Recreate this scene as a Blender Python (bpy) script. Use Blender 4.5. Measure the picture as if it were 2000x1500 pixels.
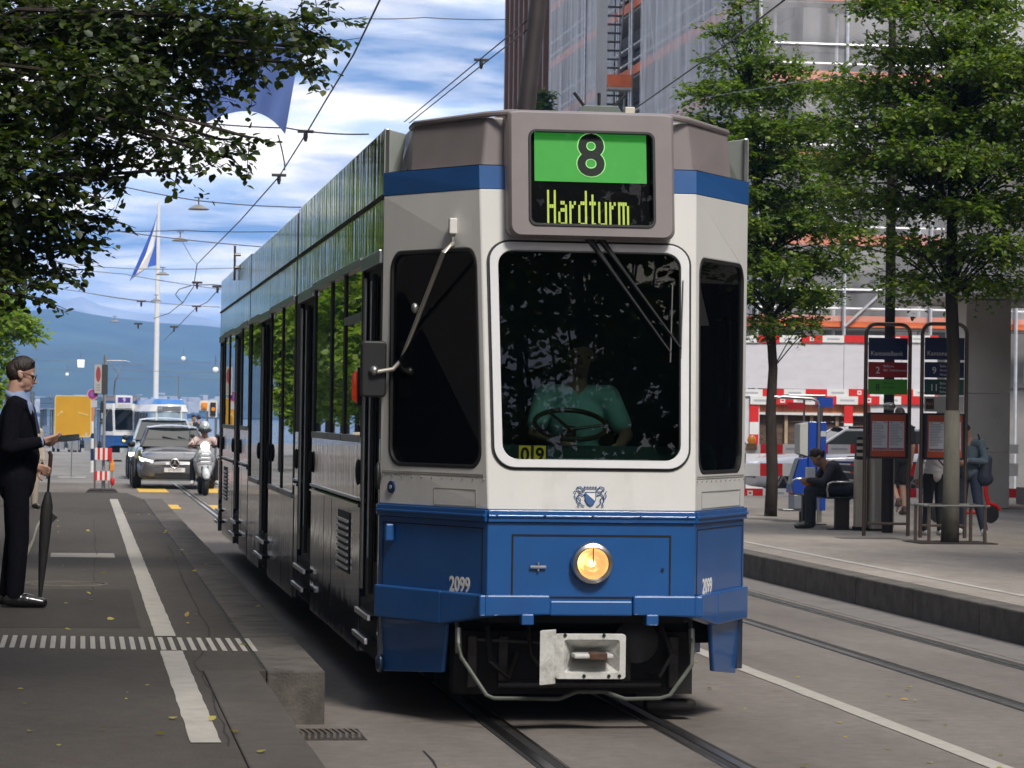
import bpy, bmesh, math, random
import numpy as np
from mathutils import Vector, Matrix, Quaternion, Euler
from mathutils.geometry import tessellate_polygon
random.seed(7); rng = np.random.default_rng(7)
for o in list(bpy.data.objects): bpy.data.objects.remove(o)
scene = bpy.context.scene
COL = scene.collection
rad = math.radians

# ------------------------------------------------------------------ camera
FPX, CAM_H, VPX, VPY, ROLL = 5800.0, 1.75, 158.0, 806.0, rad(0.8)
def _basis():
    x, y = VPX - 1000, VPY - 750
    cr, sr = math.cos(ROLL), math.sin(ROLL)
    xu, yu = cr * x + sr * y, -sr * x + cr * y
    psi, pit = math.atan2(-xu, FPX), math.atan(yu / FPX)
    for _ in range(20):
        f = Vector((math.sin(psi) * math.cos(pit), math.cos(psi) * math.cos(pit), math.sin(pit)))
        r = Vector((math.cos(psi), -math.sin(psi), 0)); u = r.cross(f)
        d = Vector((0, 1, 0))
        psi += (FPX * d.dot(r) / d.dot(f) - xu) / FPX
        pit += (yu + FPX * d.dot(u) / d.dot(f)) / FPX
    r2 = cr * r + sr * u
    return r2, r2.cross(f), f
CR, CU, CF = _basis()
CPOS = Vector((0, 0, CAM_H))
cam = bpy.data.cameras.new('camera'); cam.sensor_fit = 'HORIZONTAL'; cam.sensor_width = 36
cam.lens = 36 * FPX / 2000; cam.clip_start = 0.1; cam.clip_end = 40000
camo = bpy.data.objects.new('camera', cam); COL.objects.link(camo)
m = Matrix((CR, CU, -CF)).transposed().to_4x4(); m.translation = CPOS
camo.matrix_world = m
scene.camera = camo
cam.dof.use_dof = True; cam.dof.focus_distance = 17.5; cam.dof.aperture_fstop = 16
def at(px, py, Y=None, Z=None, X=None):
    """the point of the place seen at photo pixel (px,py) at street distance Y, height Z or lateral X"""
    d = CF + CR * ((px - 1000) / FPX) + CU * ((750 - py) / FPX)
    if Y is not None: t = Y / d.y
    elif Z is not None: t = (Z - CAM_H) / d.z
    else: t = X / d.x
    return CPOS + d * t

# ------------------------------------------------------------------ sky, sun, exposure
SUN_EL, SUN_AZ = rad(48), rad(163)      # azimuth measured from the street direction (+y) to the right
world = bpy.data.worlds.new('World'); scene.world = world; world.use_nodes = True
nt = world.node_tree; nt.nodes.clear()
def N(t, **k):
    n = nt.nodes.new(t)
    for a, b in k.items(): setattr(n, a, b)
    return n
L = lambda a, b: nt.links.new(a, b)
tc = N('ShaderNodeTexCoord'); sep = N('ShaderNodeSeparateXYZ'); L(tc.outputs['Generated'], sep.inputs[0])
zup = N('ShaderNodeMath', operation='MULTIPLY_ADD'); L(sep.outputs['Z'], zup.inputs[0]); zup.inputs[1].default_value = 1.0; zup.inputs[2].default_value = 0.30
cmb = N('ShaderNodeCombineXYZ'); L(sep.outputs['X'], cmb.inputs[0]); L(sep.outputs['Y'], cmb.inputs[1]); L(zup.outputs[0], cmb.inputs[2])
sky = N('ShaderNodeTexSky', sky_type='NISHITA', sun_disc=False); sky.sun_elevation = SUN_EL; sky.sun_rotation = SUN_AZ; sky.altitude = 400; sky.air_density = 1.0; sky.dust_density = 0.6; sky.ozone_density = 2.0
L(cmb.outputs[0], sky.inputs['Vector'])
skm = N('ShaderNodeMix', data_type='RGBA', blend_type='MULTIPLY'); skm.inputs['Factor'].default_value = 1
L(sky.outputs[0], skm.inputs['A']); skm.inputs['B'].default_value = (0.070, 0.066, 0.064, 1)
# clouds: banks stretched along the horizon, from the view direction flattened onto a cloud deck
den = N('ShaderNodeMath', operation='ADD'); L(sep.outputs['Z'], den.inputs[0]); den.inputs[1].default_value = 0.10
dx = N('ShaderNodeMath', operation='DIVIDE'); L(sep.outputs['X'], dx.inputs[0]); L(den.outputs[0], dx.inputs[1])
dy = N('ShaderNodeMath', operation='DIVIDE'); L(sep.outputs['Y'], dy.inputs[0]); L(den.outputs[0], dy.inputs[1])
cv = N('ShaderNodeCombineXYZ'); L(dx.outputs[0], cv.inputs[0]); L(dy.outputs[0], cv.inputs[1])
n1 = N('ShaderNodeTexNoise'); n1.inputs['Scale'].default_value = 1.35; n1.inputs['Detail'].default_value = 8; n1.inputs['Roughness'].default_value = 0.58; n1.inputs['Distortion'].default_value = 0.35
off = N('ShaderNodeVectorMath', operation='ADD'); L(cv.outputs[0], off.inputs[0]); off.inputs[1].default_value = (0.6, 4.2, 1.1)
L(off.outputs[0], n1.inputs['Vector'])
rmp = N('ShaderNodeValToRGB'); rmp.color_ramp.elements[0].position = 0.42; rmp.color_ramp.elements[1].position = 0.58
L(n1.outputs['Fac'], rmp.inputs[0])
n2 = N('ShaderNodeTexNoise'); n2.inputs['Scale'].default_value = 3.1; n2.inputs['Detail'].default_value = 5
L(off.outputs[0], n2.inputs['Vector'])
crp = N('ShaderNodeValToRGB'); crp.color_ramp.elements[0].position = 0.36; crp.color_ramp.elements[0].color = (0.33, 0.38, 0.47, 1); crp.color_ramp.elements[1].position = 0.56; crp.color_ramp.elements[1].color = (0.74, .665, 0.575, 1)
L(n2.outputs['Fac'], crp.inputs[0])
mx = N('ShaderNodeMix', data_type='RGBA'); L(rmp.outputs[0], mx.inputs['Factor']); L(skm.outputs['Result'], mx.inputs['A']); L(crp.outputs[0], mx.inputs['B'])
bg = N('ShaderNodeBackground'); bg.inputs['Strength'].default_value = 1.0; L(mx.outputs['Result'], bg.inputs['Color'])
wo = N('ShaderNodeOutputWorld'); L(bg.outputs[0], wo.inputs[0])
sl = bpy.data.lights.new('sun', 'SUN'); sl.energy = 1.2; sl.angle = rad(14.0); sl.color = (1.0, 0.95, 0.87)
so = bpy.data.objects.new('sun', sl); COL.objects.link(so)
sd = Vector((math.sin(SUN_AZ) * math.cos(SUN_EL), math.cos(SUN_AZ) * math.cos(SUN_EL), math.sin(SUN_EL)))
so.rotation_euler = sd.to_track_quat('Z', 'Y').to_euler(); so.location = (0, 0, 60)
vs = scene.view_settings; vs.view_transform = 'Standard'; vs.look = 'None'; vs.exposure = 1.55; vs.gamma = 1; vs.use_curve_mapping = False
scene.render.engine = 'CYCLES'
cy = scene.cycles; cy.use_denoising = True; cy.max_bounces = 8; cy.diffuse_bounces = 3; cy.glossy_bounces = 4; cy.transmission_bounces = 6; cy.transparent_max_bounces = 16; cy.volume_bounces = 1; cy.sample_clamp_indirect = 6; cy.caustics_reflective = False; cy.caustics_refractive = False

# ------------------------------------------------------------------ materials
MATS = {}
def mat(name, col=(.5, .5, .5), rough=.5, metal=0., coat=0., var=.10, scale=6., bump=0., bscale=40., emis=None, estr=0., stretch=(1, 1, 1), dirt=0., dcol=(.08, .07, .055), dscale=1.2, trans=0., spec=.5):
    if name in MATS: return MATS[name]
    M_ = bpy.data.materials.new(name); M_.use_nodes = True; t = M_.node_tree; nd = t.nodes; b = nd['Principled BSDF']
    def n(x): return nd.new(x)
    b.inputs['Roughness'].default_value = rough; b.inputs['Metallic'].default_value = metal
    b.inputs['Coat Weight'].default_value = coat; b.inputs['Coat Roughness'].default_value = 0.04
    b.inputs['Specular IOR Level'].default_value = spec
    c_ = n('ShaderNodeTexCoord'); mp = n('ShaderNodeMapping'); mp.inputs['Scale'].default_value = stretch
    t.links.new(c_.outputs['Object'], mp.inputs[0])
    out = None
    if var or dirt:
        ns = n('ShaderNodeTexNoise'); ns.inputs['Scale'].default_value = scale; ns.inputs['Detail'].default_value = 6; ns.inputs['Roughness'].default_value = .6
        t.links.new(mp.outputs[0], ns.inputs['Vector'])
        r = n('ShaderNodeValToRGB'); r.color_ramp.elements[0].position = .3; r.color_ramp.elements[1].position = .7
        r.color_ramp.elements[0].color = tuple(c * (1 - var) for c in col) + (1,); r.color_ramp.elements[1].color = tuple(min(1, c * (1 + var)) for c in col) + (1,)
        t.links.new(ns.outputs['Fac'], r.inputs[0]); out = r.outputs[0]
        if dirt:
            n2_ = n('ShaderNodeTexNoise'); n2_.inputs['Scale'].default_value = dscale; n2_.inputs['Detail'].default_value = 9; n2_.inputs['Roughness'].default_value = .7
            t.links.new(mp.outputs[0], n2_.inputs['Vector'])
            r2 = n('ShaderNodeValToRGB'); r2.color_ramp.elements[0].position = .52; r2.color_ramp.elements[1].position = .75
            r2.color_ramp.elements[0].color = (0, 0, 0, 1); r2.color_ramp.elements[1].color = (dirt,) * 3 + (1,)
            t.links.new(n2_.outputs['Fac'], r2.inputs[0])
            x_ = n('ShaderNodeMix'); x_.data_type = 'RGBA'; t.links.new(r2.outputs[0], x_.inputs['Factor']); t.links.new(out, x_.inputs['A']); x_.inputs['B'].default_value = tuple(dcol) + (1,)
            out = x_.outputs['Result']
        t.links.new(out, b.inputs['Base Color'])
    else: b.inputs['Base Color'].default_value = tuple(col) + (1,)
    if bump:
        nb = n('ShaderNodeTexNoise'); nb.inputs['Scale'].default_value = bscale; nb.inputs['Detail'].default_value = 4
        t.links.new(mp.outputs[0], nb.inputs['Vector']); bp = n('ShaderNodeBump'); bp.inputs['Strength'].default_value = bump; bp.inputs['Distance'].default_value = .02
        t.links.new(nb.outputs['Fac'], bp.inputs['Height']); t.links.new(bp.outputs[0], b.inputs['Normal'])
        if coat: t.links.new(bp.outputs[0], b.inputs['Coat Normal'])
    if emis: b.inputs['Emission Color'].default_value = tuple(emis) + (1,); b.inputs['Emission Strength'].default_value = estr
    if trans: b.inputs['Transmission Weight'].default_value = trans
    MATS[name] = M_; return M_
def glass_mat(name, tint=(.5, .55, .55), ior=1.5, rough=0.0, base=None):
    """thin tinted pane: Fresnel mix of a mirror reflection and a tinted see-through"""
    M_ = bpy.data.materials.new(name); M_.use_nodes = True; t = M_.node_tree; nd = t.nodes; nd.clear()
    o = nd.new('ShaderNodeOutputMaterial'); mxn = nd.new('ShaderNodeMixShader'); fr = nd.new('ShaderNodeFresnel'); fr.inputs[0].default_value = ior
    tr = nd.new('ShaderNodeBsdfTransparent'); tr.inputs[0].default_value = tuple(tint) + (1,); gl = nd.new('ShaderNodeBsdfGlossy'); gl.inputs['Roughness'].default_value = rough
    t.links.new(fr.outputs[0], mxn.inputs[0]); t.links.new(tr.outputs[0], mxn.inputs[1]); t.links.new(gl.outputs[0], mxn.inputs[2]); t.links.new(mxn.outputs[0], o.inputs[0])
    MATS[name] = M_; return M_
def leaf_mat(name, c0, c1, c2, tr=.45):
    M_ = bpy.data.materials.new(name); M_.use_nodes = True; t = M_.node_tree; nd = t.nodes; nd.clear()
    o = nd.new('ShaderNodeOutputMaterial'); g = nd.new('ShaderNodeNewGeometry'); r = nd.new('ShaderNodeValToRGB')
    r.color_ramp.elements[0].color = c0 + (1,); r.color_ramp.elements[1].color = c2 + (1,); e = r.color_ramp.elements.new(.6); e.color = c1 + (1,)
    t.links.new(g.outputs['Random Per Island'], r.inputs[0])
    d = nd.new('ShaderNodeBsdfDiffuse'); tl = nd.new('ShaderNodeBsdfTranslucent'); gl = nd.new('ShaderNodeBsdfGlossy'); gl.inputs['Roughness'].default_value = .5
    gl.inputs['Color'].default_value = (1, 1, 1, 1)
    hs = nd.new('ShaderNodeMix'); hs.data_type = 'RGBA'; hs.blend_type = 'MULTIPLY'; hs.inputs['Factor'].default_value = 1; hs.inputs['B'].default_value = (1.5, 1.6, .5, 1)
    t.links.new(r.outputs[0], hs.inputs['A'])
    t.links.new(r.outputs[0], d.inputs[0]); t.links.new(hs.outputs['Result'], tl.inputs[0])
    a = nd.new('ShaderNodeMixShader'); a.inputs[0].default_value = tr; t.links.new(d.outputs[0], a.inputs[1]); t.links.new(tl.outputs[0], a.inputs[2])
    b = nd.new('ShaderNodeMixShader'); b.inputs[0].default_value = .035; t.links.new(a.outputs[0], b.inputs[1]); t.links.new(gl.outputs[0], b.inputs[2])
    t.links.new(b.outputs[0], o.inputs[0]); MATS[name] = M_; return M_

# ------------------------------------------------------------------ mesh helpers
class MB:
    def __init__(s): s.v = []; s.f = []; s.mi = []; s.cur = 0
    def add(s, vs, fs, M=None):
        k = len(s.v)
        s.v += [tuple(M @ Vector(p)) if M is not None else tuple(p) for p in vs]
        s.f += [tuple(i + k for i in f) for f in fs]; s.mi += [s.cur] * len(fs); return s
    def quad(s, a, b, c, d): return s.add([a, b, c, d], [(0, 1, 2, 3)])
    def poly(s, pts): return s.add(pts, [tuple(range(len(pts)))])
    def box(s, x0, x1, y0, y1, z0, z1, M=None):
        v = [(x, y, z) for z in (z0, z1) for y in (y0, y1) for x in (x0, x1)]
        return s.add(v, [(0, 2, 3, 1), (4, 5, 7, 6), (0, 1, 5, 4), (2, 6, 7, 3), (0, 4, 6, 2), (1, 3, 7, 5)], M)
    def prism(s, poly, a, b, ax=2, M=None):
        """closed polygon extruded from a to b along axis ax (0: poly is (y,z); 1: (x,z); 2: (x,y))"""
        def P(p, h): return {0: (h, p[0], p[1]), 1: (p[0], h, p[1]), 2: (p[0], p[1], h)}[ax]
        n = len(poly); v = [P(p, a) for p in poly] + [P(p, b) for p in poly]
        f = [tuple(range(n))[::-1], tuple(range(n, 2 * n))] + [(i, (i + 1) % n, n + (i + 1) % n, n + i) for i in range(n)]
        return s.add(v, f, M)
    def tube(s, pts, r, n=8, M=None, closed=False, caps=True, up=None):
        pts = [Vector(p) for p in pts]; m = len(pts); R_ = r if isinstance(r, (list, tuple)) else [r] * m
        v = []; f = []; prev = None
        for i, p in enumerate(pts):
            if closed: d = pts[(i + 1) % m] - pts[i - 1]
            else: d = pts[min(i + 1, m - 1)] - pts[max(i - 1, 0)]
            if d.length < 1e-9: d = Vector((0, 0, 1))
            d.normalize()
            if prev is None:
                a = d.orthogonal().normalized() if up is None else (Vector(up) - d * d.dot(Vector(up))).normalized()
            else:
                a = prev - d * prev.dot(d); a = a.normalized() if a.length > 1e-6 else d.orthogonal().normalized()
            prev = a; b = d.cross(a)
            for k in range(n):
                t = 2 * math.pi * (k + .5) / n
                v.append(p + (a * math.cos(t) + b * math.sin(t)) * R_[i])
        for i in range(m if closed else m - 1):
            for k in range(n):
                f.append((i * n + k, i * n + (k + 1) % n, ((i + 1) % m) * n + (k + 1) % n, ((i + 1) % m) * n + k))
        if caps and not closed:
            f.append(tuple(range(n))[::-1]); f.append(tuple(range((m - 1) * n, m * n)))
        return s.add(v, f, M)
    def cyl(s, p0, p1, r, n=16, r1=None, M=None): return s.tube([p0, p1], [r, r if r1 is None else r1], n, M)
    def lathe(s, prof, n=24, M=None):
        v = []; f = []
        for r, z in prof:
            for k in range(n): v.append((r * math.cos(2 * math.pi * k / n), r * math.sin(2 * math.pi * k / n), z))
        for i in range(len(prof) - 1):
            for k in range(n): f.append((i * n + k, i * n + (k + 1) % n, (i + 1) * n + (k + 1) % n, (i + 1) * n + k))
        f.append(tuple(range(n))[::-1]); f.append(tuple(range((len(prof) - 1) * n, len(prof) * n)))
        return s.add(v, f, M)
    def ell(s, c, r, M=None, n=14, m=9):
        v = []; f = []
        for i in range(m + 1):
            a = math.pi * i / m
            for k in range(n):
                t = 2 * math.pi * k / n; v.append((c[0] + r[0] * math.sin(a) * math.cos(t), c[1] + r[1] * math.sin(a) * math.sin(t), c[2] - r[2] * math.cos(a)))
        for i in range(m):
            for k in range(n): f.append((i * n + k, i * n + (k + 1) % n, (i + 1) * n + (k + 1) % n, (i + 1) * n + k))
        return s.add(v, f, M)
    def plate(s, outer, holes, fn, th=0.):
        """flat panel with holes; fn(a,b,depth) maps panel coordinates to space"""
        loops = [outer] + list(holes); flat = [p for l in loops for p in l]
        tri = tessellate_polygon([[Vector((p[0], p[1], 0)) for p in l] for l in loops])
        n = len(flat); v = [fn(p[0], p[1], 0) for p in flat]; f = [tuple(t_) for t_ in tri]
        if th:
            v += [fn(p[0], p[1], th) for p in flat]; f += [tuple(i + n for i in t_)[::-1] for t_ in tri]
            k = 0
            for l in loops:
                q = len(l)
                for i in range(q): f.append((k + i, k + (i + 1) % q, n + k + (i + 1) % q, n + k + i))
                k += q
        return s.add(v, f)
    def mesh(s, name):
        me = bpy.data.meshes.new(name); me.from_pydata([tuple(p) for p in s.v], [], s.f); me.update(); return me
    def build(s, name, m, parent=None, smooth=False, bevel=0., seg=2, fix=True, loc=None):
        me = s.mesh(name)
        for mm in (m if isinstance(m, (list, tuple)) else [m]): me.materials.append(mm)
        if isinstance(m, (list, tuple)): me.polygons.foreach_set('material_index', s.mi)
        if fix:
            bm = bmesh.new(); bm.from_mesh(me); bmesh.ops.remove_doubles(bm, verts=bm.verts, dist=1e-5); bmesh.ops.recalc_face_normals(bm, faces=bm.faces); bm.to_mesh(me); bm.free()
        return link(name, me, parent, smooth, bevel, seg, loc)
def link(name, me, parent=None, smooth=False, bevel=0., seg=2, loc=None):
    o = bpy.data.objects.new(name, me); COL.objects.link(o)
    if parent is not None: o.parent = parent
    if loc is not None: o.location = loc
    if smooth:
        me.polygons.foreach_set('use_smooth', [True] * len(me.polygons))
        if smooth != 2:
            try: me.set_sharp_from_angle(angle=rad(40))
            except Exception: pass
    if bevel:
        b = o.modifiers.new('bevel', 'BEVEL'); b.width = bevel; b.segments = seg; b.limit_method = 'ANGLE'; b.angle_limit = rad(35)
    return o
def tag(o, label=None, cat=None, group=None, kind=None):
    for k, v in (('label', label), ('category', cat), ('group', group), ('kind', kind)):
        if v: o[k] = v
    return o
def thing(name, label, cat, loc=(0, 0, 0), rz=0., group=None):
    o = bpy.data.objects.new(name, None); COL.objects.link(o); o.location = loc; o.rotation_euler = (0, 0, rz); o.empty_display_size = .1
    return tag(o, label, cat, group)
def copy_tree(o, parent=None, skip=()):
    c = o.copy(); COL.objects.link(c); c.parent = parent
    for ch in list(o.children):
        if ch.name.split('.')[0] not in skip: copy_tree(ch, c, skip)
    return c
def rrect(x0, x1, y0, y1, r, n=6):
    out = []
    for cx, cy_, a0 in ((x1 - r, y1 - r, 0), (x0 + r, y1 - r, 90), (x0 + r, y0 + r, 180), (x1 - r, y0 + r, 270)):
        for k in range(n + 1):
            a = rad(a0 + 90 * k / n); out.append((cx + r * math.cos(a), cy_ + r * math.sin(a)))
    return out
def frame_m(o, x, y):
    """matrix whose local x,y axes run along x,y from point o"""
    x = Vector(x).normalized(); y = Vector(y); y = (y - x * y.dot(x)).normalized(); z = x.cross(y)
    m_ = Matrix((x, y, z)).transposed().to_4x4(); m_.translation = Vector(o); return m_
def text(name, s, size, M_, m, parent=None, sx=1., bold=0., extrude=.0008, align='CENTER'):
    cu = bpy.data.curves.new(name, 'FONT'); cu.body = s; cu.size = size; cu.align_x = align; cu.align_y = 'CENTER'; cu.extrude = extrude; cu.offset = bold; cu.resolution_u = 4
    o = bpy.data.objects.new(name, cu); COL.objects.link(o)
    dg = bpy.context.evaluated_depsgraph_get(); me = bpy.data.meshes.new_from_object(o.evaluated_get(dg)); bpy.data.objects.remove(o); bpy.data.curves.remove(cu)
    me.materials.clear(); me.materials.append(m); me.transform(M_ @ Matrix.Diagonal((sx, 1, 1, 1)))
    return link(name, me, parent)
def blob(name, prims, vox, m, parent=None, smooth=5, post=None):
    """one continuous organic surface grown over tapered limbs ('C') and ellipsoids ('E')"""
    b = MB()
    for p in prims:
        if p[0] == 'C':
            _, p0, r0, p1, r1 = p; p0 = Vector(p0); p1 = Vector(p1); d = p1 - p0; ln = max(d.length, 1e-5); d.normalize(); a = d.orthogonal().normalized(); c = d.cross(a)
            pts = []; rs = []
            for k in range(1, 6): t = -math.pi / 2 + math.pi / 2 * k / 5; pts.append(p0 + d * (math.sin(t) * r0)); rs.append(r0 * max(.02, math.cos(t)))
            for k in range(0, 5): t = math.pi / 2 * k / 5; pts.append(p1 + d * (math.sin(t) * r1)); rs.append(r1 * math.cos(t))
            b.tube(pts, rs, 14)
        else:
            c, r = p[1], p[2]; q = p[3] if len(p) > 3 else (0, 0, 0)
            b.ell((0, 0, 0), r, Matrix.Translation(Vector(c)) @ Euler(q).to_matrix().to_4x4(), 18, 12)
    me = b.mesh(name); bm = bmesh.new(); bm.from_mesh(me); bmesh.ops.remove_doubles(bm, verts=bm.verts, dist=1e-5); bmesh.ops.recalc_face_normals(bm, faces=bm.faces); bm.to_mesh(me); bm.free()
    o = bpy.data.objects.new(name, me); COL.objects.link(o)
    r = o.modifiers.new('r', 'REMESH'); r.mode = 'VOXEL'; r.voxel_size = vox; r.use_smooth_shade = True
    s_ = o.modifiers.new('s', 'SMOOTH'); s_.factor = .5; s_.iterations = smooth
    dg = bpy.context.evaluated_depsgraph_get(); me2 = bpy.data.meshes.new_from_object(o.evaluated_get(dg)); bpy.data.objects.remove(o)
    me2.materials.clear(); me2.materials.append(m)
    if post: post(me2)
    return link(name, me2, parent, smooth=2)
QZ = -.75                                # the quay beyond the square lies a little lower
# ------------------------------------------------------------------ setting: ground, road, platforms, rails
def asphalt(name, c, speck=.35, patch=.25, tracks=0.):
    M_ = bpy.data.materials.new(name); M_.use_nodes = True; t = M_.node_tree; nd = t.nodes; b = nd['Principled BSDF']; b.inputs['Roughness'].default_value = .82; b.inputs['Specular IOR Level'].default_value = .35
    tcn = nd.new('ShaderNodeTexCoord')
    def noise(sc, det=5, st=(1, 1, 1)):
        mp = nd.new('ShaderNodeMapping'); mp.inputs['Scale'].default_value = st; t.links.new(tcn.outputs['Object'], mp.inputs[0])
        n_ = nd.new('ShaderNodeTexNoise'); n_.inputs['Scale'].default_value = sc; n_.inputs['Detail'].default_value = det; n_.inputs['Roughness'].default_value = .65; t.links.new(mp.outputs[0], n_.inputs['Vector']); return n_.outputs['Fac']
    def ramp(fac, p0, c0, p1, c1):
        r = nd.new('ShaderNodeValToRGB'); r.color_ramp.elements[0].position = p0; r.color_ramp.elements[0].color = c0 + (1,); r.color_ramp.elements[1].position = p1; r.color_ramp.elements[1].color = c1 + (1,); t.links.new(fac, r.inputs[0]); return r.outputs[0]
    def mul(a, b_):
        x = nd.new('ShaderNodeMix'); x.data_type = 'RGBA'; x.blend_type = 'MULTIPLY'; x.inputs['Factor'].default_value = 1; t.links.new(a, x.inputs['A']); t.links.new(b_, x.inputs['B']); return x.outputs['Result']
    g = lambda v: (v, v, v)
    base = ramp(noise(.7, 7, (1, .35, 1)), .3, tuple(x * (1 - patch) for x in c), .7, tuple(x * (1 + patch) for x in c))
    base = mul(base, ramp(noise(160, 2), .35, g(1 - speck), .68, g(1 + speck)))
    base = mul(base, ramp(noise(9, 8), .30, g(.80), .62, g(1.06)))
    base = mul(base, ramp(noise(2.3, 9, (1.0, 1.6, 1)), .26, g(.62), .40, g(1.0)))
    t.links.new(base, b.inputs['Base Color'])
    bp = nd.new('ShaderNodeBump'); bp.inputs['Strength'].default_value = .5; bp.inputs['Distance'].default_value = .006; t.links.new(noise(140, 3), bp.inputs['Height']); t.links.new(bp.outputs[0], b.inputs['Normal'])
    MATS[name] = M_; return M_
m_road = asphalt('asphalt_road', (.185, .162, .143)); m_pave = asphalt('asphalt_pavement', (.068, .058, .048)); m_pave2 = asphalt('asphalt_platform', (.30, .265, .23), .22)
m_far = asphalt('asphalt_square', (.24, .23, .22), .2)
m_conc = mat('kerb_concrete', (.115, .102, .088), .9, var=.3, scale=5, bump=.35, bscale=60, dirt=.85, dcol=(.035, .032, .027), dscale=3.0)
m_nkerb = asphalt('asphalt_kerb', (.085, .074, .063), .3)
m_white = mat('road_paint_white', (.40, .375, .33), .7, var=.12, scale=9, dirt=.55, dcol=(.26, .24, .21), dscale=5, bump=.25, bscale=90)
m_yellow = mat('road_paint_yellow', (.75, .45, .05), .7, var=.12, dirt=.5, dcol=(.3, .24, .15), dscale=6)
m_rail = mat('rail_steel', (.30, .29, .28), .28, 1., var=.2, scale=12); m_groove = mat('rail_groove', (.018, .016, .014), .7, var=.3)
m_iron = mat('cast_iron', (.06, .05, .045), .55, .6, var=.3, scale=20)

ground = tag(MB().box(-3000, 3000, -400, 9500, -1.6, -1.15).build('ground', mat('far_ground', (.13, .14, .12), .9, var=.2, scale=.01)), kind='structure')
# the road sheet with the near asphalt, and the sunlit square beyond
road = tag(MB().box(-30, 40, -60, 133, -.5, 0).build('road', m_road), kind='structure')
def strip(parent, name, x0, x1, y0, y1, z, m, seg=0, wob=0., th=.004):
    b = MB()
    n = max(1, seg); ys = [y0 + (y1 - y0) * i / n for i in range(n + 1)]
    L_ = [(x0 + random.uniform(-wob, wob), y) for y in ys]; R_ = [(x1 + random.uniform(-wob, wob), y) for y in ys]
    for i in range(n):
        b.quad((*L_[i], z), (*R_[i], z), (*R_[i + 1], z), (*L_[i + 1], z))
    return b.build(name, m, parent)
# tram rails: two tracks, each grooved rail = running head, groove, guard lip
def rail(xc, inner, y0, y1):
    b = MB(); s = inner    # s=+1: gauge side towards +x
    b.box(xc - .030, xc + .030, y0, y1, -.05, .006)
    o = b.build('rail', m_rail, road, bevel=.004)
    g = MB(); g.box(min(xc + s * .032, xc + s * .085), max(xc + s * .032, xc + s * .085), y0, y1, -.04, .003); g.build('rail_groove', m_groove, road)
    l = MB(); l.box(min(xc + s * .086, xc + s * .105), max(xc + s * .086, xc + s * .105), y0, y1, -.05, .0055); l.build('rail_lip', m_rail, road)
    j = MB(); j.box(min(xc - s * .032, xc - s * .060), max(xc - s * .032, xc - s * .060), y0, y1, -.04, .0035); j.build('rail_joint_seal', m_groove, road)
for xc in (2.85, 6.30):
    rail(xc - .5, +1, -8, 132); rail(xc + .5, -1, -8, 132)
# a drain slot across the track under the tram front
MB().box(2.46, 3.24, 16.62, 16.70, -.03, .004).build('rail_drain', m_iron, road)
strip(road, 'painted_line', 4.62, 4.745, 6, 60, .004, m_white, 90, .006)
# zebra blocks at the far crossing
for x0, x1, y0, y1 in ((1.30, 1.98, 66.5, 70.5), (2.72, 3.40, 66.5, 70.5), (1.52, 1.86, 55.0, 57.5), (2.45, 2.85, 55.0, 57.5), (.95, 1.5, 108, 112), (2.2, 2.7, 108, 112), (3.0, 3.7, 108, 112)):
    strip(road, 'yellow_crossing_block', x0, x1, y0, y1, .004, m_yellow, 6, .015)

# left platform (the pavement the man stands on)
ZP = .305
plat = tag(MB().prism([(-16, -30), (.70, -30), (.70, 16.85), (1.06, 16.85), (1.06, 50.5), (.85, 54.5), (-16, 54.5)], -.3, ZP - .003).build('pavement', m_pave), kind='structure')
rb = MB(); rb.add([(-16, 54.5, ZP - .003), (.85, 54.5, ZP - .003), (.95, 58, .006), (-16, 58, .006), (-16, 58, -.3), (.95, 58, -.3), (-16, 54.5, -.3), (.85, 54.5, -.3)], [(0, 1, 2, 3), (3, 2, 5, 4), (1, 7, 5, 2), (0, 3, 4, 6)]); rb.build('ramp', m_pave2, plat)
y = 16.85; k = 0
while y < 50.4:
    ln = 1.0; b = MB(); b.box(1.066, 1.395 + random.uniform(-.003, .003), y + (.004 if k else 0), y + ln - .004, -.25, ZP + random.uniform(-.0015, .0015)); b.build('kerbstone', m_conc, plat, bevel=.012); y += ln; k += 1
y = -3.0
while y < 16.6:
    b = MB(); b.box(.706, 1.02 + random.uniform(-.004, .004), y + .003, min(y + 1.0, 16.845) - .003, -.25, ZP + random.uniform(-.0015, .0015)); b.build('kerbstone', m_nkerb, plat, bevel=.010); y += 1.0
strip(plat, 'painted_line', .50, .635, 19.45, 50.4, ZP + .001, m_white, 120, .003)
strip(plat, 'painted_line', .50, .635, 13.15, 18.25, ZP + .001, m_white, 40, .003)
b0 = MB(); b0.box(-.016, .016, -.5, .5, 0, .006); bar_me = b0.mesh('tactile_bar'); bar_me.materials.append(m_white)
for i in range(34):
    x = -.95 + i * .0615
    if x > 1.10: break
    link('tactile_bar', bar_me, plat, bevel=.003, loc=(x, 18.95 - (x + .5) * .14, ZP - .002))
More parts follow.
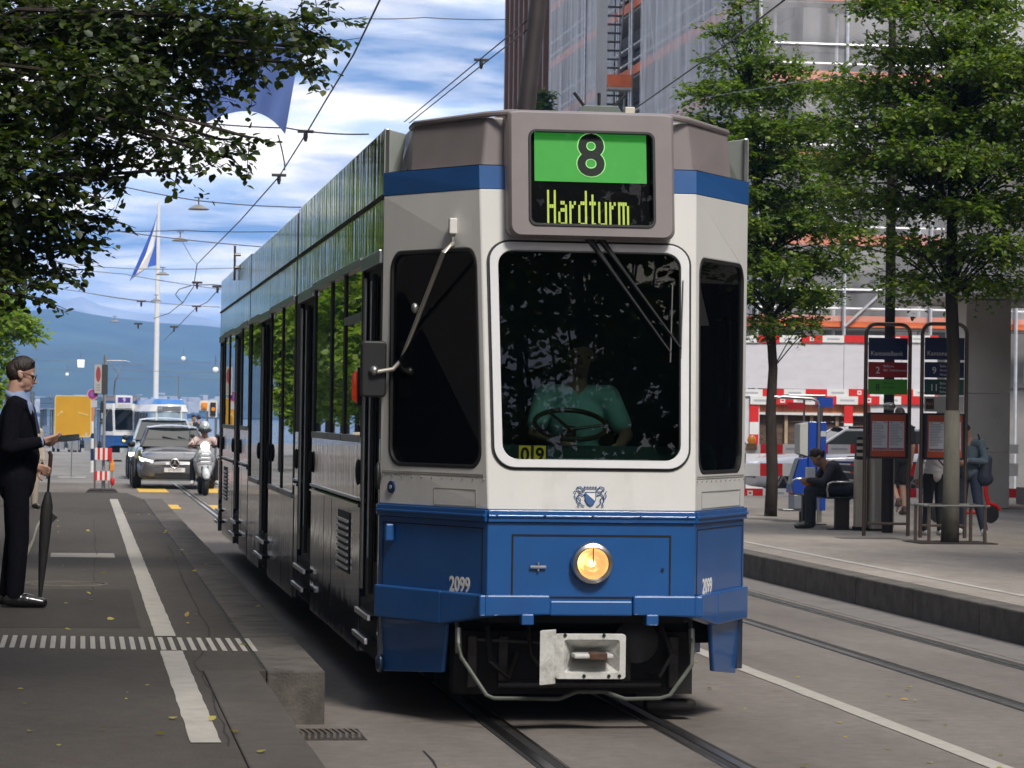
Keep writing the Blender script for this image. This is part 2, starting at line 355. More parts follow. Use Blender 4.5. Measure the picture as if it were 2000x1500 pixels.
# tar seam along the kerb, manhole, inspection slab
sm = MB()
pts = [(1.045 + .006 * math.sin(i * 1.7), 17 + i * .8) for i in range(42)]
for i in range(41): sm.quad((pts[i][0], pts[i][1], ZP - .001), (pts[i][0] + .012, pts[i][1], ZP - .001), (pts[i + 1][0] + .012, pts[i + 1][1], ZP - .001), (pts[i + 1][0], pts[i + 1][1], ZP - .001))
sm.build('tar_seam', m_groove, plat)
mh = MB(); mh.lathe([(.0, 0), (.30, 0), (.30, .004), (0, .004)], 28)
mho = mh.build('manhole_cover', m_iron, plat, loc=(-.10, 25.3, ZP - .003))
rr = MB(); rr.tube([(.34 * math.cos(a), .34 * math.sin(a), -.004) for a in np.linspace(0, 2 * math.pi, 40, endpoint=False)], .018, 6, closed=True); rr.build('ring', m_conc, mho)
for i in range(-4, 5):
    h = .27 * math.sqrt(max(0, 1 - (i / 4.6) ** 2)); MB().box(-h, h, i * .06 - .012, i * .06 + .012, .004, .009).build('cover_rib', m_conc, mho)
MB().box(-.28, .36, 30.0, 30.9, ZP - .05, ZP + .001).build('inspection_slab', mat('light_slab', (.36, .33, .29), .8, var=.2, dirt=.4, dscale=3), plat)
# repaired patches, tar lines and cracks
def crack(parent, pts, w_, z, m):
    b = MB(); P_ = []
    for (a, c), (e, f) in zip(pts, pts[1:]):
        for k in range(8): t = k / 8; P_.append((a + (e - a) * t + random.uniform(-.012, .012), c + (f - c) * t))
    P_.append(pts[-1]); W_ = [w_ * random.uniform(.5, 1.3) for _ in P_]
    for i in range(len(P_) - 1): b.quad((P_[i][0], P_[i][1], z), (P_[i][0] + W_[i], P_[i][1], z), (P_[i + 1][0] + W_[i + 1], P_[i + 1][1], z), (P_[i + 1][0], P_[i + 1][1], z))
    return b.build('crack', m, parent)
m_tar = mat('tar_line', (.016, .014, .012), .95, var=.3, scale=8); m_dpatch = asphalt('asphalt_patch_dark', (.042, .036, .030), .3); m_lpatch = asphalt('asphalt_patch_light', (.165, .148, .130), .25)
crack(plat, [(.66, 13), (.69, 15.5), (.68, 17.4), (.86, 19.6), (.90, 25), (.97, 33)], .010, ZP - .0015, m_tar)
crack(plat, [(-1.4, 21.4), (-.6, 21.1), (.3, 21.5)], .010, ZP - .0015, m_tar); crack(plat, [(-.9, 15.2), (-.2, 15.9), (.42, 15.6)], .007, ZP - .0015, m_tar); crack(plat, [(.1, 23.5), (.16, 30), (.2, 41)], .010, ZP - .0015, m_tar)
MB().box(-1.9, .42, 20.2, 24.6, ZP - .05, ZP - .0012).build('repaved_patch', m_dpatch, plat)
crack(road, [(5.1, 13), (5.16, 14.4), (5.1, 15.6)], .008, .0025, m_tar); crack(road, [(1.7, 12), (1.8, 15.5)], .012, .0025, m_tar)
MB().box(6.95, 7.43, 12, 40, -.05, .0022).build('gutter_strip', mat('gutter_grey', (.17, .155, .14), .8, var=.25, scale=3, dirt=.5, dscale=3), road)
# street drain beside the kerb end
gr = MB().box(1.14, 1.56, 16.02, 16.60, -.02, .003).build('drain_frame', m_iron, road)
for i in range(11):
    x = 1.175 + i * .034
    bb = MB(); bb.prism([(x, 16.08), (x + .016, 16.08), (x + .034, 16.31), (x + .016, 16.54), (x, 16.54), (x + .018, 16.31)], .003, .010); bb.build('drain_bar', mat('drain_bar', (.16, .13, .10), .5, .5, var=.4, scale=30), gr)
# end face of the kerb is stained concrete: kerb_concrete carries it
# right platform
ZR = .27
platr = tag(MB().prism([(7.70, -20), (60, -20), (60, 62), (7.70, 62)], -.3, ZR - .003).build('pavement', m_pave2), kind='structure')
y = -4.0
while y < 61:
    MB().box(7.45, 7.694, y + .004, y + 1.996, -.25, ZR + random.uniform(-.001, .001)).build('kerbstone', m_conc, platr, bevel=.014); y += 2.0
strip(platr, 'painted_line', 8.10, 8.20, -4, 60, ZR + .001, mat('road_paint_worn', (.42, .40, .36), .7, var=.15, dirt=.6, dcol=(.25, .22, .19), dscale=4), 60, .006)
for (x0, x1, y0, y1) in ((10.9, 13.8, 32.2, 33.6), (14.0, 17.5, 41.5, 44.0)):
    MB().box(x0, x1, y0, y1, ZR - .05, ZR + .001).build('repaved_patch', mat('light_patch', (.30, .28, .25), .85, var=.2, dirt=.4, dscale=3), platr)
MB().box(9.7, 10.5, 37.1, 37.6, ZR - .05, ZR + .001).build('access_cover', mat('dark_cover', (.10, .09, .08), .7, var=.2), platr)
# sunlit square at the far end of the street
tag(MB().prism([(74.5, .004), (132.9, .004), (152, QZ), (262, QZ), (262, QZ - .3), (74.5, -.3)], -60, 70, 0).build('square', m_far), kind='structure')
# ------------------------------------------------------------------ hills, far shore, haze
def ridge(name, Y, prof, z0, m, depth, rough, seed, nrow=14):
    """a hillside: profile heights along x, falling towards the viewer"""
    r = np.random.default_rng(seed); xs = np.linspace(prof[0][0], prof[-1][0], 140)
    hs = np.interp(xs, [p[0] for p in prof], [p[1] for p in prof])
    def fbm(x, y):
        s = np.zeros_like(x)
        for o in range(5): s += np.sin(x * .0031 * 2 ** o + ph[o, 0] + 1.3 * np.sin(y * .0023 * 2 ** o + ph[o, 1])) * np.cos(y * .0027 * 2 ** o + ph[o, 2]) / 1.7 ** o
        return s
    ph = r.uniform(0, 6.28, (5, 3)); v = []; f = []
    for j in range(nrow + 3):
        t = j / nrow if j <= nrow else 1.0 + (j - nrow) * .25; yy = Y - depth * (1 - t)
        k = math.sin(min(t, 1) * math.pi / 2) ** 1.15 if t <= 1 else 1 - (t - 1) * 1.6
        zz = z0 + (hs - z0) * k + fbm(xs, np.full_like(xs, yy)) * rough * (.25 + .75 * min(1, 2 * t) * (1.2 - min(t, 1)))
        v += [(float(a), float(yy), float(b)) for a, b in zip(xs, zz)]
    n = len(xs)
    for j in range(nrow + 2):
        for i in range(n - 1): f.append((j * n + i, j * n + i + 1, (j + 1) * n + i + 1, (j + 1) * n + i))
    b = MB(); b.v = v; b.f = f; b.mi = [0] * len(f)
    return tag(b.build(name, m, smooth=2), kind='structure')
m_forest = mat('forested_slope', (.035, .060, .035), .95, var=.55, scale=.012, dirt=.5, dcol=(.10, .12, .05), dscale=.004)
m_snow = mat('snowy_rock', (.42, .42, .44), .9, var=.6, scale=.004, stretch=(1, 1, .6))
def H(px, py, Y): p = at(px, py, Y=Y); return (p.x, p.z)
Y1 = 3400
P1 = [(-1700, 160), H(-100, 640, Y1), H(40, 612, Y1), H(110, 603, Y1), H(200, 622, Y1), H(300, 633, Y1), H(400, 640, Y1), H(520, 655, Y1), H(760, 690, Y1), H(1100, 700, Y1), (1900, 100)]
ridge('hills', Y1, P1, -1, m_forest, 850, 5, 3)
Y2 = 2500
P2 = [(-1300, 45), H(-60, 690, Y2), H(100, 676, Y2), H(200, 668, Y2), H(330, 700, Y2), H(440, 712, Y2), H(620, 730, Y2), (1500, 25)]
ridge('hills', Y2, P2, -1, m_forest, 450, 4, 5)
Y3 = 5200
P3 = [(-2400, 170), H(0, 640, Y3), H(90, 600, Y3), H(150, 572, Y3), H(185, 590, Y3), H(220, 598, Y3), H(290, 612, Y3), H(340, 604, Y3), H(420, 622, Y3), H(600, 650, Y3), (2500, 130)]
ridge('mountains', Y3, P3, -1, m_snow, 700, 7, 8)
# lake between the quay and the far shore
wm = mat('lake_water', (.04, .09, .14), .12, var=.1, scale=.05, bump=.3, bscale=.6)
tag(MB().box(-2500, 2500, 263, 2020, -1.4, -1.12).build('lake', wm), kind='structure')
# the far shore town: a mass of tiny pale houses on the lower slopes
tw = MB(); r_ = random.Random(4)
for i in range(420):
    px = r_.uniform(60, 460); py = r_.choice((r_.uniform(735, 798), r_.uniform(755, 800), r_.uniform(775, 802))); Y = 2040 + (800 - py) * 5 + r_.uniform(-40, 40)
    p = at(px, py, Y=Y); s = r_.uniform(1.5, 4.0); h = r_.uniform(1.5, 4.5)
    tw.box(p.x - s, p.x + s, p.y - 6, p.y + 6, p.z - h, p.z + h * .5)
tag(tw.build('far_town', mat('far_town_walls', (.42, .40, .37), .8, var=.15, scale=.02), fix=False), 'pale scatter of houses on the far lake shore', 'town', kind='stuff')
hz = bpy.data.materials.new('haze_air'); hz.use_nodes = True; t_ = hz.node_tree; t_.nodes.clear()
vo = t_.nodes.new('ShaderNodeVolumePrincipled'); vo.inputs['Color'].default_value = (.25, .52, 1.0, 1); vo.inputs['Density'].default_value = .00024; vo.inputs['Anisotropy'].default_value = .1
oo = t_.nodes.new('ShaderNodeOutputMaterial'); t_.links.new(vo.outputs[0], oo.inputs['Volume'])
tag(MB().box(-3100, 3100, -450, 9600, -2.0, 232).build('haze', hz), kind='stuff')
# ------------------------------------------------------------------ the tram (local: x right, y backwards from the front, z up)
m_tw = mat('tram_white', (.70, .69, .66), .34, coat=.35, var=.05, scale=2.5, dirt=.55, dcol=(.36, .34, .25), dscale=1.6, stretch=(1, 1, .45))
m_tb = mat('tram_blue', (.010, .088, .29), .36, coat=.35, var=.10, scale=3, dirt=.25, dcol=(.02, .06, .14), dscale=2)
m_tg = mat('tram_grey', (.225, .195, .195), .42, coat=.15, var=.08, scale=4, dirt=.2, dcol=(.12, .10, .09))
m_ts = mat('tram_side_gloss_shaded', (.075, .073, .07), .07, coat=1., var=.06, scale=2, bump=.22, bscale=4.0, stretch=(1, 2.2, .08))  # white side paint darkened in its base colour for shade and dark reflections
m_tsb = mat('tram_side_blue_shaded', (.006, .016, .045), .08, coat=1., var=.1, scale=2, bump=.10, bscale=3.2, stretch=(1, 2.0, .10), dirt=.3, dcol=(.03, .03, .03))  # the front's blue, with the flank's shade put into the colour
m_blk = mat('black_rubber', (.012, .012, .013), .55, var=.2); m_under = mat('under_frame', (.010, .009, .008), .8, var=.4, scale=9)
m_chr = mat('brushed_aluminium', (.62, .61, .60), .28, 1., var=.08, scale=10); m_frame_w = mat('window_frame_white', (.74, .74, .75), .35, .0, coat=.3, var=.04)
m_steel = mat('steel_tube', (.36, .36, .34), .38, .9, var=.12); m_cream = mat('cream_plastic', (.62, .58, .48), .5)
m_cab = mat('cab_interior', (.03, .035, .035), .7, var=.2); m_seat = mat('seat_cloth', (.03, .04, .09), .8, var=.2); m_inner = mat('tram_interior', (.16, .16, .15), .7, var=.1)
g_wind = glass_mat('windscreen_glass', (.42, .56, .52), 1.5); g_side = glass_mat('side_window_glass', (.30, .33, .32), 1.52); g_disp = glass_mat('display_glass', (.93, .95, .95), 1.35)
tram = thing('tram', 'blue and white articulated tram with green number 8 on its front', 'tram', (2.85, 16.45, 0))
YF = lambda z: .0 if z < 1.24 else .28 * (z - 1.24) / 1.93        # the front leans back above the waist
HF = lambda z: .59 + (.04 * (z - 1.24) / 1.93 if z > 1.24 else 0)
def quadmap(A, B, C, D):
    A, B, C, D = map(Vector, (A, B, C, D)); nrm = (B - A).cross(D - A).normalized()
    def fn(s, t, dep=0.): return (A * (1 - s) + B * s) * (1 - t) + (D * (1 - s) + C * s) * t - nrm * dep
    return fn, (B - A).length, (D - A).length
def face(side, z0, z1):
    """side -1 left cab flank, 0 front, +1 right cab flank; s runs left to right as seen from outside"""
    if side == 0: return quadmap((-HF(z0), YF(z0), z0), (HF(z0), YF(z0), z0), (HF(z1), YF(z1), z1), (-HF(z1), YF(z1), z1))
    if side < 0: return quadmap((-1.1, 1.0, z0), (-HF(z0), YF(z0), z0), (-HF(z1), YF(z1), z1), (-1.1, 1.0, z1))
    return quadmap((HF(z0), YF(z0), z0), (1.1, 1.0, z0), (1.1, 1.0, z1), (HF(z1), YF(z1), z1))
def rr_st(s0, s1, t0, t1, r, w, h, n=7):
    return [(x / w, y / h) for x, y in rrect(s0 * w, s1 * w, t0 * h, t1 * h, r, n)]
ZS = 3.055; OUT = [(0, 0), (1, 0), (1, 1), (0, 1)]
def lines(fn, w, h, rect, wd, dep, m, name, parent):
    s0, s1, t0, t1 = rect; b = MB(); ds, dt = wd / w, wd / h
    b.plate([(s0, t0), (s1, t0), (s1, t1), (s0, t1)], [[(s0 + ds, t0 + dt), (s1 - ds, t0 + dt), (s1 - ds, t1 - dt), (s0 + ds, t1 - dt)]], lambda a, c, d: fn(a, c, dep - d), .002)
    return b.build(name, m, parent)
win = {-1: (.085, .955, .125, .815, .11), 0: (.035, .965, .130, .832, .115), 1: (.06, .925, .115, .80, .11)}
for sd_ in (0, -1, 1):
    fn, w, h = face(sd_, 1.24, ZS); s0, s1, t0, t1, r = win[sd_]
    hole = rr_st(s0, s1, t0, t1, r, w, h)
    p = MB().plate(OUT, [hole], fn, .035).build({0: 'front_panel'}.get(sd_, 'cab_side_panel'), m_tw, tram, bevel=.006)
    # pane and its frame
    fw = .046 if sd_ == 0 else .020
    inner = rr_st(s0 + fw / w, s1 - fw / w, t0 + fw / h, t1 - fw / h, r - fw * .6, w, h)
    ring = MB()
    for off_, q in (((.004, .030), None),):
        ring.plate(hole, [inner], lambda a, c, d, fn=fn: fn(a, c, d - (.022 if sd_ == 0 else .004)), .05)
    pane = MB().plate(inner, [], lambda a, c, d, fn=fn: fn(a, c, .012), 0).build('windscreen' if sd_ == 0 else 'cab_side_window', g_wind if sd_ == 0 else g_side, tram)
    ring.build('window_frame', m_frame_w if sd_ == 0 else m_blk, pane, bevel=.010 if sd_ == 0 else .003, seg=3)
    if sd_ == 0:
        o2 = rr_st(s0 - .014 / w, s1 + .014 / w, t0 - .014 / h, t1 + .014 / h, r + .014, w, h)
        MB().plate(o2, [rr_st(s0 - .001 / w, s1 + .001 / w, t0 - .001 / h, t1 + .001 / h, r, w, h)], lambda a, c, d, fn=fn: fn(a, c, -.006 + d), .010).build('window_seal', m_blk, pane)
    # blue stripe under the roof hood
    fn2, w2, h2 = face(sd_, ZS + .001, 3.19)
    MB().plate(OUT, [], lambda a, c, d, fn2=fn2: fn2(a, c, d - .002), .03).build('blue_stripe', m_tb, tram)
    # lower blue panel, waist ledge
    fn3, w3, h3 = face(sd_, .70, 1.17)
    MB().plate(OUT, [], fn3, .03).build('lower_panel', m_tb, tram, bevel=.004)
    for (za, zb, pr, mm) in ((1.172, 1.238, .018, m_tb), (1.198, 1.212, .028, m_tb)):
        fn4, w4, h4 = face(sd_, za, zb); MB().plate(OUT, [], lambda a, c, d, fn4=fn4, pr=pr: fn4(a, c, d - pr), .05).build('waist_rail', mm, tram, bevel=.004)
    if sd_ == 0:
        lines(fn3, w3, h3, (.115, .885, .10, .86), .010, -.001, m_under, 'hatch_seam', tram)
        hd = MB(); hd.tube([fn3(.205, .47, -.012), fn3(.28, .47, -.012)], .010, 8); hd.tube([fn3(.225, .47, 0), fn3(.225, .47, -.016)], .007, 8); hd.tube([fn3(.26, .47, 0), fn3(.26, .47, -.016)], .007, 8)
        hd.tube([fn3(.243, .42, -.012), fn3(.243, .53, -.012)], .007, 8); hd.build('hatch_handle', m_chr, tram, smooth=True)
        kh = MB(); kh.tube([fn3(.845, .45, 0), fn3(.845, .45, -.010)], .009, 10); kh.build('hatch_lock', m_blk, tram)
        for k in range(5): q = MB(); q.ell(fn(.04 + .23 * k, -.018, -.03), (.006, .006, .006), n=8, m=5); q.build('rivet', m_tb, tram)
    else:
        fn5, w5, h5 = face(sd_, 1.24, ZS)
        for k in range(11):
            q = MB(); q.ell(fn5(.03 + k * .094, .092, -.001), (.0055, .0055, .0055), n=8, m=5); q.build('rivet', mat('rivet_grey', (.25, .24, .22), .5), tram)
        lines(fn5, w5, h5, (.03, .97, .100, .108), .0035, -.001, mat('seam_grey', (.28, .27, .24), .6), 'panel_seam', tram)
        lines(fn5, w5, h5, (.52 if sd_ < 0 else .12, .90, .006, .060), .004, -.001, mat('seam_grey'), 'hatch_seam', tram)
        lines(fn3, w3, h3, (.04, .96, .06, .93), .006, -.001, m_under, 'panel_seam', tram)
        mt = frame_m(fn3(.76 if sd_ < 0 else .25, .22, -.002), fn3(1, 0) - fn3(0, 0), (0, 0, 1))
        text('fleet_number', '2099', .118, mt, mat('number_white', (.80, .79, .76), .5), tram, sx=.88, bold=.003)
# blue roundel and marker on the left flank
fnL, wL, hL = face(-1, 1.24, ZS)
c_ = fnL(.12, .055, -.004); nL = (fnL(0, 0, -1) - fnL(0, 0, 0)).normalized()
MB().cyl(c_ - nL * .01, c_ + nL * .006, .036, 24).build('roundel', mat('roundel_blue', (.01, .03, .10), .5), tram)
MB().cyl(c_, c_ + nL * .009, .013, 16).build('roundel_centre', mat('roundel_light', (.3, .35, .4), .5), tram)
fnl3, wl3, hl3 = face(-1, .70, 1.17)
q = MB(); q.box(-.025, .025, -.02, .02, -.05, .05, Matrix.Translation(fnl3(.13, .80, -.02))); q.build('lamp_socket', m_tb, tram, bevel=.008)
# bumper belt that steps down at the corners
def belt(side, zt, segs, name, pr):
    for (s0, s1, zb0, zb1) in segs:
        b = MB(); A = face(side, zt - .001, zt)[0]
        def P(s, z, o): v = A(s, 1, -o); return (v.x, v.y, z)
        b.add([P(s0, zb0, pr), P(s1, zb1, pr), P(s1, zt, pr), P(s0, zt, pr), P(s0, zb0, -.05), P(s1, zb1, -.05), P(s1, zt, -.05), P(s0, zt, -.05)], [(0, 1, 2, 3), (7, 6, 5, 4), (0, 4, 5, 1), (3, 2, 6, 7), (0, 3, 7, 4), (1, 5, 6, 2)])
        b.build(name, m_tb, tram, bevel=.010)
belt(-1, .765, [(0, .62, .575, .575), (.62, 1.03, .575, .645)], 'bumper', .030)
belt(1, .765, [(.38, 1, .575, .575), (-.03, .38, .645, .575)], 'bumper', .030)
belt(0, .765, [(-.04, .30, .645, .655), (.70, 1.04, .655, .645)], 'bumper', .036)
belt(0, .735, [(.30, .70, .65, .65)], 'bumper', .02)
for s in (.19, .79):
    A = face(0, .6, .7)[0]; b = MB(); p0 = A(s, 0); b.box(p0.x - .035, p0.x + .035, -.06, .02, .60, .66); b.build('tow_bracket', m_tb, tram, bevel=.006)
# corner skirts below the bumper
for sd_, (a, c) in ((-1, (0, .62)), (1, (.40, 1))):
    A, w_, h_ = face(sd_, .24, .575); B0 = A(a, 0, .04); B1 = A(c, 0, .04); T0 = A(a, 1, .015); T1 = A(c, 1, .015)
    if sd_ < 0: B1 = B1 + (B0 - B1) * .10; B0 = B0 + Vector((0, 0, .01)); B1 = B1 + Vector((0, 0, .05))
    else: B0 = B0 + (B1 - B0) * .25; B0 = B0 + Vector((0, 0, .05))
    f_, _, _ = quadmap(B0, B1, T1, T0); MB().plate(OUT, [], f_, .03).build('corner_skirt', m_tb, tram, bevel=.010)
# headlight
hl = MB(); Mh = Matrix.Translation((0, -.005, .945)) @ Matrix.Rotation(rad(90), 4, 'X')
hl.lathe([(.118, 0), (.120, .025), (.112, .048), (.094, .056), (.088, .050), (.086, .02), (.086, 0)], 40, Mh)
hlo = hl.build('headlight', m_chr, tram, smooth=True)
m_ref = mat('headlight_bowl', (.85, .66, .40), .15, .8, emis=(1., .52, .22), estr=.30, var=.3, scale=14)
rf = MB(); rf.lathe([(.0, .012), (.03, .012), (.06, .022), (.086, .042), (.086, .01), (0, .008)], 32, Mh); rf.build('reflector', m_ref, hlo, smooth=True)
bl = MB(); bl.ell((0, 0, .030), (.017, .017, .022), Mh); bl.build('bulb', mat('lit_bulb', (1, .8, .5), .4, emis=(1., .60, .25), estr=3.), hlo, smooth=True)
ln = MB(); ln.lathe([(.0, .056), (.05, .054), (.087, .046), (.087, .045), (0, .052)], 32, Mh); ln.build('lens', glass_mat('lens_glass', (.95, .92, .85), 1.45), hlo, smooth=True)
lb = MB(); lb.tube([(-.0, -.062, 1.03), (0, -.062, .945), (-.012, -.062, .935)], .004, 6); lb.build('lens_bar', m_steel, hlo)
# coat of arms: two supporters, a mural crown and a blue and white divided shield
m_arms = mat('arms_blue', (.03, .10, .28), .5); m_armsw = mat('arms_white', (.78, .78, .76), .5)
AM = frame_m((-.01, -.003 - YF(1.312) + 2 * YF(1.312) - .004, 1.312), (1, 0, 0), (0, .145, 1))
ar = MB()
ar.add([AM @ Vector((x, y, .001)) for x, y in ((-.030, .030), (.030, .030), (.030, -.010), (.018, -.034), (0, -.046), (-.018, -.034), (-.030, -.010))], [tuple(range(7))]); arms = ar.build('coat_of_arms', m_armsw, tram)
b = MB(); b.add([AM @ Vector((x, y, .0025)) for x, y in ((-.030, .030), (-.030, -.010), (-.018, -.034), (0, -.046), (.018, -.034), (.026, -.018))], [tuple(range(6))]); b.build('shield_half', m_arms, arms)
b = MB()
def armline(pts, r=.0024): b.tube([AM @ Vector((x, y, .002)) for x, y in pts], r, 5)
armline([(-.030, .030), (.030, .030), (.030, -.010), (.018, -.034), (0, -.046), (-.018, -.034), (-.030, -.010), (-.030, .030)])
armline([(-.032, .038), (-.036, .056), (.036, .056), (.032, .038)]); [armline([(x, .056), (x, .064)], .004) for x in (-.032, -.016, 0, .016, .032)]
for s in (-1, 1):
    armline([(s * .038, .046), (s * .056, .062), (s * .076, .058), (s * .080, .046), (s * .066, .040), (s * .060, .022), (s * .074, .008), (s * .078, -.016)], .0032)
    armline([(s * .060, .022), (s * .040, .014), (s * .034, .020)], .003); armline([(s * .066, .036), (s * .046, .034), (s * .036, .040)], .003)
    armline([(s * .072, .006), (s * .056, -.010), (s * .060, -.028), (s * .044, -.046), (s * .034, -.046)], .003); armline([(s * .078, -.016), (s * .066, -.034), (s * .074, -.046), (s * .062, -.048)], .003)
    armline([(s * .080, -.006), (s * .092, .010), (s * .084, .026), (s * .094, .038)], .0026)
b.build('supporters', m_arms, arms)
# destination box in its grey hood
def hood_pt(x, z): return (x, .120 + .10 * (z - 2.78) / .7, z)
hb = MB(); HW = .485
prof = [(x, z if z < 3.2 else 3.50 - (3.50 - z) * .25) for x, z in rrect(-HW, HW, 2.775, 3.50, .055, 5)]
fo = [hood_pt(x * .985, 2.775 + (z - 2.775)) for x, z in prof]; fo2 = [(x * .965, y - .022, 2.79 + (z - 2.775) * .965) for (x, y, z) in fo]
bk = [(x / .985 * 1.04, .62, z + .01 * (z > 3.2)) for (x, y, z) in fo]; n_ = len(prof)
disp = rrect(-.365, .365, 2.842, 3.395, .045, 5); md = len(disp)
hb.v = [tuple(p) for p in fo2 + fo + bk]; hb.f = [(i, (i + 1) % n_, n_ + (i + 1) % n_, n_ + i) for i in range(n_)] + [(n_ + i, n_ + (i + 1) % n_, 2 * n_ + (i + 1) % n_, 2 * n_ + i) for i in range(n_)]; hb.mi = [0] * len(hb.f)
def hfn(a, c, d): p = hood_pt(a, c); return (p[0], p[1] - .022 + d, p[2])
hb.plate([(x * .985 * .965, 2.79 + (z - 2.775) * .965) for x, z in prof], [disp], hfn, .0)
hood = hb.build('destination_box', m_tg, tram, smooth=True)
dr = MB(); dr.plate(disp, [rrect(-.350, .350, 2.857, 3.380, .034, 5)], lambda a, c, d: hfn(a, c, -.008 + d), .035); dr.build('display_seal', m_blk, hood, bevel=.004)
MB().plate(rrect(-.352, .352, 2.855, 3.382, .034, 5), [], lambda a, c, d: hfn(a, c, .045), 0).build('display_back', mat('display_black', (.003, .003, .004), .8, spec=.1), hood)
MB().plate([(-.325, 3.100), (.322, 3.100), (.322, 3.380), (-.325, 3.380)], [], lambda a, c, d: hfn(a, c, .040), 0).build('green_board', mat('green_board', (.055, .36, .05), .55, var=.06, scale=5, emis=(.05, .5, .06), estr=.10), hood)
DM = frame_m(hfn(0.0, 3.243, .036), (1, 0, 0), (0, .143, 1))
text('number_outline', '8', .335, DM, mat('digit_outline', (.40, .85, .30), .6, emis=(.4, .8, .3), estr=.15), hood, sx=.98, bold=.0135)
text('number', '8', .335, Matrix.Translation((0, -.003, 0)) @ DM, mat('digit_black', (.008, .012, .010), .6), hood, sx=.98, bold=.0075)
FONT = {'H': ('#..#',) * 4 + ('####',) + ('#..#',) * 5, 'a': ('....', '....', '....', '.##.', '...#', '.###', '#..#', '#..#', '#..#', '.###'), 'r': ('...', '...', '...', '#.#', '##.', '#..', '#..', '#..', '#..', '#..'),
        'd': ('...#', '...#', '...#', '.###', '#..#', '#..#', '#..#', '#..#', '#..#', '.###'), 't': ('...', '.#.', '.#.', '###', '.#.', '.#.', '.#.', '.#.', '.#.', '.##'), 'u': ('....', '....', '....', '#..#', '#..#', '#..#', '#..#', '#..#', '#..#', '.###'),
        'm': ('.....', '.....', '.....', '####.', '#.#.#', '#.#.#', '#.#.#', '#.#.#', '#.#.#', '#.#.#')}
led = MB(); cx = 0; cells = []
for ch in 'Hardturm':
    g = FONT[ch]
    for r_i, row in enumerate(g):
        for c_i, k_ in enumerate(row):
            if k_ == '#': cells.append((cx + c_i, r_i))
    cx += len(g[0]) + 1
pw = .485 / cx; ph_ = .205 / 10
for (cxi, ri) in cells:
    x = -.255 + cxi * pw; z = 3.050 - ri * ph_
    led.add([hfn(x + .001, z - ph_ * .99, .038), hfn(x + pw * .98, z - ph_ * .99, .038), hfn(x + pw * .98, z, .038), hfn(x + .001, z, .038)], [(0, 1, 2, 3)])
led.build('destination_text', mat('flip_dot_lime', (.55, .68, .10), .6, emis=(.55, .70, .12), estr=.10, var=.15, scale=30), hood, fix=False)
MB().plate(rrect(-.350, .350, 2.857, 3.380, .034, 5), [], lambda a, c, d: hfn(a, c, .006), 0).build('display_pane', g_disp, hood)
# grey roof hood wings either side of the box and the roof lip
hw = MB()
base = [(-.955, .84), (-.615, .30), (.615, .30), (.955, .84)]; top = [(-.935, .87), (-.585, .33), (.585, .33), (.935, .87)]
for i in range(3):
    a, c = base[i], base[i + 1]; ta, tc_ = top[i], top[i + 1]; hw.quad((*a, 3.18), (*c, 3.18), (*tc_, 3.47), (*ta, 3.47))
hw.poly([(*p, 3.47) for p in top]); hw.quad((*base[0], 3.18), (*top[0], 3.47), (-.92, 1.5, 3.47), (-.98, 1.5, 3.18)); hw.quad((*base[3], 3.18), (*top[3], 3.47), (.92, 1.5, 3.47), (.98, 1.5, 3.18)); hw.poly([(*p, 3.195) for p in ((-1.09, 1.0), (-.63, .285), (.63, .285), (1.09, 1.0))])
hw.build('roof_hood', m_tg, tram, bevel=.012)
lip = MB(); lip.tube([(-.93, 1.10, 3.470), (-.935, .87, 3.472), (-.585, .32, 3.484), (-.47, .24, 3.490), (.47, .24, 3.490), (.585, .32, 3.484), (.935, .87, 3.472), (.93, 1.10, 3.470)], .018, 8); lip.build('roof_lip', m_tg, tram, smooth=True)
# antenna box and stubs on the roof
ab = MB(); ab.prism([(.02, 3.48), (.28, 3.48), (.28, 3.56), (.25, 3.60), (.05, 3.60), (.02, 3.56)], .75, .90, 1); an = ab.build('antenna_box', mat('antenna_grey', (.14, .17, .15), .6), tram, bevel=.006)
for x0, x1 in ((.07, .00), (.15, .15), (.23, .31)): MB().tube([(x0, .82, 3.59), (x1, .82, 3.68)], .010, 8).build('antenna_stub', m_blk, an)
MB().box(.30, .36, .78, .86, 3.48, 3.60).build('antenna_post', m_cream, tram, bevel=.006)
MB().tube([(-.12, .8, 3.49), (.02, .8, 3.51)], .006, 6).build('roof_cable', m_blk, tram)
# roof
rf = MB(); rf.prism([(-1.08, 3.06), (1.08, 3.06), (.9, 3.30), (.4, 3.36), (-.4, 3.36), (-.9, 3.30)], 1.0, 21.6, 1); rf.build('roof', mat('roof_grey', (.16, .16, .155), .6, var=.2), tram)
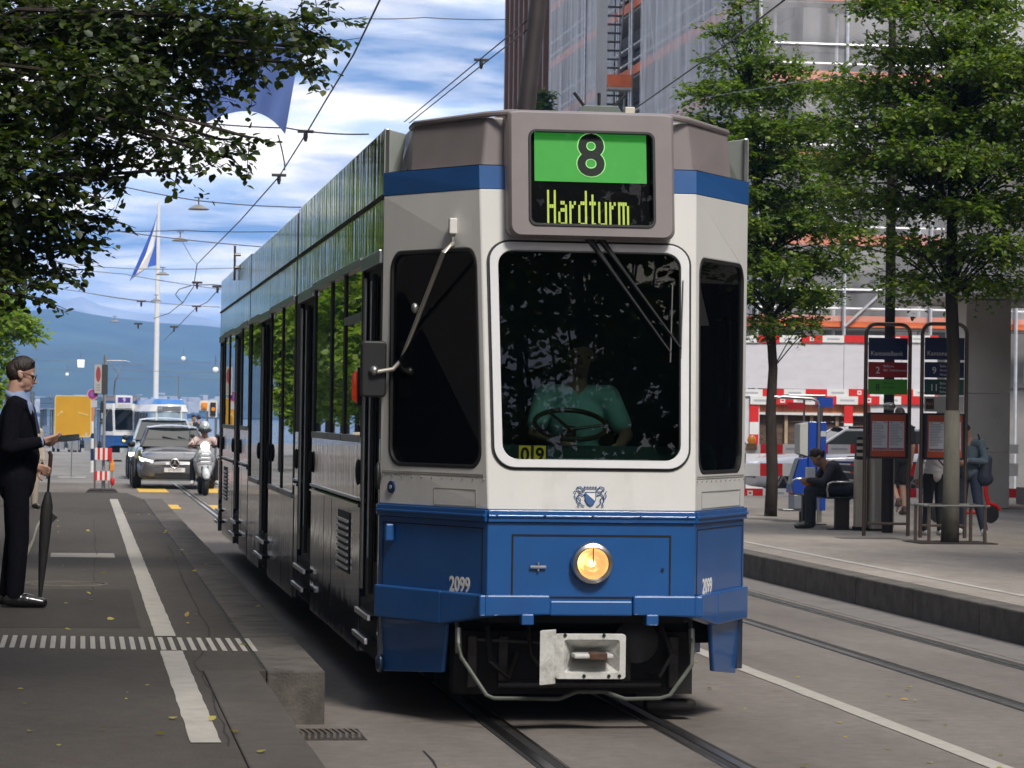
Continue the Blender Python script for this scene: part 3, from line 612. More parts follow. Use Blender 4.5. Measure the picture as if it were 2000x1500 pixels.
# ------------------------------------------------ sides
SEC = [(1.0, 8.02), (8.14, 14.86), (14.98, 21.65)]
DOORS = [(1.06, 2.22), (6.22, 7.66), (11.45, 12.85), (16.55, 17.85), (20.55, 21.5)]
WINS = [(2.32, 3.50), (3.62, 4.58), (4.70, 6.10), (8.30, 9.75), (9.87, 11.33), (12.97, 14.70), (15.12, 16.43), (17.97, 19.2), (19.32, 20.43)]
def sbox(b, sg, y0, y1, z0, z1, pr=0., th=.04):
    x0, x1 = sorted((sg * (1.1 + pr), sg * (1.1 - th))); b.box(x0, x1, y0, y1, z0, z1)
for sg in (-1, 1):
    for si, (y0, y1) in enumerate(SEC):
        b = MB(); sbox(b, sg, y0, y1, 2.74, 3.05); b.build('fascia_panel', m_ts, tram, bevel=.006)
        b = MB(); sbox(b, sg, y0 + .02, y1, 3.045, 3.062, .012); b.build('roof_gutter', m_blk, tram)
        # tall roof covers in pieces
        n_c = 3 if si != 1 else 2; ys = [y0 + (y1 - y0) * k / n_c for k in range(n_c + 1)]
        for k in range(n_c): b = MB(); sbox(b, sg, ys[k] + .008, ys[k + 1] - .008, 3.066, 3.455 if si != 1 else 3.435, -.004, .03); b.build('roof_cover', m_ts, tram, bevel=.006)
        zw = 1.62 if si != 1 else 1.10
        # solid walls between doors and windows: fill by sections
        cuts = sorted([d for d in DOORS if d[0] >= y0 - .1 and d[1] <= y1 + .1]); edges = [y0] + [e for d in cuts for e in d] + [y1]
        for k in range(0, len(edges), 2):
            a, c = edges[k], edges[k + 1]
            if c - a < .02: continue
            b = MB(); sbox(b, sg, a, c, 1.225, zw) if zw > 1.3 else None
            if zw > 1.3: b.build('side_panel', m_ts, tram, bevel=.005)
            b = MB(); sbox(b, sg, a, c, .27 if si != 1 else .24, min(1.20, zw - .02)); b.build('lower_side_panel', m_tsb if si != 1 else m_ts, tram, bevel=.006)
            for zz in ((1.185, 1.225) if si != 1 else ()):
                b = MB(); sbox(b, sg, a, c, zz - .008, zz + .012, .014); b.build('side_moulding', m_chr if zz > 1.2 else m_tsb, tram, bevel=.004)
            # pillars around windows
            ws = [w_ for w_ in WINS if a - .05 <= w_[0] and w_[1] <= c + .05]; ed = [a] + [e for w_ in ws for e in w_] + [c]
            for q in range(0, len(ed), 2):
                if ed[q + 1] - ed[q] > .01: b = MB(); sbox(b, sg, ed[q], ed[q + 1], zw, 2.74, -.002); b.build('window_pillar', m_blk, tram)
        if si != 1:
            # seams and louvre
            for ys_ in (y0 + (3.35 if si == 0 else 1.2), y0 + (4.0 if si == 0 else 3.2)): b = MB(); sbox(b, sg, ys_, ys_ + .012, .42, 1.17, .001); b.build('panel_seam', m_under, tram)
            ly = y0 + (1.9 if si == 0 else 4.3)
            b = MB(); sbox(b, sg, ly, ly + .85, .72, 1.12, .006); lv = b.build('louvre', m_blk, tram)
            for k in range(8): b = MB(); sbox(b, sg, ly + .04, ly + .81, .745 + k * .044, .765 + k * .044, .022, 0.); b.build('louvre_slat', m_chr, lv, bevel=.003)
        for (a, c) in WINS:
            if a < y0 or c > y1: continue
            b = MB(); xg = sg * 1.088; b.quad((xg, a, zw), (xg, c, zw), (xg, c, 2.74), (xg, a, 2.74)); wo_ = b.build('window', g_side, tram)
            b = MB(); sbox(b, sg, a - .03, c + .03, 2.70, 2.755, .020); b.build('window_trim', m_chr, wo_, bevel=.004)
            b = MB(); sbox(b, sg, a - .02, c + .02, zw - .035, zw + .012, .014); b.build('window_sill', m_steel, wo_, bevel=.004)
            if si == 0 and a < 3: b = MB(); sbox(b, sg, a, c, 2.36, 2.41, .006); b.build('transom', m_steel, wo_, bevel=.004)
    for (a, c) in DOORS:
        if sg > 0:
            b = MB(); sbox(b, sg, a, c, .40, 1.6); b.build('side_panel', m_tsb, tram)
            b = MB(); b.quad((1.088, a, 1.6), (1.088, c, 1.6), (1.088, c, 2.74), (1.088, a, 2.74)); b.build('window', g_side, tram); continue
        low = 8.1 < a < 14.9; zb = .62 if not low else .36; mid = (a + c) / 2
        b = MB(); sbox(b, sg, a, c, zb, 2.72, -.035, .05); d_ = b.build('door', m_blk, tram)
        for (u, v_) in ((a + .06, mid - .04), (mid + .04, c - .06)):
            xg = sg * 1.062; b = MB(); b.quad((xg, u, zb + .25), (xg, v_, zb + .25), (xg, v_, 2.6), (xg, u, 2.6))
            xg2 = sg * 1.068; b.v = [(xg2, p[1], p[2]) for p in b.v]; b.build('door_pane', glass_mat('door_glass', (.10, .11, .11), 1.55) if 'door_glass' not in MATS else MATS['door_glass'], d_)
        for u in (a + .02, mid - .02, mid + .02, c - .02): b = MB(); b.cyl((sg * 1.085, u, zb + .05), (sg * 1.085, u, 2.62), .014, 8); b.build('door_edge', m_steel if u in (a + .02, c - .02) else m_blk, d_)
        for u in (a - .05, c + .05): b = MB(); b.ell((sg * 1.11, u, 1.40), (.020, .035, .085), n=10, m=7); b.build('door_button', m_blk, d_, smooth=True)
        b = MB(); sbox(b, sg, a - .02, c + .02, 2.66, 2.74, .020); b.build('door_head_trim', m_chr, d_, bevel=.006)
        for k, (z, pr) in enumerate(((.555, .030), (.415, .045))):
            b = MB(); sbox(b, sg, a + .08, c - .25, z - .012, z + .012, pr, -.0); so_ = b.build('step', m_under, tram)
            x0, x1 = sorted((sg * (1.1 + pr), sg * (1.1 + pr + .02))); b = MB(); b.box(x0, x1, a + .08, c - .25, z - .018, z + .016); b.build('step_edge', m_chr, so_, bevel=.003)
        b = MB(); sbox(b, sg, a + .02, c - .02, .30, .62, -.01, .04); b.build('step_box', m_under, tram)
    for (y0, y1) in ((8.02, 8.14), (14.86, 14.98)):
        b = MB(); sbox(b, sg, y0 - .001, y1 + .001, .45, 3.38, -.06); b.build('gangway_bellows', m_blk, tram)
    # roof cover front plates seen beside the hood
    b = MB(); b.add([(sg * 1.1, 1.0, 3.07), (sg * 1.1, 1.0, 3.455), (sg * .955, 1.16, 3.44), (sg * 1.0, 1.14, 3.07), (sg * 1.1, 1.05, 3.07), (sg * 1.1, 1.05, 3.455), (sg * .955, 1.21, 3.44), (sg * 1.0, 1.19, 3.07)], [(0, 1, 2, 3), (4, 7, 6, 5), (0, 4, 5, 1), (1, 5, 6, 2), (2, 6, 7, 3), (3, 7, 4, 0)])
    b.build('roof_cover_end', mat('cover_end', (.33, .36, .33), .5, var=.08), tram, bevel=.005)
    b = MB(); b.tube([(-1.12, 17.9, 3.30), (-1.12, 17.9, 3.70)], .014, 6); b.tube([(-1.12, 17.9, 3.45), (-1.05, 17.9, 3.45)], .02, 6); b.tube([(-1.12, 17.9, 3.60), (-1.05, 17.9, 3.60)], .02, 6); b.build('roof_ladder_post', m_steel, tram)
# handles and lamps on the left flank
b = MB(); b.tube([(-1.11, 2.30, 2.03), (-1.135, 2.30, 2.015), (-1.135, 2.30, 1.865), (-1.11, 2.30, 1.85)], .022, 8); b.build('indicator_lamp', mat('indicator_red', (.75, .05, .01), .25, coat=.5, emis=(.9, .06, .01), estr=.06, var=.2, scale=20), tram, smooth=True)
b = MB(); b.box(-1.125, -1.10, 2.22, 2.27, 1.82, 2.06); b.build('indicator_base', m_blk, tram)
b = MB(); b.ell((-1.08, 1.02, .30), (.03, .05, .06)); b.build('coupling_socket', m_tsb, tram, smooth=True)
# floor, inner walls, seats, underframe, bogies
MB().box(-1.05, 1.05, 1.3, 21.6, .80, .88).build('floor', m_inner, tram)
MB().box(-1.06, 1.06, 1.3, 21.6, 2.98, 3.04).build('ceiling', m_inner, tram)
MB().box(-1.05, 1.05, 21.58, 21.65, .4, 3.05).build('rear_wall', m_tw, tram)
for k, yy in enumerate((3.0, 3.9, 4.8, 9.0, 10.2, 13.6, 15.6, 18.6, 19.8)):
    for sx in (-.75, .75):
        s = MB(); s.box(sx - .2, sx + .2, yy, yy + .42, 1.26, 1.34); s.box(sx - .2, sx + .2, yy + .36, yy + .44, 1.30, 1.85); s.cyl((sx, yy + .2, .88), (sx, yy + .2, 1.27), .04, 8); s.build('passenger_seat', m_seat, tram, bevel=.02)
MB().prism([(-.56, .12), (.56, .12), (.98, 1.02), (.98, 21.4), (-.98, 21.4), (-.98, 1.02)], .60, .72).build('underframe', m_under, tram)
MB().box(-.98, .98, 1.05, 21.4, .42, .60).build('underframe', m_under, tram)
for yb in (3.2, 4.9, 11.0, 12.4, 18.2, 19.9):
    for sx in (-.5, .5):
        w_ = MB(); w_.lathe([(.0, -.05), (.30, -.05), (.33, -.04), (.33, -.02), (.31, 0), (.31, .05), (.0, .05)], 28, Matrix.Translation((sx, yb, .31)) @ Matrix.Rotation(rad(90 if sx < 0 else -90), 4, 'Y')); w_.build('wheel', m_under, tram, smooth=True)
bf = MB(); bf.box(-.70, .70, .55, .75, .16, .52); bf.build('front_bulkhead', m_under, tram)
MB().lathe([(.0, 0), (.13, 0), (.13, .03), (.08, .06), (0, .07)], 24, Matrix.Translation((.36, .54, .47)) @ Matrix.Rotation(rad(90), 4, 'X')).build('horn', mat('horn_grey', (.06, .06, .06), .5, .4), tram, smooth=True)
for sx in (-.5, .5): MB().box(sx - .07, sx + .07, 1.6, 2.6, .045, .15).build('track_brake', m_under, tram)
MB().box(.44, .74, .60, .72, .06, .12).build('rail_guard', m_under, tram, bevel=.02)
# hoses, pipes and brackets in the gloom under the front
for k, (pts_, r_) in enumerate((([(-.52, .50, .55), (-.50, .42, .36), (-.40, .44, .26), (-.34, .52, .40)], .018), ([(.50, .5, .56), (.55, .42, .40), (.48, .42, .28), (.42, .52, .30)], .016), ([(-.62, .52, .48), (-.2, .50, .46), (.1, .50, .50)], .014), ([(-.45, .5, .22), (.5, .5, .22)], .022), ([(-.28, .48, .56), (-.27, .44, .40), (-.22, .46, .33)], .012))):
    MB().tube(pts_, r_, 8).build('hose', mat('greasy_hose', (.035, .032, .030), .45, var=.4, scale=30), tram, smooth=True)
for x in (-.6, -.42, .3, .58): MB().box(x - .03, x + .03, .50, .56, .20, .50).build('hanger_bracket', mat('greasy_metal', (.045, .04, .036), .5, .5, var=.5, scale=25, dirt=.5, dcol=(.10, .06, .04), dscale=8), tram, bevel=.008)
# white coupler shield
cp = MB(); Q = [(-.235, .62 - .45), (-.235, .545)]
def CW(p): return Vector(p)
cp.plate(rrect(-.215, .185, .200, .515, .02, 3), [rrect(-.165, .150, .245, .475, .02, 3)], lambda a, c, d: (a, -.10 + d, c), .03)
o4 = [(-.165, .245), (.150, .245), (.150, .475), (-.165, .475)]; i4 = [(-.07, .335), (.06, .335), (.06, .385), (-.07, .385)]
for k in range(4):
    a, c = o4[k], o4[(k + 1) % 4]; d, e = i4[(k + 1) % 4], i4[k]; cp.quad((a[0], -.098, a[1]), (c[0], -.098, c[1]), (d[0], .06, d[1]), (e[0], .06, e[1]))
cp.quad((-.07, .06, .335), (.06, .06, .335), (.06, .06, .385), (-.07, .06, .385))
m_cp = mat('coupler_white', (.58, .58, .55), .55, var=.12, dirt=.75, dcol=(.13, .09, .065), dscale=7, bump=.25)
CZ = lambda z: .275 + (z - .165) * .80
cp.v = [(x, y_, CZ(z)) for x, y_, z in cp.v]
cpo = cp.build('coupler', m_cp, tram, bevel=.006)
wg = MB(); wg.prism([(-.215, -.10), (-.205, -.07), (-.305, -.165), (-.315, -.185)], .165, .545, 2); wg.v = [(x, y_, CZ(z)) for x, y_, z in wg.v]; wg.build('coupler_wing', m_cp, cpo, bevel=.006)
MB().box(-.115, .105, -.16, .02, CZ(.348), CZ(.380)).build('coupler_tongue', m_cp, cpo, bevel=.008)
MB().box(-.03, .07, -.165, -.10, CZ(.34), CZ(.388)).build('coupler_pin', mat('rusty_pin', (.10, .05, .035), .7, .3, var=.4, scale=30), cpo, bevel=.004)
for x, z in ((-.16, .505), (.15, .222), (-.05, .222), (.06, .505), (.09, .222)): MB().cyl((x, -.106, CZ(z)), (x, -.095, CZ(z)), .010, 10).build('bolt', m_under, cpo)
# bent lifeguard tube
lg = MB(); lg.tube([(-.72, .30, .62), (-.72, .24, .48), (-.705, .18, .40), (-.57, .10, .195), (-.53, .09, .178), (-.16, .08, .175), (-.06, .08, .215), (.10, .08, .215), (.22, .08, .175), (.42, .09, .178), (.48, .10, .195), (.62, .18, .36), (.63, .22, .46), (.63, .30, .62)], .012, 8)
lgo = lg.build('lifeguard_bar', mat('lifeguard_grey', (.10, .11, .095), .6, .3, var=.25, scale=15), tram, smooth=True)
for x, y_ in ((-.715, .22), (.632, .22)): MB().tube([(x, y_ + .01, .42), (x, y_ + .04, .56)], .018, 8).build('bar_sleeve', m_steel, lgo)
# mirror on its bent arm, lamp above
P0 = fnL(.765, .83, -.03); 
MR = Vector((-1.155, .93, 2.03))
ma = MB(); ma.tube([P0, P0 + Vector((-.02, -.05, -.02)), P0 + Vector((-.06, -.07, -.05)), MR + Vector((.16, -.06, .055)), MR + Vector((.11, -.07, -.0)), MR + Vector((.0, -.07, -.02))], .0135, 10)
mo = ma.build('mirror_arm', mat('mirror_arm_grey', (.42, .39, .34), .4, .4), tram, smooth=True)
MB().prism(rrect(-.075, .075, -.165, .165, .025, 4), -.045, .035, 1, Matrix.Translation(MR)).build('mirror_housing', m_blk, mo, bevel=.012)
MB().ell(MR + Vector((.0, -.06, -.01)), (.03, .03, .03)).build('mirror_joint', m_steel, mo, smooth=True)
pm = P0 * .45 + MR * .55 + Vector((.03, -.06, .03)); MB().ell(pm, (.022, .022, .03)).build('arm_clamp', m_steel, mo, smooth=True)
q = MB(); q.box(-.022, .022, -.03, .03, -.045, .045, Matrix.Translation(fnL(.765, .885, -.03))); q.build('arm_bracket', mat('bracket_white', (.75, .73, .70), .5), mo, bevel=.006)
q = MB(); q.cyl(fnL(.765, .85, -.03), fnL(.765, .82, -.03), .014, 10); q.build('arm_pivot', m_steel, mo)
# second, folded mirror inside the left window's view: sun blind on the inner side
# wipers
fn0, w0, h0 = face(0, 1.24, ZS)
for (sa, ta, sb_, tb) in ((.492, .838, .875, .492), (.545, .838, .925, .505)):
    A = fn0(sa, ta + .012, -.028); B = fn0(sb_, tb, -.034); wv = MB(); mid = A.lerp(B, .30)
    wv.tube([A, A.lerp(B, .08), mid, B], [.024, .018, .010, .006], 8); wp = wv.build('wiper', m_blk, tram, smooth=True)
    MB().cyl(fn0(sa, ta + .014, 0), fn0(sa, ta + .014, -.045), .022, 12).build('wiper_pivot', m_blk, wp)
    bl0 = fn0(sb_ + .012, tb + .20, -.030); MB().tube([fn0(sb_ + .010, tb + .215, -.026), fn0(sb_ - .0, tb - .03, -.026)], .0045, 6).build('wiper_blade', m_steel, wp)
    MB().ell(fn0(sa + (-.09 if sa < .5 else .075), ta + .016, -.01), (.008, .012, .014)).build('washer_jet', m_blk, wp)
# cab interior: dashboard, wheel, seat, bulkhead, number cards
b = MB(); b.prism([(.10, 1.20), (.62, 1.20), (.62, 1.56), (.50, 1.60), (.20, 1.52), (.12, 1.44)], -.56, .56, 0); b.build('dashboard', mat('dashboard_green', (.045, .075, .068), .45, var=.15), tram, bevel=.02)
b = MB(); b.box(-.30, .34, .12, .14, 1.50, 1.53); b.build('dash_rail', m_steel, tram)
sw = MB(); Ms = Matrix.Translation((-.03, .60, 1.72)) @ Matrix.Rotation(rad(24), 4, 'X'); sw.tube([Ms @ Vector((.21 * math.cos(a), .21 * math.sin(a), 0)) for a in np.linspace(0, 2 * math.pi, 32, endpoint=False)], .015, 8, closed=True); sw.cyl(Ms @ Vector((0, 0, -.20)), Ms @ Vector((0, 0, -.02)), .035, 10)
for a in (0, 120, 240): sw.tube([Ms @ Vector((0, 0, -.03)), Ms @ Vector((.2 * math.cos(rad(a)), .2 * math.sin(rad(a)), 0))], .010, 6)
sw.build('steering_wheel', mat('wheel_brown', (.05, .03, .02), .35), tram, smooth=True)
MB().box(-1.04, 1.04, 1.55, 1.60, .88, 3.0).build('cab_bulkhead', m_cab, tram)
MB().prism([(-.55, .10), (.55, .10), (1.04, 1.03), (1.04, 1.55), (-1.04, 1.55), (-1.04, 1.03)], .86, .92).build('cab_floor', m_cab, tram)
MB().prism([(-.52, .34), (.52, .34), (.98, 1.06), (.98, 1.52), (-.98, 1.52), (-.98, 1.06)], 2.88, 2.93).build('cab_ceiling', m_cab, tram)
b = MB(); b.box(-.10, .34, 1.18, 1.30, 1.30, 2.0); b.box(-.10, .34, .82, 1.24, 1.28, 1.38); b.cyl((.12, 1.02, .92), (.12, 1.02, 1.30), .06, 10); b.build('driver_seat', m_cab, tram, bevel=.04)
for k, ch in ((0, '0'), (1, '9')):
    cxx = -.375 + k * .085; bb = MB(); bb.box(cxx - .034, cxx + .034, .075, .080, 1.49, 1.60); cd = bb.build('number_card', mat('card_yellow', (.80, .52, .06), .6, var=.06, emis=(.8, .5, .05), estr=.05), tram)
    text('card_digit', ch, .11, frame_m((cxx, .0735, 1.545), (1, 0, 0), (0, 0, 1)), mat('digit_black'), cd, sx=.9, bold=.003)
b = MB(); b.ell((.80, .86, 1.50), (.10, .10, .14)); b.ell((.66, .72, 1.42), (.10, .08, .06)); tag(b.build('plastic_bag', mat('bag_teal', (.08, .30, .24), .7, var=.3, bump=.5, bscale=18), smooth=True, loc=(2.85, 16.45, 0)), 'crumpled teal bag lying behind the right cab window of the front tram', 'bag')
# ------------------------------------------------------------------ trees
m_bark = mat('bark_dark', (.035, .026, .020), .9, var=.4, scale=14, bump=.8, bscale=26, stretch=(1, 1, .25)); m_bark2 = mat('bark_pale_wrap', (.115, .108, .088), .9, var=.25, scale=8, bump=.4, bscale=30, stretch=(1, 1, .3), dirt=.4, dcol=(.08, .07, .06), dscale=5)
lf_dark = leaf_mat('leaf_linden', (.022, .042, .008), (.044, .076, .011), (.11, .140, .016), .45); lf_light = leaf_mat('leaf_sunlit', (.11, .20, .02), (.17, .28, .03), (.28, .34, .04), .5); lf_mid = leaf_mat('leaf_street', (.05, .10, .015), (.085, .15, .02), (.16, .20, .03), .42)  # lf_light: sunlight on the mirrored crowns put into the leaf colour
lf_str = leaf_mat('leaf_street_fresh', (.070, .130, .016), (.118, .205, .022), (.25, .31, .035), .45)
def leaves(P_, D, Nn, size):
    """leaf blades folded along the midrib, from base points, directions and normals"""
    n = len(P_); D = D / np.linalg.norm(D, axis=1, keepdims=True); S = np.cross(D, Nn); S /= np.linalg.norm(S, axis=1, keepdims=True) + 1e-9; U_ = np.cross(S, D); s = size[:, None]
    pts = [P_, P_ + s * (.30 * D + .42 * S + .10 * U_), P_ + s * (.72 * D + .34 * S + .07 * U_), P_ + s * 1.08 * D, P_ + s * (.72 * D - .34 * S + .07 * U_), P_ + s * (.30 * D - .42 * S + .10 * U_)]
    return np.stack(pts, 1).reshape(-1, 3)
def foliage(clusters, ntw, per, size, seed, flat=.55, droop=.25, tl=.45, solid=.5):
    """clusters: (centre, radii); twigs with alternating leaves thrown through each ellipsoid"""
    r = np.random.default_rng(seed); V = []; tw = []
    vol = np.array([c[1][0] * c[1][1] * c[1][2] for c in clusters]) ** .72; cnt = np.maximum(4, (ntw * vol / vol.sum())).astype(int)
    for (c, R_), k in zip(clusters, cnt):
        u = r.normal(size=(k, 3)); u /= np.linalg.norm(u, axis=1, keepdims=True); rr_ = r.uniform(0, 1, (k, 1)) ** solid
        st = np.array(c) + u * rr_ * np.array(R_) * .82
        d = u * np.array([1, 1, flat]) + r.normal(size=(k, 3)) * .45; d[:, 2] -= droop * r.uniform(.2, 1, k); d /= np.linalg.norm(d, axis=1, keepdims=True)
        ln = r.uniform(.5, 1.0, (k, 1)) * tl
        tw.append((st, st + d * ln))
        t = (np.arange(per) + .5) / per
        base = (st[:, None, :] + d[:, None, :] * ln[:, None, :] * t[None, :, None])
        base[:, :, 2] -= (t[None, :] ** 2) * .10 * ln
        n = k * per; base = base.reshape(-1, 3) + r.normal(size=(n, 3)) * .012
        dd = np.repeat(d, per, 0); side = np.cross(dd, np.array([0, 0, 1.0])) + 1e-4; side /= np.linalg.norm(side, axis=1, keepdims=True)
        sgn = np.tile(np.where(np.arange(per) % 2 == 0, 1., -1.), k)[:, None]
        ld = dd * .55 + side * sgn * .8 + r.normal(size=(n, 3)) * .35; ld[:, 2] -= droop * r.uniform(0, 1.4, n)
        nn = np.tile(np.array([[0, -.15, 1.0]]), (n, 1)) + r.normal(size=(n, 3)) * .32
        V.append(leaves(base, ld, nn, size * r.uniform(.65, 1.2, n)))
    return np.concatenate(V), np.concatenate([a for a, _ in tw]), np.concatenate([b for _, b in tw])
def leaf_obj(name, V, m, parent):
    n = len(V) // 6; me = bpy.data.meshes.new(name); me.vertices.add(len(V)); me.vertices.foreach_set('co', V.astype(np.float32).ravel())
    k = np.arange(n)[:, None] * 6; F_ = np.concatenate([k + [0, 1, 2, 3], k + [0, 3, 4, 5]], 1).reshape(-1)
    me.loops.add(len(F_)); me.loops.foreach_set('vertex_index', F_.astype(np.int32)); me.polygons.add(2 * n); me.polygons.foreach_set('loop_start', (np.arange(2 * n) * 4).astype(np.int32))
    me.update(calc_edges=True); me.materials.append(m); o = link(name, me, parent); o['kind'] = 'stuff'; return o
def tree(name, label, base, trunk, clusters, m_leaf, ntw, per, size, seed, group=None, r0=.14, wrap=None, twigs=True, flat=.55, droop=.25, tl=.45, brk=None):
    """base: foot of the trunk; trunk: list of (point, radius); clusters in place coordinates"""
    root = thing(name, label, 'tree', base, 0, group); B = Vector(base); r = random.Random(seed)
    rel = lambda p: Vector(p) - B
    tb = MB(); tb.tube([rel(p) for p, _ in trunk], [q for _, q in trunk], 12); tb.build('trunk', brk or m_bark, root, smooth=2)
    if wrap:
        lo = [(p, q) for p, q in trunk if p[2] <= wrap + 1e-3]; wb = MB(); wb.tube([rel(p) for p, _ in lo], [q + .012 for _, q in lo], 14); wb.build('trunk_wrap', m_bark2, root, smooth=2)
    bb = MB(); tp = [Vector(p) for p, _ in trunk]
    for c, R_ in clusters:
        c = Vector(c); best = min((p for p in tp if p.z < c.z + .3 and p.z > 1.5), key=lambda p: (p - c).length + .8 * abs(p.z - c.z + .5), default=tp[-1])
        d = c - best; m1 = best + d * .5 + Vector((r.uniform(-.1, .1), r.uniform(-.1, .1), .12 * d.length)); w_ = max(.008, min(.030, .008 * d.length + .006))
        bb.tube([rel(best), rel(m1), rel(c), rel(c + d.normalized() * R_[0] * .5)], [w_, w_ * .7, w_ * .45, .006], 6)
    V, a, b_ = foliage(clusters, ntw, per, size, seed, flat, droop, tl)
    if twigs:
        for p, q in zip(a[::2], b_[::2]): bb.tube([rel(Vector(p)), rel(Vector(q))], [.006, .003], 3, caps=False)
    bb.build('branches', brk or m_bark, root, fix=False)
    leaf_obj('crown', V - np.array(base), m_leaf, root)
    return root
# left avenue tree hanging into the picture: clusters along its drooping boughs
def C(px, py, Y, rx, ry, rz=None): p = at(px, py, Y=Y); s = Y / FPX; return ((p.x, p.y, p.z), (rx * s, (rz or rx * .9) * s, ry * s))
cl = [C(-150, 80, 26, 190, 160), C(60, 40, 27, 190, 110), C(240, 40, 26, 150, 95), C(410, 30, 25.5, 120, 75), C(500, 70, 26, 70, 50), C(560, 40, 25, 70, 40), C(630, 42, 25, 55, 13), C(610, 95, 25.4, 38, 20), C(600, 128, 25.4, 42, 9), C(560, 100, 26, 40, 26),
      C(-120, 300, 27, 160, 150), C(60, 200, 26, 150, 100), C(200, 150, 25, 120, 85), C(330, 130, 26, 95, 70), C(440, 105, 26, 70, 34), C(500, 115, 26, 45, 20), C(300, 205, 27, 85, 42), C(372, 180, 26, 36, 34),
      C(40, 330, 25, 120, 100), C(140, 300, 26, 75, 65), C(215, 300, 26, 40, 36), C(290, 270, 26, 66, 30), C(360, 275, 25.5, 60, 26), C(430, 272, 25, 50, 19), C(485, 268, 24.8, 30, 10), C(430, 305, 25, 30, 16), C(345, 330, 25.3, 26, 28), C(290, 320, 25.5, 26, 16), C(210, 335, 25.6, 34, 12), C(250, 345, 25.5, 16, 14),
      C(30, 440, 26, 95, 70), C(120, 420, 26, 62, 50), C(170, 425, 26, 42, 26), C(140, 470, 26, 46, 24), C(175, 485, 26, 22, 9), C(60, 510, 25.5, 70, 36), C(105, 535, 25.5, 34, 13), C(25, 555, 25, 50, 28), C(60, 582, 25, 22, 12), C(-100, 500, 26, 120, 90),
      ((-2.2, 27, 8.6), (2.2, 2.2, 1.4)), ((.2, 26, 8.6), (1.7, 2.0, 1.2)), ((-4.2, 27, 7.2), (1.8, 2, 1.6)), ((-2.4, 29.5, 6.4), (1.8, 1.5, 1.4)), ((-2.2, 24, 6.6), (1.8, 1.4, 1.2))]
tree('linden_tree', 'dark linden tree whose boughs hang into the upper left corner', (-2.9, 27, .30), [((-2.9, 27, .3), .22), ((-2.85, 27, 2.6), .18), ((-2.7, 27, 4.2), .16), ((-2.4, 26.8, 5.6), .12), ((-1.9, 26.6, 6.8), .09), ((-1.6, 26.5, 8.2), .05)], cl, lf_dark, 14500, 9, .074, 11, 'avenue trees on the left pavement', r0=.2, droop=.35, tl=.42, flat=.5)
def round_crown(x, y, z0, z1, r, n, seed, sq=1.):
    rr_ = random.Random(seed); out = []
    for i in range(n):
        t = (i + .5) / n; z = z0 + (z1 - z0) * t; w = r * math.sin(math.pi * min(.97, .18 + .8 * t)) ** .7; a = i * 2.4 + rr_.uniform(-.4, .4); q = w * rr_.uniform(.35, .85)
        s = r * rr_.uniform(.30, .46); out.append(((x + q * math.cos(a), y + q * math.sin(a), z), (s, s, s * .6)))
    return out
# trees standing further up the left side, out of the frame but mirrored in the tram's flank, and the one overhead
protos = []
for i, (x, y, z0, z1, r, m_, ntw, lab) in enumerate((
        (-1.6, 11.5, 6.2, 11.5, 4.4, lf_dark, 6500, 'linden tree overhanging the near left pavement above the painted line'),
        (-4.4, 43, 2.8, 11.0, 2.9, lf_mid, 4500, 'linden tree on the left pavement behind the overhanging one'),
        (-4.7, 58, 2.0, 12.0, 2.9, lf_light, 4800, 'bright leafed tree on the left beside the end of the pavement'))):
    protos.append(tree('linden_tree', lab, (x - (2.6 if i == 0 else 0), y, .30 if y < 55 else 0), [((x - (2.6 if i == 0 else 0), y, .2 if y < 55 else 0), .2), ((x, y, 2.6), .17), ((x + .1, y, 5), .12), ((x, y + .1, z1 - .6), .05)], round_crown(x, y, z0, z1, r, 22, 20 + i), m_, ntw, 8, .17, 30 + i, 'avenue trees on the left pavement', twigs=False, tl=.6))
for i, y in enumerate((65, 72, 79, 86, 94, 102, 111, 121, 132)):
    t_c = copy_tree(protos[2 if i % 3 else 1]); t_c.location = (-.0272 * y - 3.25, y, 0); t_c.rotation_euler = (0, 0, i * 1.3); t_c.scale = (1 + .08 * (i % 3), 1 + .08 * (i % 3), 1 + .06 * (i % 4))
    t_c['label'] = 'avenue tree in the leafy row along the left edge of the square'
# lime-green young tree at the left picture edge
yt = (-2.62, 92, 0)
tree('young_tree', 'small lime green tree at the left picture edge behind the man', yt, [(yt, .09), ((-2.62, 92, 2), .08), ((-2.55, 92, 4), .05)], [C(25, 625, 92, 48, 26), C(60, 650, 92, 30, 20), C(-20, 640, 92, 50, 40), C(5, 690, 92, 18, 30), C(-15, 740, 92, 30, 50), C(20, 605, 92, 26, 12), C(-40, 790, 92, 30, 40)], leaf_mat('leaf_lime', (.16, .26, .02), (.24, .36, .03), (.36, .42, .05), .5), 900, 8, .13, 51, tl=.4)
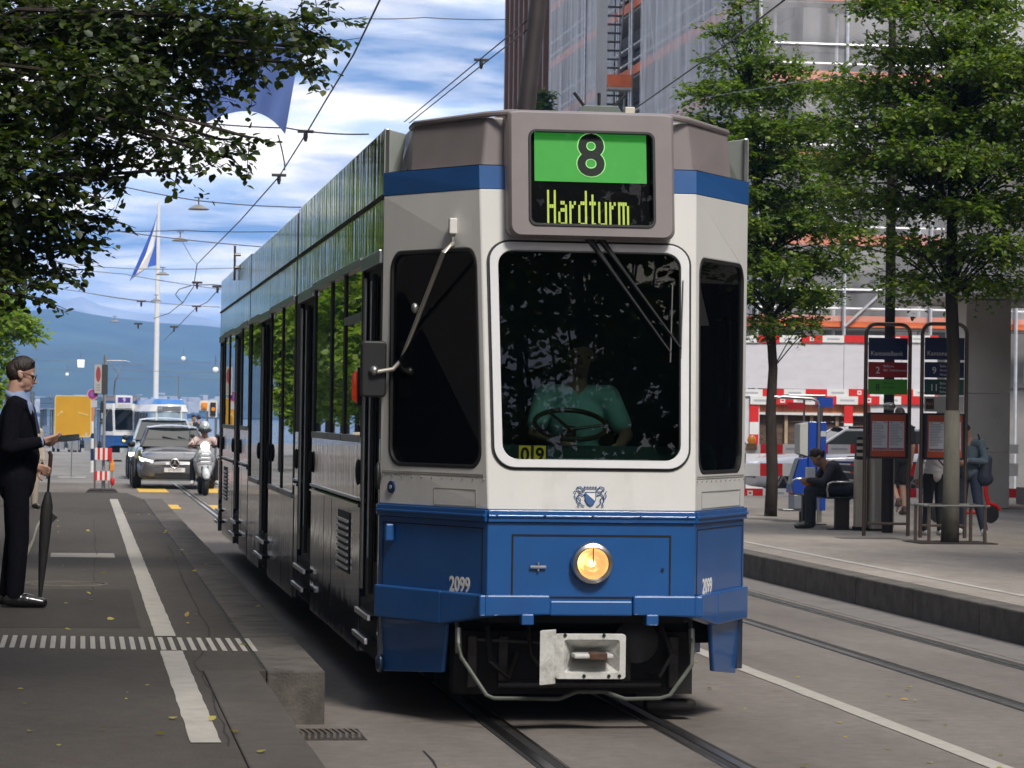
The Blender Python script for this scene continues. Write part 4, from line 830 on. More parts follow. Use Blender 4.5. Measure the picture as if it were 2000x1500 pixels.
# the two street trees on the right platform: tiers of spreading twigs
def tiers(x, y, spec, seed):
    """whorls of nearly level boughs; each bough a chain of flat leaf clumps with gaps between the layers"""
    r = random.Random(seed); out = []
    for (z, rad_, n, th) in spec:
        a0 = r.uniform(0, 6.28)
        for k in range(n):
            a = a0 + 6.283 * k / n + r.uniform(-.35, .35); L_ = rad_ * r.uniform(.75, 1.15); lift = r.uniform(-.02, .22)
            for q, f in ((.35, .30), (.68, .30), (.95, .22)):
                out.append(((x + L_ * q * math.cos(a), y + L_ * q * math.sin(a), z + lift * q * L_ - .10 * q * q + r.uniform(-.05, .05)), (rad_ * f, rad_ * f, th * r.uniform(.7, 1.2))))
    return out
t1 = at(1505, 1008, Z=ZR); x1, y1 = t1.x, t1.y
tr1 = [((x1, y1, ZR), .105), ((x1 + .02, y1, .9), .095), ((x1 - .02, y1, 1.9), .085), ((x1 + .01, y1, 2.6), .075), ((x1 - .05, y1, 3.4), .07), ((x1 - .12, y1, 4.4), .06), ((x1 - .25, y1, 5.6), .05), ((x1 - .45, y1, 7.0), .035), ((x1 - .6, y1, 8.3), .015)]
cl1 = tiers(x1, y1, [(3.30, .75, 5, .10), (3.75, 1.25, 6, .12), (4.25, 1.50, 7, .13), (4.80, 1.45, 7, .14), (5.30, 1.35, 6, .15)], 3) + tiers(x1 - .30, y1, [(5.80, 1.50, 7, .15), (6.35, 1.40, 7, .16), (6.90, 1.15, 6, .17), (7.40, .85, 5, .17)], 5) + tiers(x1 - .62, y1, [(7.9, .55, 4, .16), (8.4, .3, 3, .15)], 6)
tree('street_tree', 'slim street tree beside the blue ticket machine', (x1, y1, ZR), tr1, cl1, lf_str, 5600, 9, .066, 61, 'street trees on the right platform', wrap=None, tl=.34, flat=.35, droop=.12)
t2 = at(1855, 1060, Z=ZR); x2, y2 = t2.x, t2.y
tr2 = [((x2, y2, ZR), .105), ((x2 + .01, y2, .9), .092), ((x2 + .01, y2, 1.93), .085), ((x2 + .02, y2, 2.6), .085), ((x2 - .02, y2, 3.4), .078), ((x2 - .02, y2, 4.4), .068), ((x2 + .0, y2, 5.6), .055), ((x2 + .05, y2, 7.0), .04), ((x2 + .05, y2, 8.6), .015)]
cl2 = tiers(x2, y2, [(3.50, 1.05, 6, .08), (3.95, 1.35, 6, .09), (4.45, 1.60, 7, .11), (4.95, 1.85, 8, .12), (5.45, 1.85, 8, .13), (5.95, 1.70, 8, .13), (6.5, 1.45, 6, .12)], 9) + tiers(x2 - .15, y2, [(7.05, 1.2, 6, .12), (7.6, 1.05, 5, .12), (8.15, .8, 5, .12), (8.65, .5, 4, .12)], 12)
tree('street_tree', 'street tree with pale wrapped trunk in front of the right stop sign', (x2, y2, ZR), tr2, cl2, lf_str, 6800, 9, .062, 71, 'street trees on the right platform', wrap=1.94, tl=.34, flat=.35, droop=.12)
# the right-hand row goes on towards the viewer and behind him
for i, (x, y, z0, z1, r, lab) in enumerate(((12.4, 25.5, 4.0, 9, 2.2, 'street tree on the right platform nearest the tram front'), (8.0, -13, 3.5, 18, 5.2, 'tall tree behind the viewer mirrored in the windscreen'), (3.0, -19, 3, 17, 4.6, 'broad tree behind the viewer in the middle of the street'), (15.5, -9, 3, 15, 4.4, 'tall tree behind the viewer on the right platform'), (9, -26, 4, 20, 5.5, 'tallest tree far behind the viewer'))):
    tree('avenue_tree', lab, (x, y, .25), [((x, y, .2), .2), ((x, y, 2.6), .17), ((x + .1, y, 5), .12), ((x, y + .1, z1 - .6), .05)], round_crown(x, y, z0, z1, r, 34 if y < 0 else 22, 80 + i), lf_dark, 2500 if y < 0 else 1800, 8, .20 if y < 0 else .12, 90 + i, 'trees outside the frame', twigs=False, tl=.75)
# small tree far behind the scaffolding mast
ft = at(1056, 200, Y=108)
tree('roadside_tree', 'small green tree far off between dark mast and scaffolding', (ft.x, 108, 0), [((ft.x, 108, 0), .16), ((ft.x, 108, 6), .12), ((ft.x, 108, 13), .04)], [C(1056, 205, 108, 14, 14), C(1052, 220, 108, 22, 14), C(1058, 185, 108, 9, 12), C(1054, 250, 108, 26, 25), C(1054, 320, 108, 30, 40)], lf_mid, 500, 8, .22, 57, twigs=False, tl=.5)
# fallen leaves scattered over pavement and road
r = np.random.default_rng(5); n = 230
yy = 11 + 36 * r.uniform(0, 1, n) ** 1.6; xx = r.uniform(-1.6, 5.5, n)
zz = np.where(xx < 1.03, ZP, np.where((xx < 1.39) & (yy > 16.9), ZP, 0.0)) + .006
ok_ = ~((xx > 1.7) & (xx < 4.0) & (yy > 16.5)); P_ = np.stack([xx, yy, zz], 1)[ok_]; n = len(P_)
D = np.stack([r.normal(size=n), r.normal(size=n), np.abs(r.normal(size=n)) * .12], 1); Nn = np.stack([r.normal(size=n) * .25, r.normal(size=n) * .25, np.ones(n)], 1)
lo = leaf_obj('fallen_leaves', leaves(P_, D, Nn, .036 * r.uniform(.5, 1.5, n)), leaf_mat('leaf_fallen', (.30, .28, .05), (.42, .36, .08), (.40, .26, .10), .3), None); tag(lo, 'yellowish fallen leaves scattered over pavement and road', 'leaves')
# ------------------------------------------------------------------ buildings on the right
m_net = bpy.data.materials.new('scaffold_net'); m_net.use_nodes = True; t_ = m_net.node_tree; t_.nodes.clear()
o_ = t_.nodes.new('ShaderNodeOutputMaterial'); mxn = t_.nodes.new('ShaderNodeMixShader'); trn = t_.nodes.new('ShaderNodeBsdfTransparent'); dfn = t_.nodes.new('ShaderNodeBsdfDiffuse'); dfn.inputs[0].default_value = (.80, .80, .82, 1)
tcn = t_.nodes.new('ShaderNodeTexCoord'); nz = t_.nodes.new('ShaderNodeTexNoise'); nz.inputs['Scale'].default_value = 1.4; nz.inputs['Detail'].default_value = 4; mpn = t_.nodes.new('ShaderNodeMapping'); mpn.inputs['Scale'].default_value = (1, 1.5, .12); t_.links.new(tcn.outputs['Object'], mpn.inputs[0]); t_.links.new(mpn.outputs[0], nz.inputs['Vector'])
rpn = t_.nodes.new('ShaderNodeMapRange'); rpn.inputs[1].default_value = .3; rpn.inputs[2].default_value = .7; rpn.inputs[3].default_value = .34; rpn.inputs[4].default_value = .66; t_.links.new(nz.outputs['Fac'], rpn.inputs[0]); t_.links.new(rpn.outputs[0], mxn.inputs[0])
t_.links.new(trn.outputs[0], mxn.inputs[1]); t_.links.new(dfn.outputs[0], mxn.inputs[2]); t_.links.new(mxn.outputs[0], o_.inputs[0])
m_wall = mat('stripped_concrete', (.24, .235, .23), .85, var=.2, scale=.8, dirt=.4, dcol=(.12, .12, .12), dscale=.5); m_voidw = mat('dark_opening', (.025, .026, .03), .6, var=.2)
m_tubeg = mat('scaffold_tube', (.55, .56, .58), .4, .5, var=.15); m_orange = mat('toe_board_orange', (.72, .16, .05), .6, var=.15, scale=2, dirt=.35, dcol=(.55, .35, .25), dscale=1.5); m_deck = mat('scaffold_deck', (.42, .40, .37), .7, var=.2)
XF, YC = 17.9, 78.0                       # street facade plane and the corner nearest the viewer
bld = thing('scaffolded_building', 'grey building under renovation behind the netted scaffolding', 'building', (XF + 1.6, YC + 1.6, 0))
bl_ = MB(); bl_.box(0, 26, 0, 36, 0, 27); bl_.build('wall', m_wall, bld)
fl = 3.05
for k in range(1, 9):
    MB().box(-.10, 26, -.10, -.002, k * fl - .25, k * fl + .05).build('floor_slab', m_wall, bld); MB().box(-.10, -.002, 0, 36, k * fl - .25, k * fl + .05).build('floor_slab', m_wall, bld)
for k in range(0, 8):
    for i in range(7):
        MB().box(.7 + i * 3.0, 2.7 + i * 3.0, -.06, -.004, k * fl + .9, k * fl + 2.5).build('window', m_voidw, bld)
    for i in range(11):
        MB().box(-.06, -.004, 1.0 + i * 3.2, 3.0 + i * 3.2, k * fl + .9, k * fl + 2.5).build('window', m_voidw, bld)
sc = thing('scaffolding', 'tall steel scaffolding with orange toe boards and pale netting', 'scaffolding', (XF, YC, 0))
def unit(name, m, *args, **kw):
    b = MB(); getattr(b, kw.pop('f', 'tube'))(*args, **kw); me = b.mesh(name); me.materials.append(m); return me
std = unit('standard', m_tubeg, [(0, 0, 0), (0, 0, 27)], .05, 6); bay = 2.4
NX, NY = 8, 16; lev = 2.2
for i in range(NX):
    for d in (-.16, 1.0): link('standard', std, sc, loc=(i * bay, d, 0))
for j in range(1, NY):
    for d in (0, 1.0): link('standard', std, sc, loc=(d, j * bay, 0))
ldx = unit('ledger', m_tubeg, [(0, 0, 0), ((NX - 1) * bay, 0, 0)], .04, 6); ldy = unit('ledger', m_tubeg, [(0, 0, 0), (0, (NY - 1) * bay, 0)], .04, 6)
tbx = unit('toe_board', m_orange, 0, (NX - 1) * bay, -.05, -.01, 0, .30, f='box'); tby = unit('toe_board', m_orange, -.05, -.01, 0, (NY - 1) * bay, 0, .30, f='box')
dkx = unit('deck', m_deck, 0, (NX - 1) * bay, .03, .95, -.07, 0, f='box'); dky = unit('deck', m_deck, .03, .95, 1.0, (NY - 1) * bay, -.07, 0, f='box')
for k in range(2, 13):
    z = k * lev - .05
    link('ledger', ldx, sc, loc=(0, -.16, z + 1.0)); link('ledger', ldy, sc, loc=(0, 0, z + 1.0)); link('ledger', ldx, sc, loc=(0, 0, z + .5)); link('ledger', ldy, sc, loc=(0, 0, z + .5))
    link('deck', dkx, sc, loc=(0, 0, z)); link('deck', dky, sc, loc=(0, 0, z))
    if k < 14: link('toe_board', tbx, sc, loc=(0, 0, z)); link('toe_board', tby, sc, loc=(0, 0, z))
for k in range(2, 12, 2):
    z = k * lev - .05
    for i in (1, 4): MB().tube([(i * bay, -.19, z), ((i + 2) * bay, -.19, z + 2 * lev)], .04, 6).build('diagonal_brace', m_tubeg, sc)
    for j in (2, 6, 10): MB().tube([(-.06, j * bay, z), (-.06, (j + 1) * bay, z + 2 * lev)], .035, 6).build('diagonal_brace', m_tubeg, sc)
# stair tower notch on the street side: stair flights between open bays
SY = 18.0
MB().box(-1.35, -.98, SY - .05, SY + .01, 0, 27).build('stair_screen', mat('stair_sheet', (.50, .50, .50), .8, var=.12, scale=2, stretch=(1, 1, .2)), sc)
for k in range(2, 12, 2):
    z = k * lev - .05
    for s in range(14):
        MB().box(-.95, -.28, SY + .6 + s * .085, SY + .78 + s * .085, z + 4.0 - s * .28, z + 4.05 - s * .28).build('stair_tread', mat('stair_tread', (.10, .10, .11), .6, .4), sc)
    MB().tube([(-.95, SY + .5, z + 4.1), (-.95, SY + 2.0, z)], .045, 6).build('stair_stringer', m_tubeg, sc); MB().tube([(-.25, SY + .5, z + 4.1), (-.25, SY + 2.0, z)], .045, 6).build('stair_stringer', m_tubeg, sc)
    MB().box(-.97, -.15, SY - .1, SY - .04, z + 3.95, z + 4.35).build('toe_board', m_orange, sc); MB().box(-.97, -.15, SY - .1, SY + .5, z + 3.85, z + 3.94).build('deck', m_deck, sc)
for yy in (SY, SY + 2.4):
    for xx in (-1.3, -.15): link('standard', std, sc, loc=(xx, yy, 0))
# netting: on the street side in strips with a little billow
m_net2 = m_net.copy(); m_net2.name = 'scaffold_net_thin'; [setattr(n_.inputs[3], 'default_value', .10) or setattr(n_.inputs[4], 'default_value', .34) for n_ in m_net2.node_tree.nodes if n_.type == 'MAP_RANGE']
def net(name, fx, n, z0, z1, m_net=m_net):
    b = MB(); zs = np.linspace(z0, z1, 10)
    for i in range(n):
        for q in range(len(zs) - 1): b.quad(fx(i / n, zs[q]), fx((i + 1) / n, zs[q]), fx((i + 1) / n, zs[q + 1]), fx(i / n, zs[q + 1]))
    return b.build(name, m_net, sc, smooth=2)
for j in range(0, NY - 1):
    if abs(j * bay + 1.2 - SY - 1.2) < 1.3: continue
    net('net_panel', lambda u, z, j=j: (-.10 - .06 * math.sin(u * 3.1416) * (1 + .4 * math.sin(z * 1.3 + j)), j * bay + u * bay, z), 5, 4.6, 27)
for i in range(NX - 1): net('net_panel', lambda u, z, i=i: (i * bay + u * bay, -.10 - .05 * math.sin(u * 3.1416) * (1 + .4 * math.sin(z * 1.1 + i)), z), 4, 4.5, 27, m_net2)
# brown fin-fronted building further along the street
m_fin = mat('brown_fin', (.16, .085, .055), .5, .2, var=.12, scale=2); m_bpan = mat('pale_spandrel', (.52, .52, .53), .6, var=.08)
bb_ = thing('brown_building', 'brown building with tall vertical fins left of the scaffolding', 'building', (18.6, 117.2, 0))
MB().box(.35, 20, 0, 11.0, 0, 36).build('wall', mat('brown_wall', (.09, .075, .07), .6, var=.2, scale=.5), bb_)
for k in range(11):
    z = k * 3.3; MB().box(.20, .345, .1, 10.9, z + .1, z + 1.1).build('spandrel', m_bpan, bb_)
    for j in range(8): MB().box(.24, .346, .2 + j * 1.36, 1.34 + j * 1.36, z + 1.2, z + 3.2).build('window', mat('tinted_window', (.03, .03, .04), .15, var=.1), bb_)
for j in range(9): MB().box(-.55, .22, j * 1.36 - .10, j * 1.36 + .12, 0, 36).build('fin', m_fin, bb_, bevel=.02)
# bank with stone pillar, canopy fascia and glazed front
m_stone = mat('pale_stone', (.64, .61, .57), .6, var=.10, scale=1.5, dirt=.2, dcol=(.36, .34, .32), dscale=1.5); m_beige = mat('beige_stone', (.58, .52, .45), .7, var=.08, scale=1.2)
m_shop = glass_mat('shop_glass', (.35, .40, .38), 1.5)
bk_ = thing('bank_building', 'pale stone building with canopy and pillar at the right edge', 'building', (15.0, 40, ZR))
def bx(n_, m_, *a, **k): return MB().box(*a).build(n_, m_, bk_, **k)
for j in range(5):
    y0 = -3 + j * 3.55; bx('fascia_stone', m_stone, 0, .5, y0 + .006, y0 + 3.544 if j < 4 else 14.6, 3.72, 4.62, bevel=.01)
bx('canopy_soffit', mat('soffit_white', (.5, .5, .48), .7), .5, 8, -3, 14.58, 3.74, 3.84)
bx('canopy_roof', m_stone, .5, 8, -3, 14.58, 4.45, 4.58)
bx('canopy_end', m_stone, .5, 8, 14.40, 14.60, 3.72, 4.60)
for z0 in (0, 1.0, 2.05): bx('pillar_block', m_stone, .62, 1.45, 11.3, 12.6, z0 + .003, (1.0 if z0 == 0 else 2.05 if z0 == 1.0 else 3.72) - .003, bevel=.006)
# upper facade set back, with a window and sill courses
bx('upper_wall', m_beige, 1.9, 20, -75, 8.1, 4.6, 17)
for (y0, y1) in ((-8, -1.2), (-.2, 4.2)):
    for z0 in (5.6, 8.0, 11.2): w_ = bx('upper_window', mat('sky_window', (.05, .08, .12), .05, var=0, coat=1.), 1.86, 1.898, y0, y1, z0 + .5, z0 + 2.0); MB().box(1.80, 1.90, y0 - .1, y1 + .1, z0 + .35, z0 + .5).build('sill', m_stone, w_)
bx('upper_wall', m_beige, 1.15, 20, 8.12, 14.5, 4.64, 15)
w_ = bx('upper_window', MATS['sky_window'], 1.10, 1.148, 8.3, 11.9, 8.1, 12.5); MB().box(1.04, 1.16, 8.2, 12.0, 7.9, 8.09).build('sill', m_stone, w_)
# glazed front under the canopy
bx('plinth', mat('dark_plinth', (.07, .06, .055), .4, var=.2), 2.55, 3.0, 2, 14.3, 0, .32)
for j in range(5):
    y0 = 2.2 + j * 2.4
    g_ = MB(); g_.quad((2.7, y0, .34), (2.7, y0 + 2.3, .34), (2.7, y0 + 2.3, 3.72), (2.7, y0, 3.72)); gl_ = g_.build('shop_pane', m_shop, bk_)
    MB().box(2.62, 2.76, y0 - .06, y0 + .04, .33, 3.72).build('mullion', m_steel, gl_); MB().box(2.6, 2.78, y0 + .041, y0 + 2.3, 2.28, 2.62).build('transom', mat('pale_metal', (.5, .48, .42), .4, .4), gl_)
bx('ground_floor_wall', m_beige, 2.7, 20, -75, 1.9, 0, 4.58)
for i in range(16):
    w_ = bx('shop_window', mat('tinted_window'), 2.66, 2.70, -73 + i * 4.6, -70 + i * 4.6, .4, 3.2); MB().box(2.60, 2.72, -73.1 + i * 4.6, -69.9 + i * 4.6, .25, .4).build('sill', m_stone, w_)
bx('interior_wall', mat('shop_interior', (.10, .10, .09), .8), 5, 5.2, 0, 14.3, 0, 3.7)
# ------------------------------------------------ hoarding and barriers
m_hw = mat('hoarding_white', (.60, .59, .62), .55, var=.05, scale=2, dirt=.3, dcol=(.35, .33, .33), dscale=3, stretch=(1, 1, 3)); m_red = mat('barrier_red', (.62, .015, .015), .5, var=.08, dirt=.2, dcol=(.35, .05, .04), dscale=3); m_bw = mat('barrier_white', (.72, .72, .70), .5, var=.05, dirt=.2, dcol=(.45, .44, .42), dscale=3); m_gtxt = mat('print_grey', (.42, .42, .45), .6)
HY = 72.0
def PX(px, Y): return at(px, 800, Y=Y).x
def PZ(py, Y, px=1600): return at(px, py, Y=Y).z
ho = thing('site_hoarding', 'white boarded site hoarding with red and white planks and window opening', 'hoarding', (0, HY, 0))
xs = [PX(p, HY) for p in (1380, 1440, 1486)] ; zt = PZ(668, HY)
panels = [(1380, 1647), (1647, 1760), (1760, 1830)]
for (a, c) in panels: MB().box(PX(a, HY) + .006, PX(c, HY) - .006, 0, .06, PZ(760, HY), zt).build('panel', m_hw, ho)
for (a, c) in ((1380, 1484), (1700, 1830)): MB().box(PX(a, HY) + .006, PX(c, HY) - .006, 0, .06, 0, PZ(762, HY)).build('panel', m_hw, ho)
MB().box(PX(1484, HY), PX(1700, HY), 0, .06, 0, PZ(872, HY)).build('panel', m_hw, ho)
for k in range(7):
    z0 = PZ(872, HY) + k * .155; MB().box(PX(1484, HY), PX(1700, HY), .30 + random.uniform(0, .03), .36, z0, z0 + .145).build('board', mat('rough_boards', (.10, .065, .045), .9, var=.35, scale=6, stretch=(.2, 1, 1)), ho)
for px in (1540, 1590, 1640): MB().box(PX(px, HY) - .04, PX(px, HY) + .04, .22, .29, PZ(872, HY), PZ(790, HY)).build('stud', mat('raw_timber', (.40, .29, .18), .8, var=.2), ho)
MB().box(PX(1484, HY), PX(1700, HY), .10, .16, PZ(808, HY), PZ(788, HY)).build('orange_sheet', mat('orange_sheet', (.62, .22, .10), .7, var=.4, scale=4, stretch=(3, 1, .3)), ho)
MB().box(PX(1484, HY), PX(1700, HY), .085, .099, PZ(811, HY), PZ(806, HY)).build('white_batten', m_bw, ho)
def plank(parent, pxa, pxb, pya, pyb, Y, y0, first, step=42, logo=True):
    """red and white chequered safety plank between two pixels columns at distance Y"""
    pa = pxa; k = first
    while pa < pxb - 2:
        pb = min(pxb, pa + step); z1_, z0_ = PZ(pya, Y, (pa + pb) / 2), PZ(pyb, Y, (pa + pb) / 2)
        f_ = MB().box(PX(pa, Y), PX(pb, Y), y0, y0 + .03, z0_, z1_).build('plank_field', m_red if k % 2 else m_bw, parent)
        if logo and pb - pa > 30:
            cx_, cz_ = (PX(pa, Y) + PX(pb, Y)) / 2, (z0_ + z1_) / 2; h_ = (z1_ - z0_)
            if k % 2:
                if k % 4 == 1: MB().plate([(cx_ - h_ * .3, cz_ - h_ * .28), (cx_ + h_ * .3, cz_ - h_ * .28), (cx_ + h_ * .3, cz_ + h_ * .28), (cx_ - h_ * .3, cz_ + h_ * .28)], [[(cx_ - h_ * .15, cz_ - h_ * .1), (cx_ + h_ * .15, cz_ - h_ * .1), (cx_ + h_ * .15, cz_ + h_ * .1), (cx_ - h_ * .15, cz_ + h_ * .1)]], lambda a, c, d: (a, y0 - .003, c)).build('plank_logo', m_bw, f_)
            else: MB().box(cx_ - h_ * .9, cx_ + h_ * .9, y0 - .004, y0 - .001, cz_ - h_ * .12, cz_ + h_ * .12).build('plank_print', m_gtxt, f_)
        pa = pb; k += 1
plank(ho, 1394, 1830, 655, 669, HY, -.05, 1); plank(ho, 1446, 1830, 760, 774, HY, -.05, 0, 42); plank(ho, 1464, 1830, 774, 790, HY, -.08, 0, 42)
for px, k0 in ((1464, 1), (1648, 1)):
    for q, (a, c) in enumerate(((790, 826), (826, 850), (850, 872))): MB().box(PX(px, HY), PX(px + 17, HY), -.05, -.01, PZ(c, HY), PZ(a, HY)).build('plank_field', m_red if (q + k0) % 2 else m_bw, ho)
# barriers in front of the passing car
BY = 58.5
for i, (a, c, py0, py1, f0, lab) in enumerate(((1440, 1990, 871, 889, 0, 'red and white barrier plank just below the hoarding opening'),)):
    br = thing('barrier', 'row of red and white safety planks fencing the road works', 'barrier', (0, BY, 0)); plank(br, 1442, 1990, 868, 886, BY, 0, 0, 44); plank(br, 1442, 1990, 905, 930, BY, 0, 0, 44, False); plank(br, 1442, 1990, 954, 972, BY, 0, 1, 50); plank(br, 1448, 1990, 984, 1006, BY, -.05, 0, 56, False)
    for px in (1456, 1566, 1700, 1830, 1960): MB().box(PX(px, BY) - .03, PX(px, BY) + .03, .031, .09, 0, PZ(866, BY)).build('post', m_steel, br)
    for px in (1520, 1548): MB().tube([(PX(px, BY) - .2, .1, .1), (PX(px, BY) + .2, .12, .75)], .02, 6).build('brace', m_steel, br); MB().tube([(PX(px, BY) + .2, .1, .1), (PX(px, BY) - .2, .12, .75)], .02, 6).build('brace', m_steel, br)
wl = thing('warning_lamp', 'orange warning lamp on the road works barrier beside the tram', 'lamp', (PX(1468, BY), BY - .05, PZ(872, BY)))
MB().lathe([(.0, 0), (.07, 0), (.09, .06), (.09, .10), (.06, .16), (0, .17)], 16, Matrix.Translation((0, 0, .04))).build('lens', mat('amber_lens', (.85, .28, .02), .3, coat=.5), wl, smooth=True); MB().box(-.10, .10, -.05, .05, -.08, .045).build('battery_box', mat('brown_box', (.16, .09, .05), .6), wl, bevel=.01)

# buildings that close the street outside the frame: they shade it and show in the tram's reflections
lb_ = thing('stone_building', 'long stone building along the left pavement outside the frame', 'building', (-9.5, -45, 0)); m_lb = mat('dark_stone', (.20, .185, .165), .8, var=.12, scale=.6)
MB().box(-14, 0, 0, 108, 0, 19).build('wall', m_lb, lb_); wme = unit('window', mat('tinted_window'), -.01, .04, 0, 1.3, 0, 1.9, f='box'); sme = unit('sill', m_stone, -.01, .16, -.1, 1.4, -.16, -.03, f='box')
for k in range(5):
    for i in range(26): link('sill', sme, link('window', wme, lb_, loc=(0, 1.5 + i * 4.1, 1.2 + k * 3.7)))
# ------------------------------------------------------------------ street furniture
m_bronze = mat('bronze_tube', (.16, .125, .105), .35, .8, var=.15); m_navy = mat('sign_navy', (.012, .022, .085), .4, var=.05); m_sred = mat('sign_red', (.30, .012, .018), .4, var=.05); m_sgrn = mat('sign_green', (.055, .27, .02), .4, var=.05); m_steal = mat('sign_dark_teal', (.012, .06, .055), .4, var=.05); m_mar = mat('sign_maroon', (.34, .055, .018), .45, var=.08); m_paper = mat('timetable_paper', (.47, .50, .56), .5, var=.05); m_ink = mat('timetable_ink', (.22, .24, .30), .6); m_sgry = mat('sign_grey', (.36, .36, .36), .5); m_wtxt = mat('sign_text_white', (.62, .63, .66), .5)
g_box = glass_mat('case_glass', (.9, .92, .93), 1.4)
def stop_sign(x0, y, w, label, rows, extra=False):
    s = thing('stop_sign', label, 'sign', (x0, y, ZR)); h = 2.80; r_ = .13
    t = MB(); arc = [(r_ - r_ * math.cos(a), h - r_ + r_ * math.sin(a)) for a in np.linspace(0, math.pi / 2, 6)]
    pts = [(0, 0, 0)] + [(a, 0, b) for a, b in arc] + [(w - a, 0, b) for a, b in reversed(arc)] + [(w, 0, 0)]
    t.tube(pts, .026, 10); t.build('tube_frame', m_bronze, s, smooth=True)
    MB().tube([(0, 0, .16), (w, 0, .16)], .018, 8).build('cross_tube', m_bronze, s)
    def panel(z0, z1, m, name='panel'): return MB().box(.035, w - .035, -.014, .014, z0, z1).build(name, m, s, bevel=.003)
    def put(st, size, x, z, par, m=m_wtxt, al='LEFT', bold=0.): return text('lettering', st, size, frame_m((x, -.0155, z), (1, 0, 0), (0, 0, 1)), m, par, sx=.95, bold=bold, align=al)
    hd = panel(2.33, 2.62, m_navy, 'header_panel'); put('Kantonalbank', .084, .06, 2.41, hd)
    z = 2.31
    for (num, m, lines_, tm) in rows:
        p = panel(z - .215, z - .012, m, 'line_panel'); put(num, .125, .13 if len(num) == 1 else .10, z - .125, p, tm, bold=.001)
        for q, l_ in enumerate(lines_): put(l_, .045, .235, z - .065 - q * .055, p, tm)
        z -= .225
    if extra:
        p = panel(z - .21, z - .012, m_sgry, 'grey_panel'); b = MB(); b.box(.05, .16, -.020, -.0145, z - .18, z - .04); nb = b.build('night_symbol', mat('night_brown', (.03, .015, .012), .5), p); text('lettering', 'N11', .055, frame_m((.105, -.0215, z - .11), (1, 0, 0), (0, 0, 1)), mat('night_amber', (.35, .20, .10), .5), nb, bold=.001)
    c = MB().box(.03, w - .03, -.05, .05, 1.02, 1.63).build('timetable_case', mat('case_navy', (.012, .014, .028), .4), s, bevel=.008)
    MB().box(.065, w - .065, -.0535, -.051, 1.05, 1.605).build('case_lining', m_mar, c)
    mid = w / 2
    for a, b_ in ((.085, mid - .012), (mid + .012, w - .085)):
        p = MB().box(a, b_, -.0565, -.054, 1.13, 1.515).build('timetable', m_paper, c); ik = MB(); rr_ = random.Random(int(a * 1000) + int(x0 * 10)); zz = 1.475
        MB().box(a + .005, b_ - .005, -.0580, -.0570, 1.135, 1.165).build('timetable_footer', mat('footer_plum', (.22, .10, .14), .6), p)
        while zz > 1.19:
            ik.box(a + .012, a + .012 + (b_ - a - .03) * rr_.uniform(.55, 1), -.0578, -.0570, zz, zz + .009); zz -= .021
        ik.box(a + .012, a + .05, -.0578, -.0570, 1.493, 1.508); ik.box(b_ - .05, b_ - .015, -.0578, -.0570, 1.493, 1.508); ik.build('timetable_print', m_ink, p, fix=False)
    return s
s1 = at(1687, 1046, Z=ZR); stop_sign(s1.x, s1.y, .60, 'stop sign with red and green line panels, left of the pair', [('2', m_sred, ['Bellevue', 'Bhf. Tiefenbrunnen'], m_wtxt), ('8', m_sgrn, ['Bellevue', 'Klusplatz'], mat('sign_text_black', (.02, .03, .02), .6))])
s2 = at(1797, 1050, Z=ZR); stop_sign(s2.x, s2.y, .60, 'stop sign with dark blue line panels, behind the wrapped trunk', [('9', m_navy, ['Bellevue', 'Kirche Fluntern', 'Hirzenbach'], m_wtxt), ('11', m_steal, ['Bellevue', 'Kreuzplatz', 'Rehalp'], m_wtxt)], True)
# low tube guard round the wrapped trunk
tg = thing('tree_guard', 'low bronze tube guard round the wrapped street tree', 'guard rail', (x2, y2, ZR))
for sx in (-.36, .36):
    for sy in (-.3, .3): MB().box(sx - .018, sx + .018, sy - .018, sy + .018, 0, .48).build('post', m_bronze, tg)
for z in (.47,):
    for sy in (-.3, .3): MB().tube([(-.42, sy, z), (.42, sy, z)], .014, 8).build('rail', m_steel, tg)
    for sx in (-.36, .36): MB().tube([(sx, -.34, z), (sx, .34, z)], .014, 8).build('rail', m_steel, tg)
MB().box(-.5, .5, -.42, .42, .001, .010).build('tree_grate', m_iron, tg)
# dark pole behind the left stop sign
pp = at(1733, 1040, Z=ZR); po = thing('lamp_pole', 'dark steel pole standing behind the left stop sign', 'pole', (pp.x, pp.y, ZR)); MB().tube([(0, 0, 0), (0, 0, 3.4), (-.02, 0, 7.0)], [.078, .07, .05], 12).build('shaft', mat('dark_pole', (.028, .022, .022), .5, .3, var=.2), po, smooth=True); MB().ell((0, -.03, 1.72), (.085, .085, .07)).build('clamp_dome', m_steel, po, smooth=True)
# steel litter bin and its beige side post
bp_ = at(1716, 1036, Z=ZR); bn = thing('litter_bin', 'tall brushed steel litter bin behind the left stop sign', 'bin', (bp_.x, bp_.y, ZR))
MB().prism(rrect(-.19, .19, -.17, .17, .09, 5), .03, 1.06, 2).build('body', mat('bin_steel', (.42, .40, .37), .35, .8, var=.15, scale=3, stretch=(8, 8, .4)), bn, smooth=True)
MB().prism(rrect(-.19, .19, -.17, .17, .09, 5), 1.066, 1.10, 2).build('lid', m_steel, bn, smooth=True); MB().prism(rrect(-.18, .18, -.16, .16, .08, 5), 0, .03, 2).build('foot', m_blk, bn); MB().box(-.012, .012, -.176, -.168, .1, 1.0).build('door_seam', m_blk, bn)
cpn = at(1679, 1036, Z=ZR); cp_ = thing('cabinet_post', 'narrow beige post between bench and steel bin', 'post', (cpn.x, cpn.y, ZR)); MB().box(-.075, .075, -.08, .08, .05, .98).build('shaft', mat('post_beige', (.50, .45, .36), .5, var=.08), cp_, bevel=.01); MB().box(-.07, .07, -.07, .07, .98, 1.30).build('head', m_blk, cp_, bevel=.01); MB().box(-.085, .085, -.09, .09, 0, .05).build('foot', m_blk, cp_)
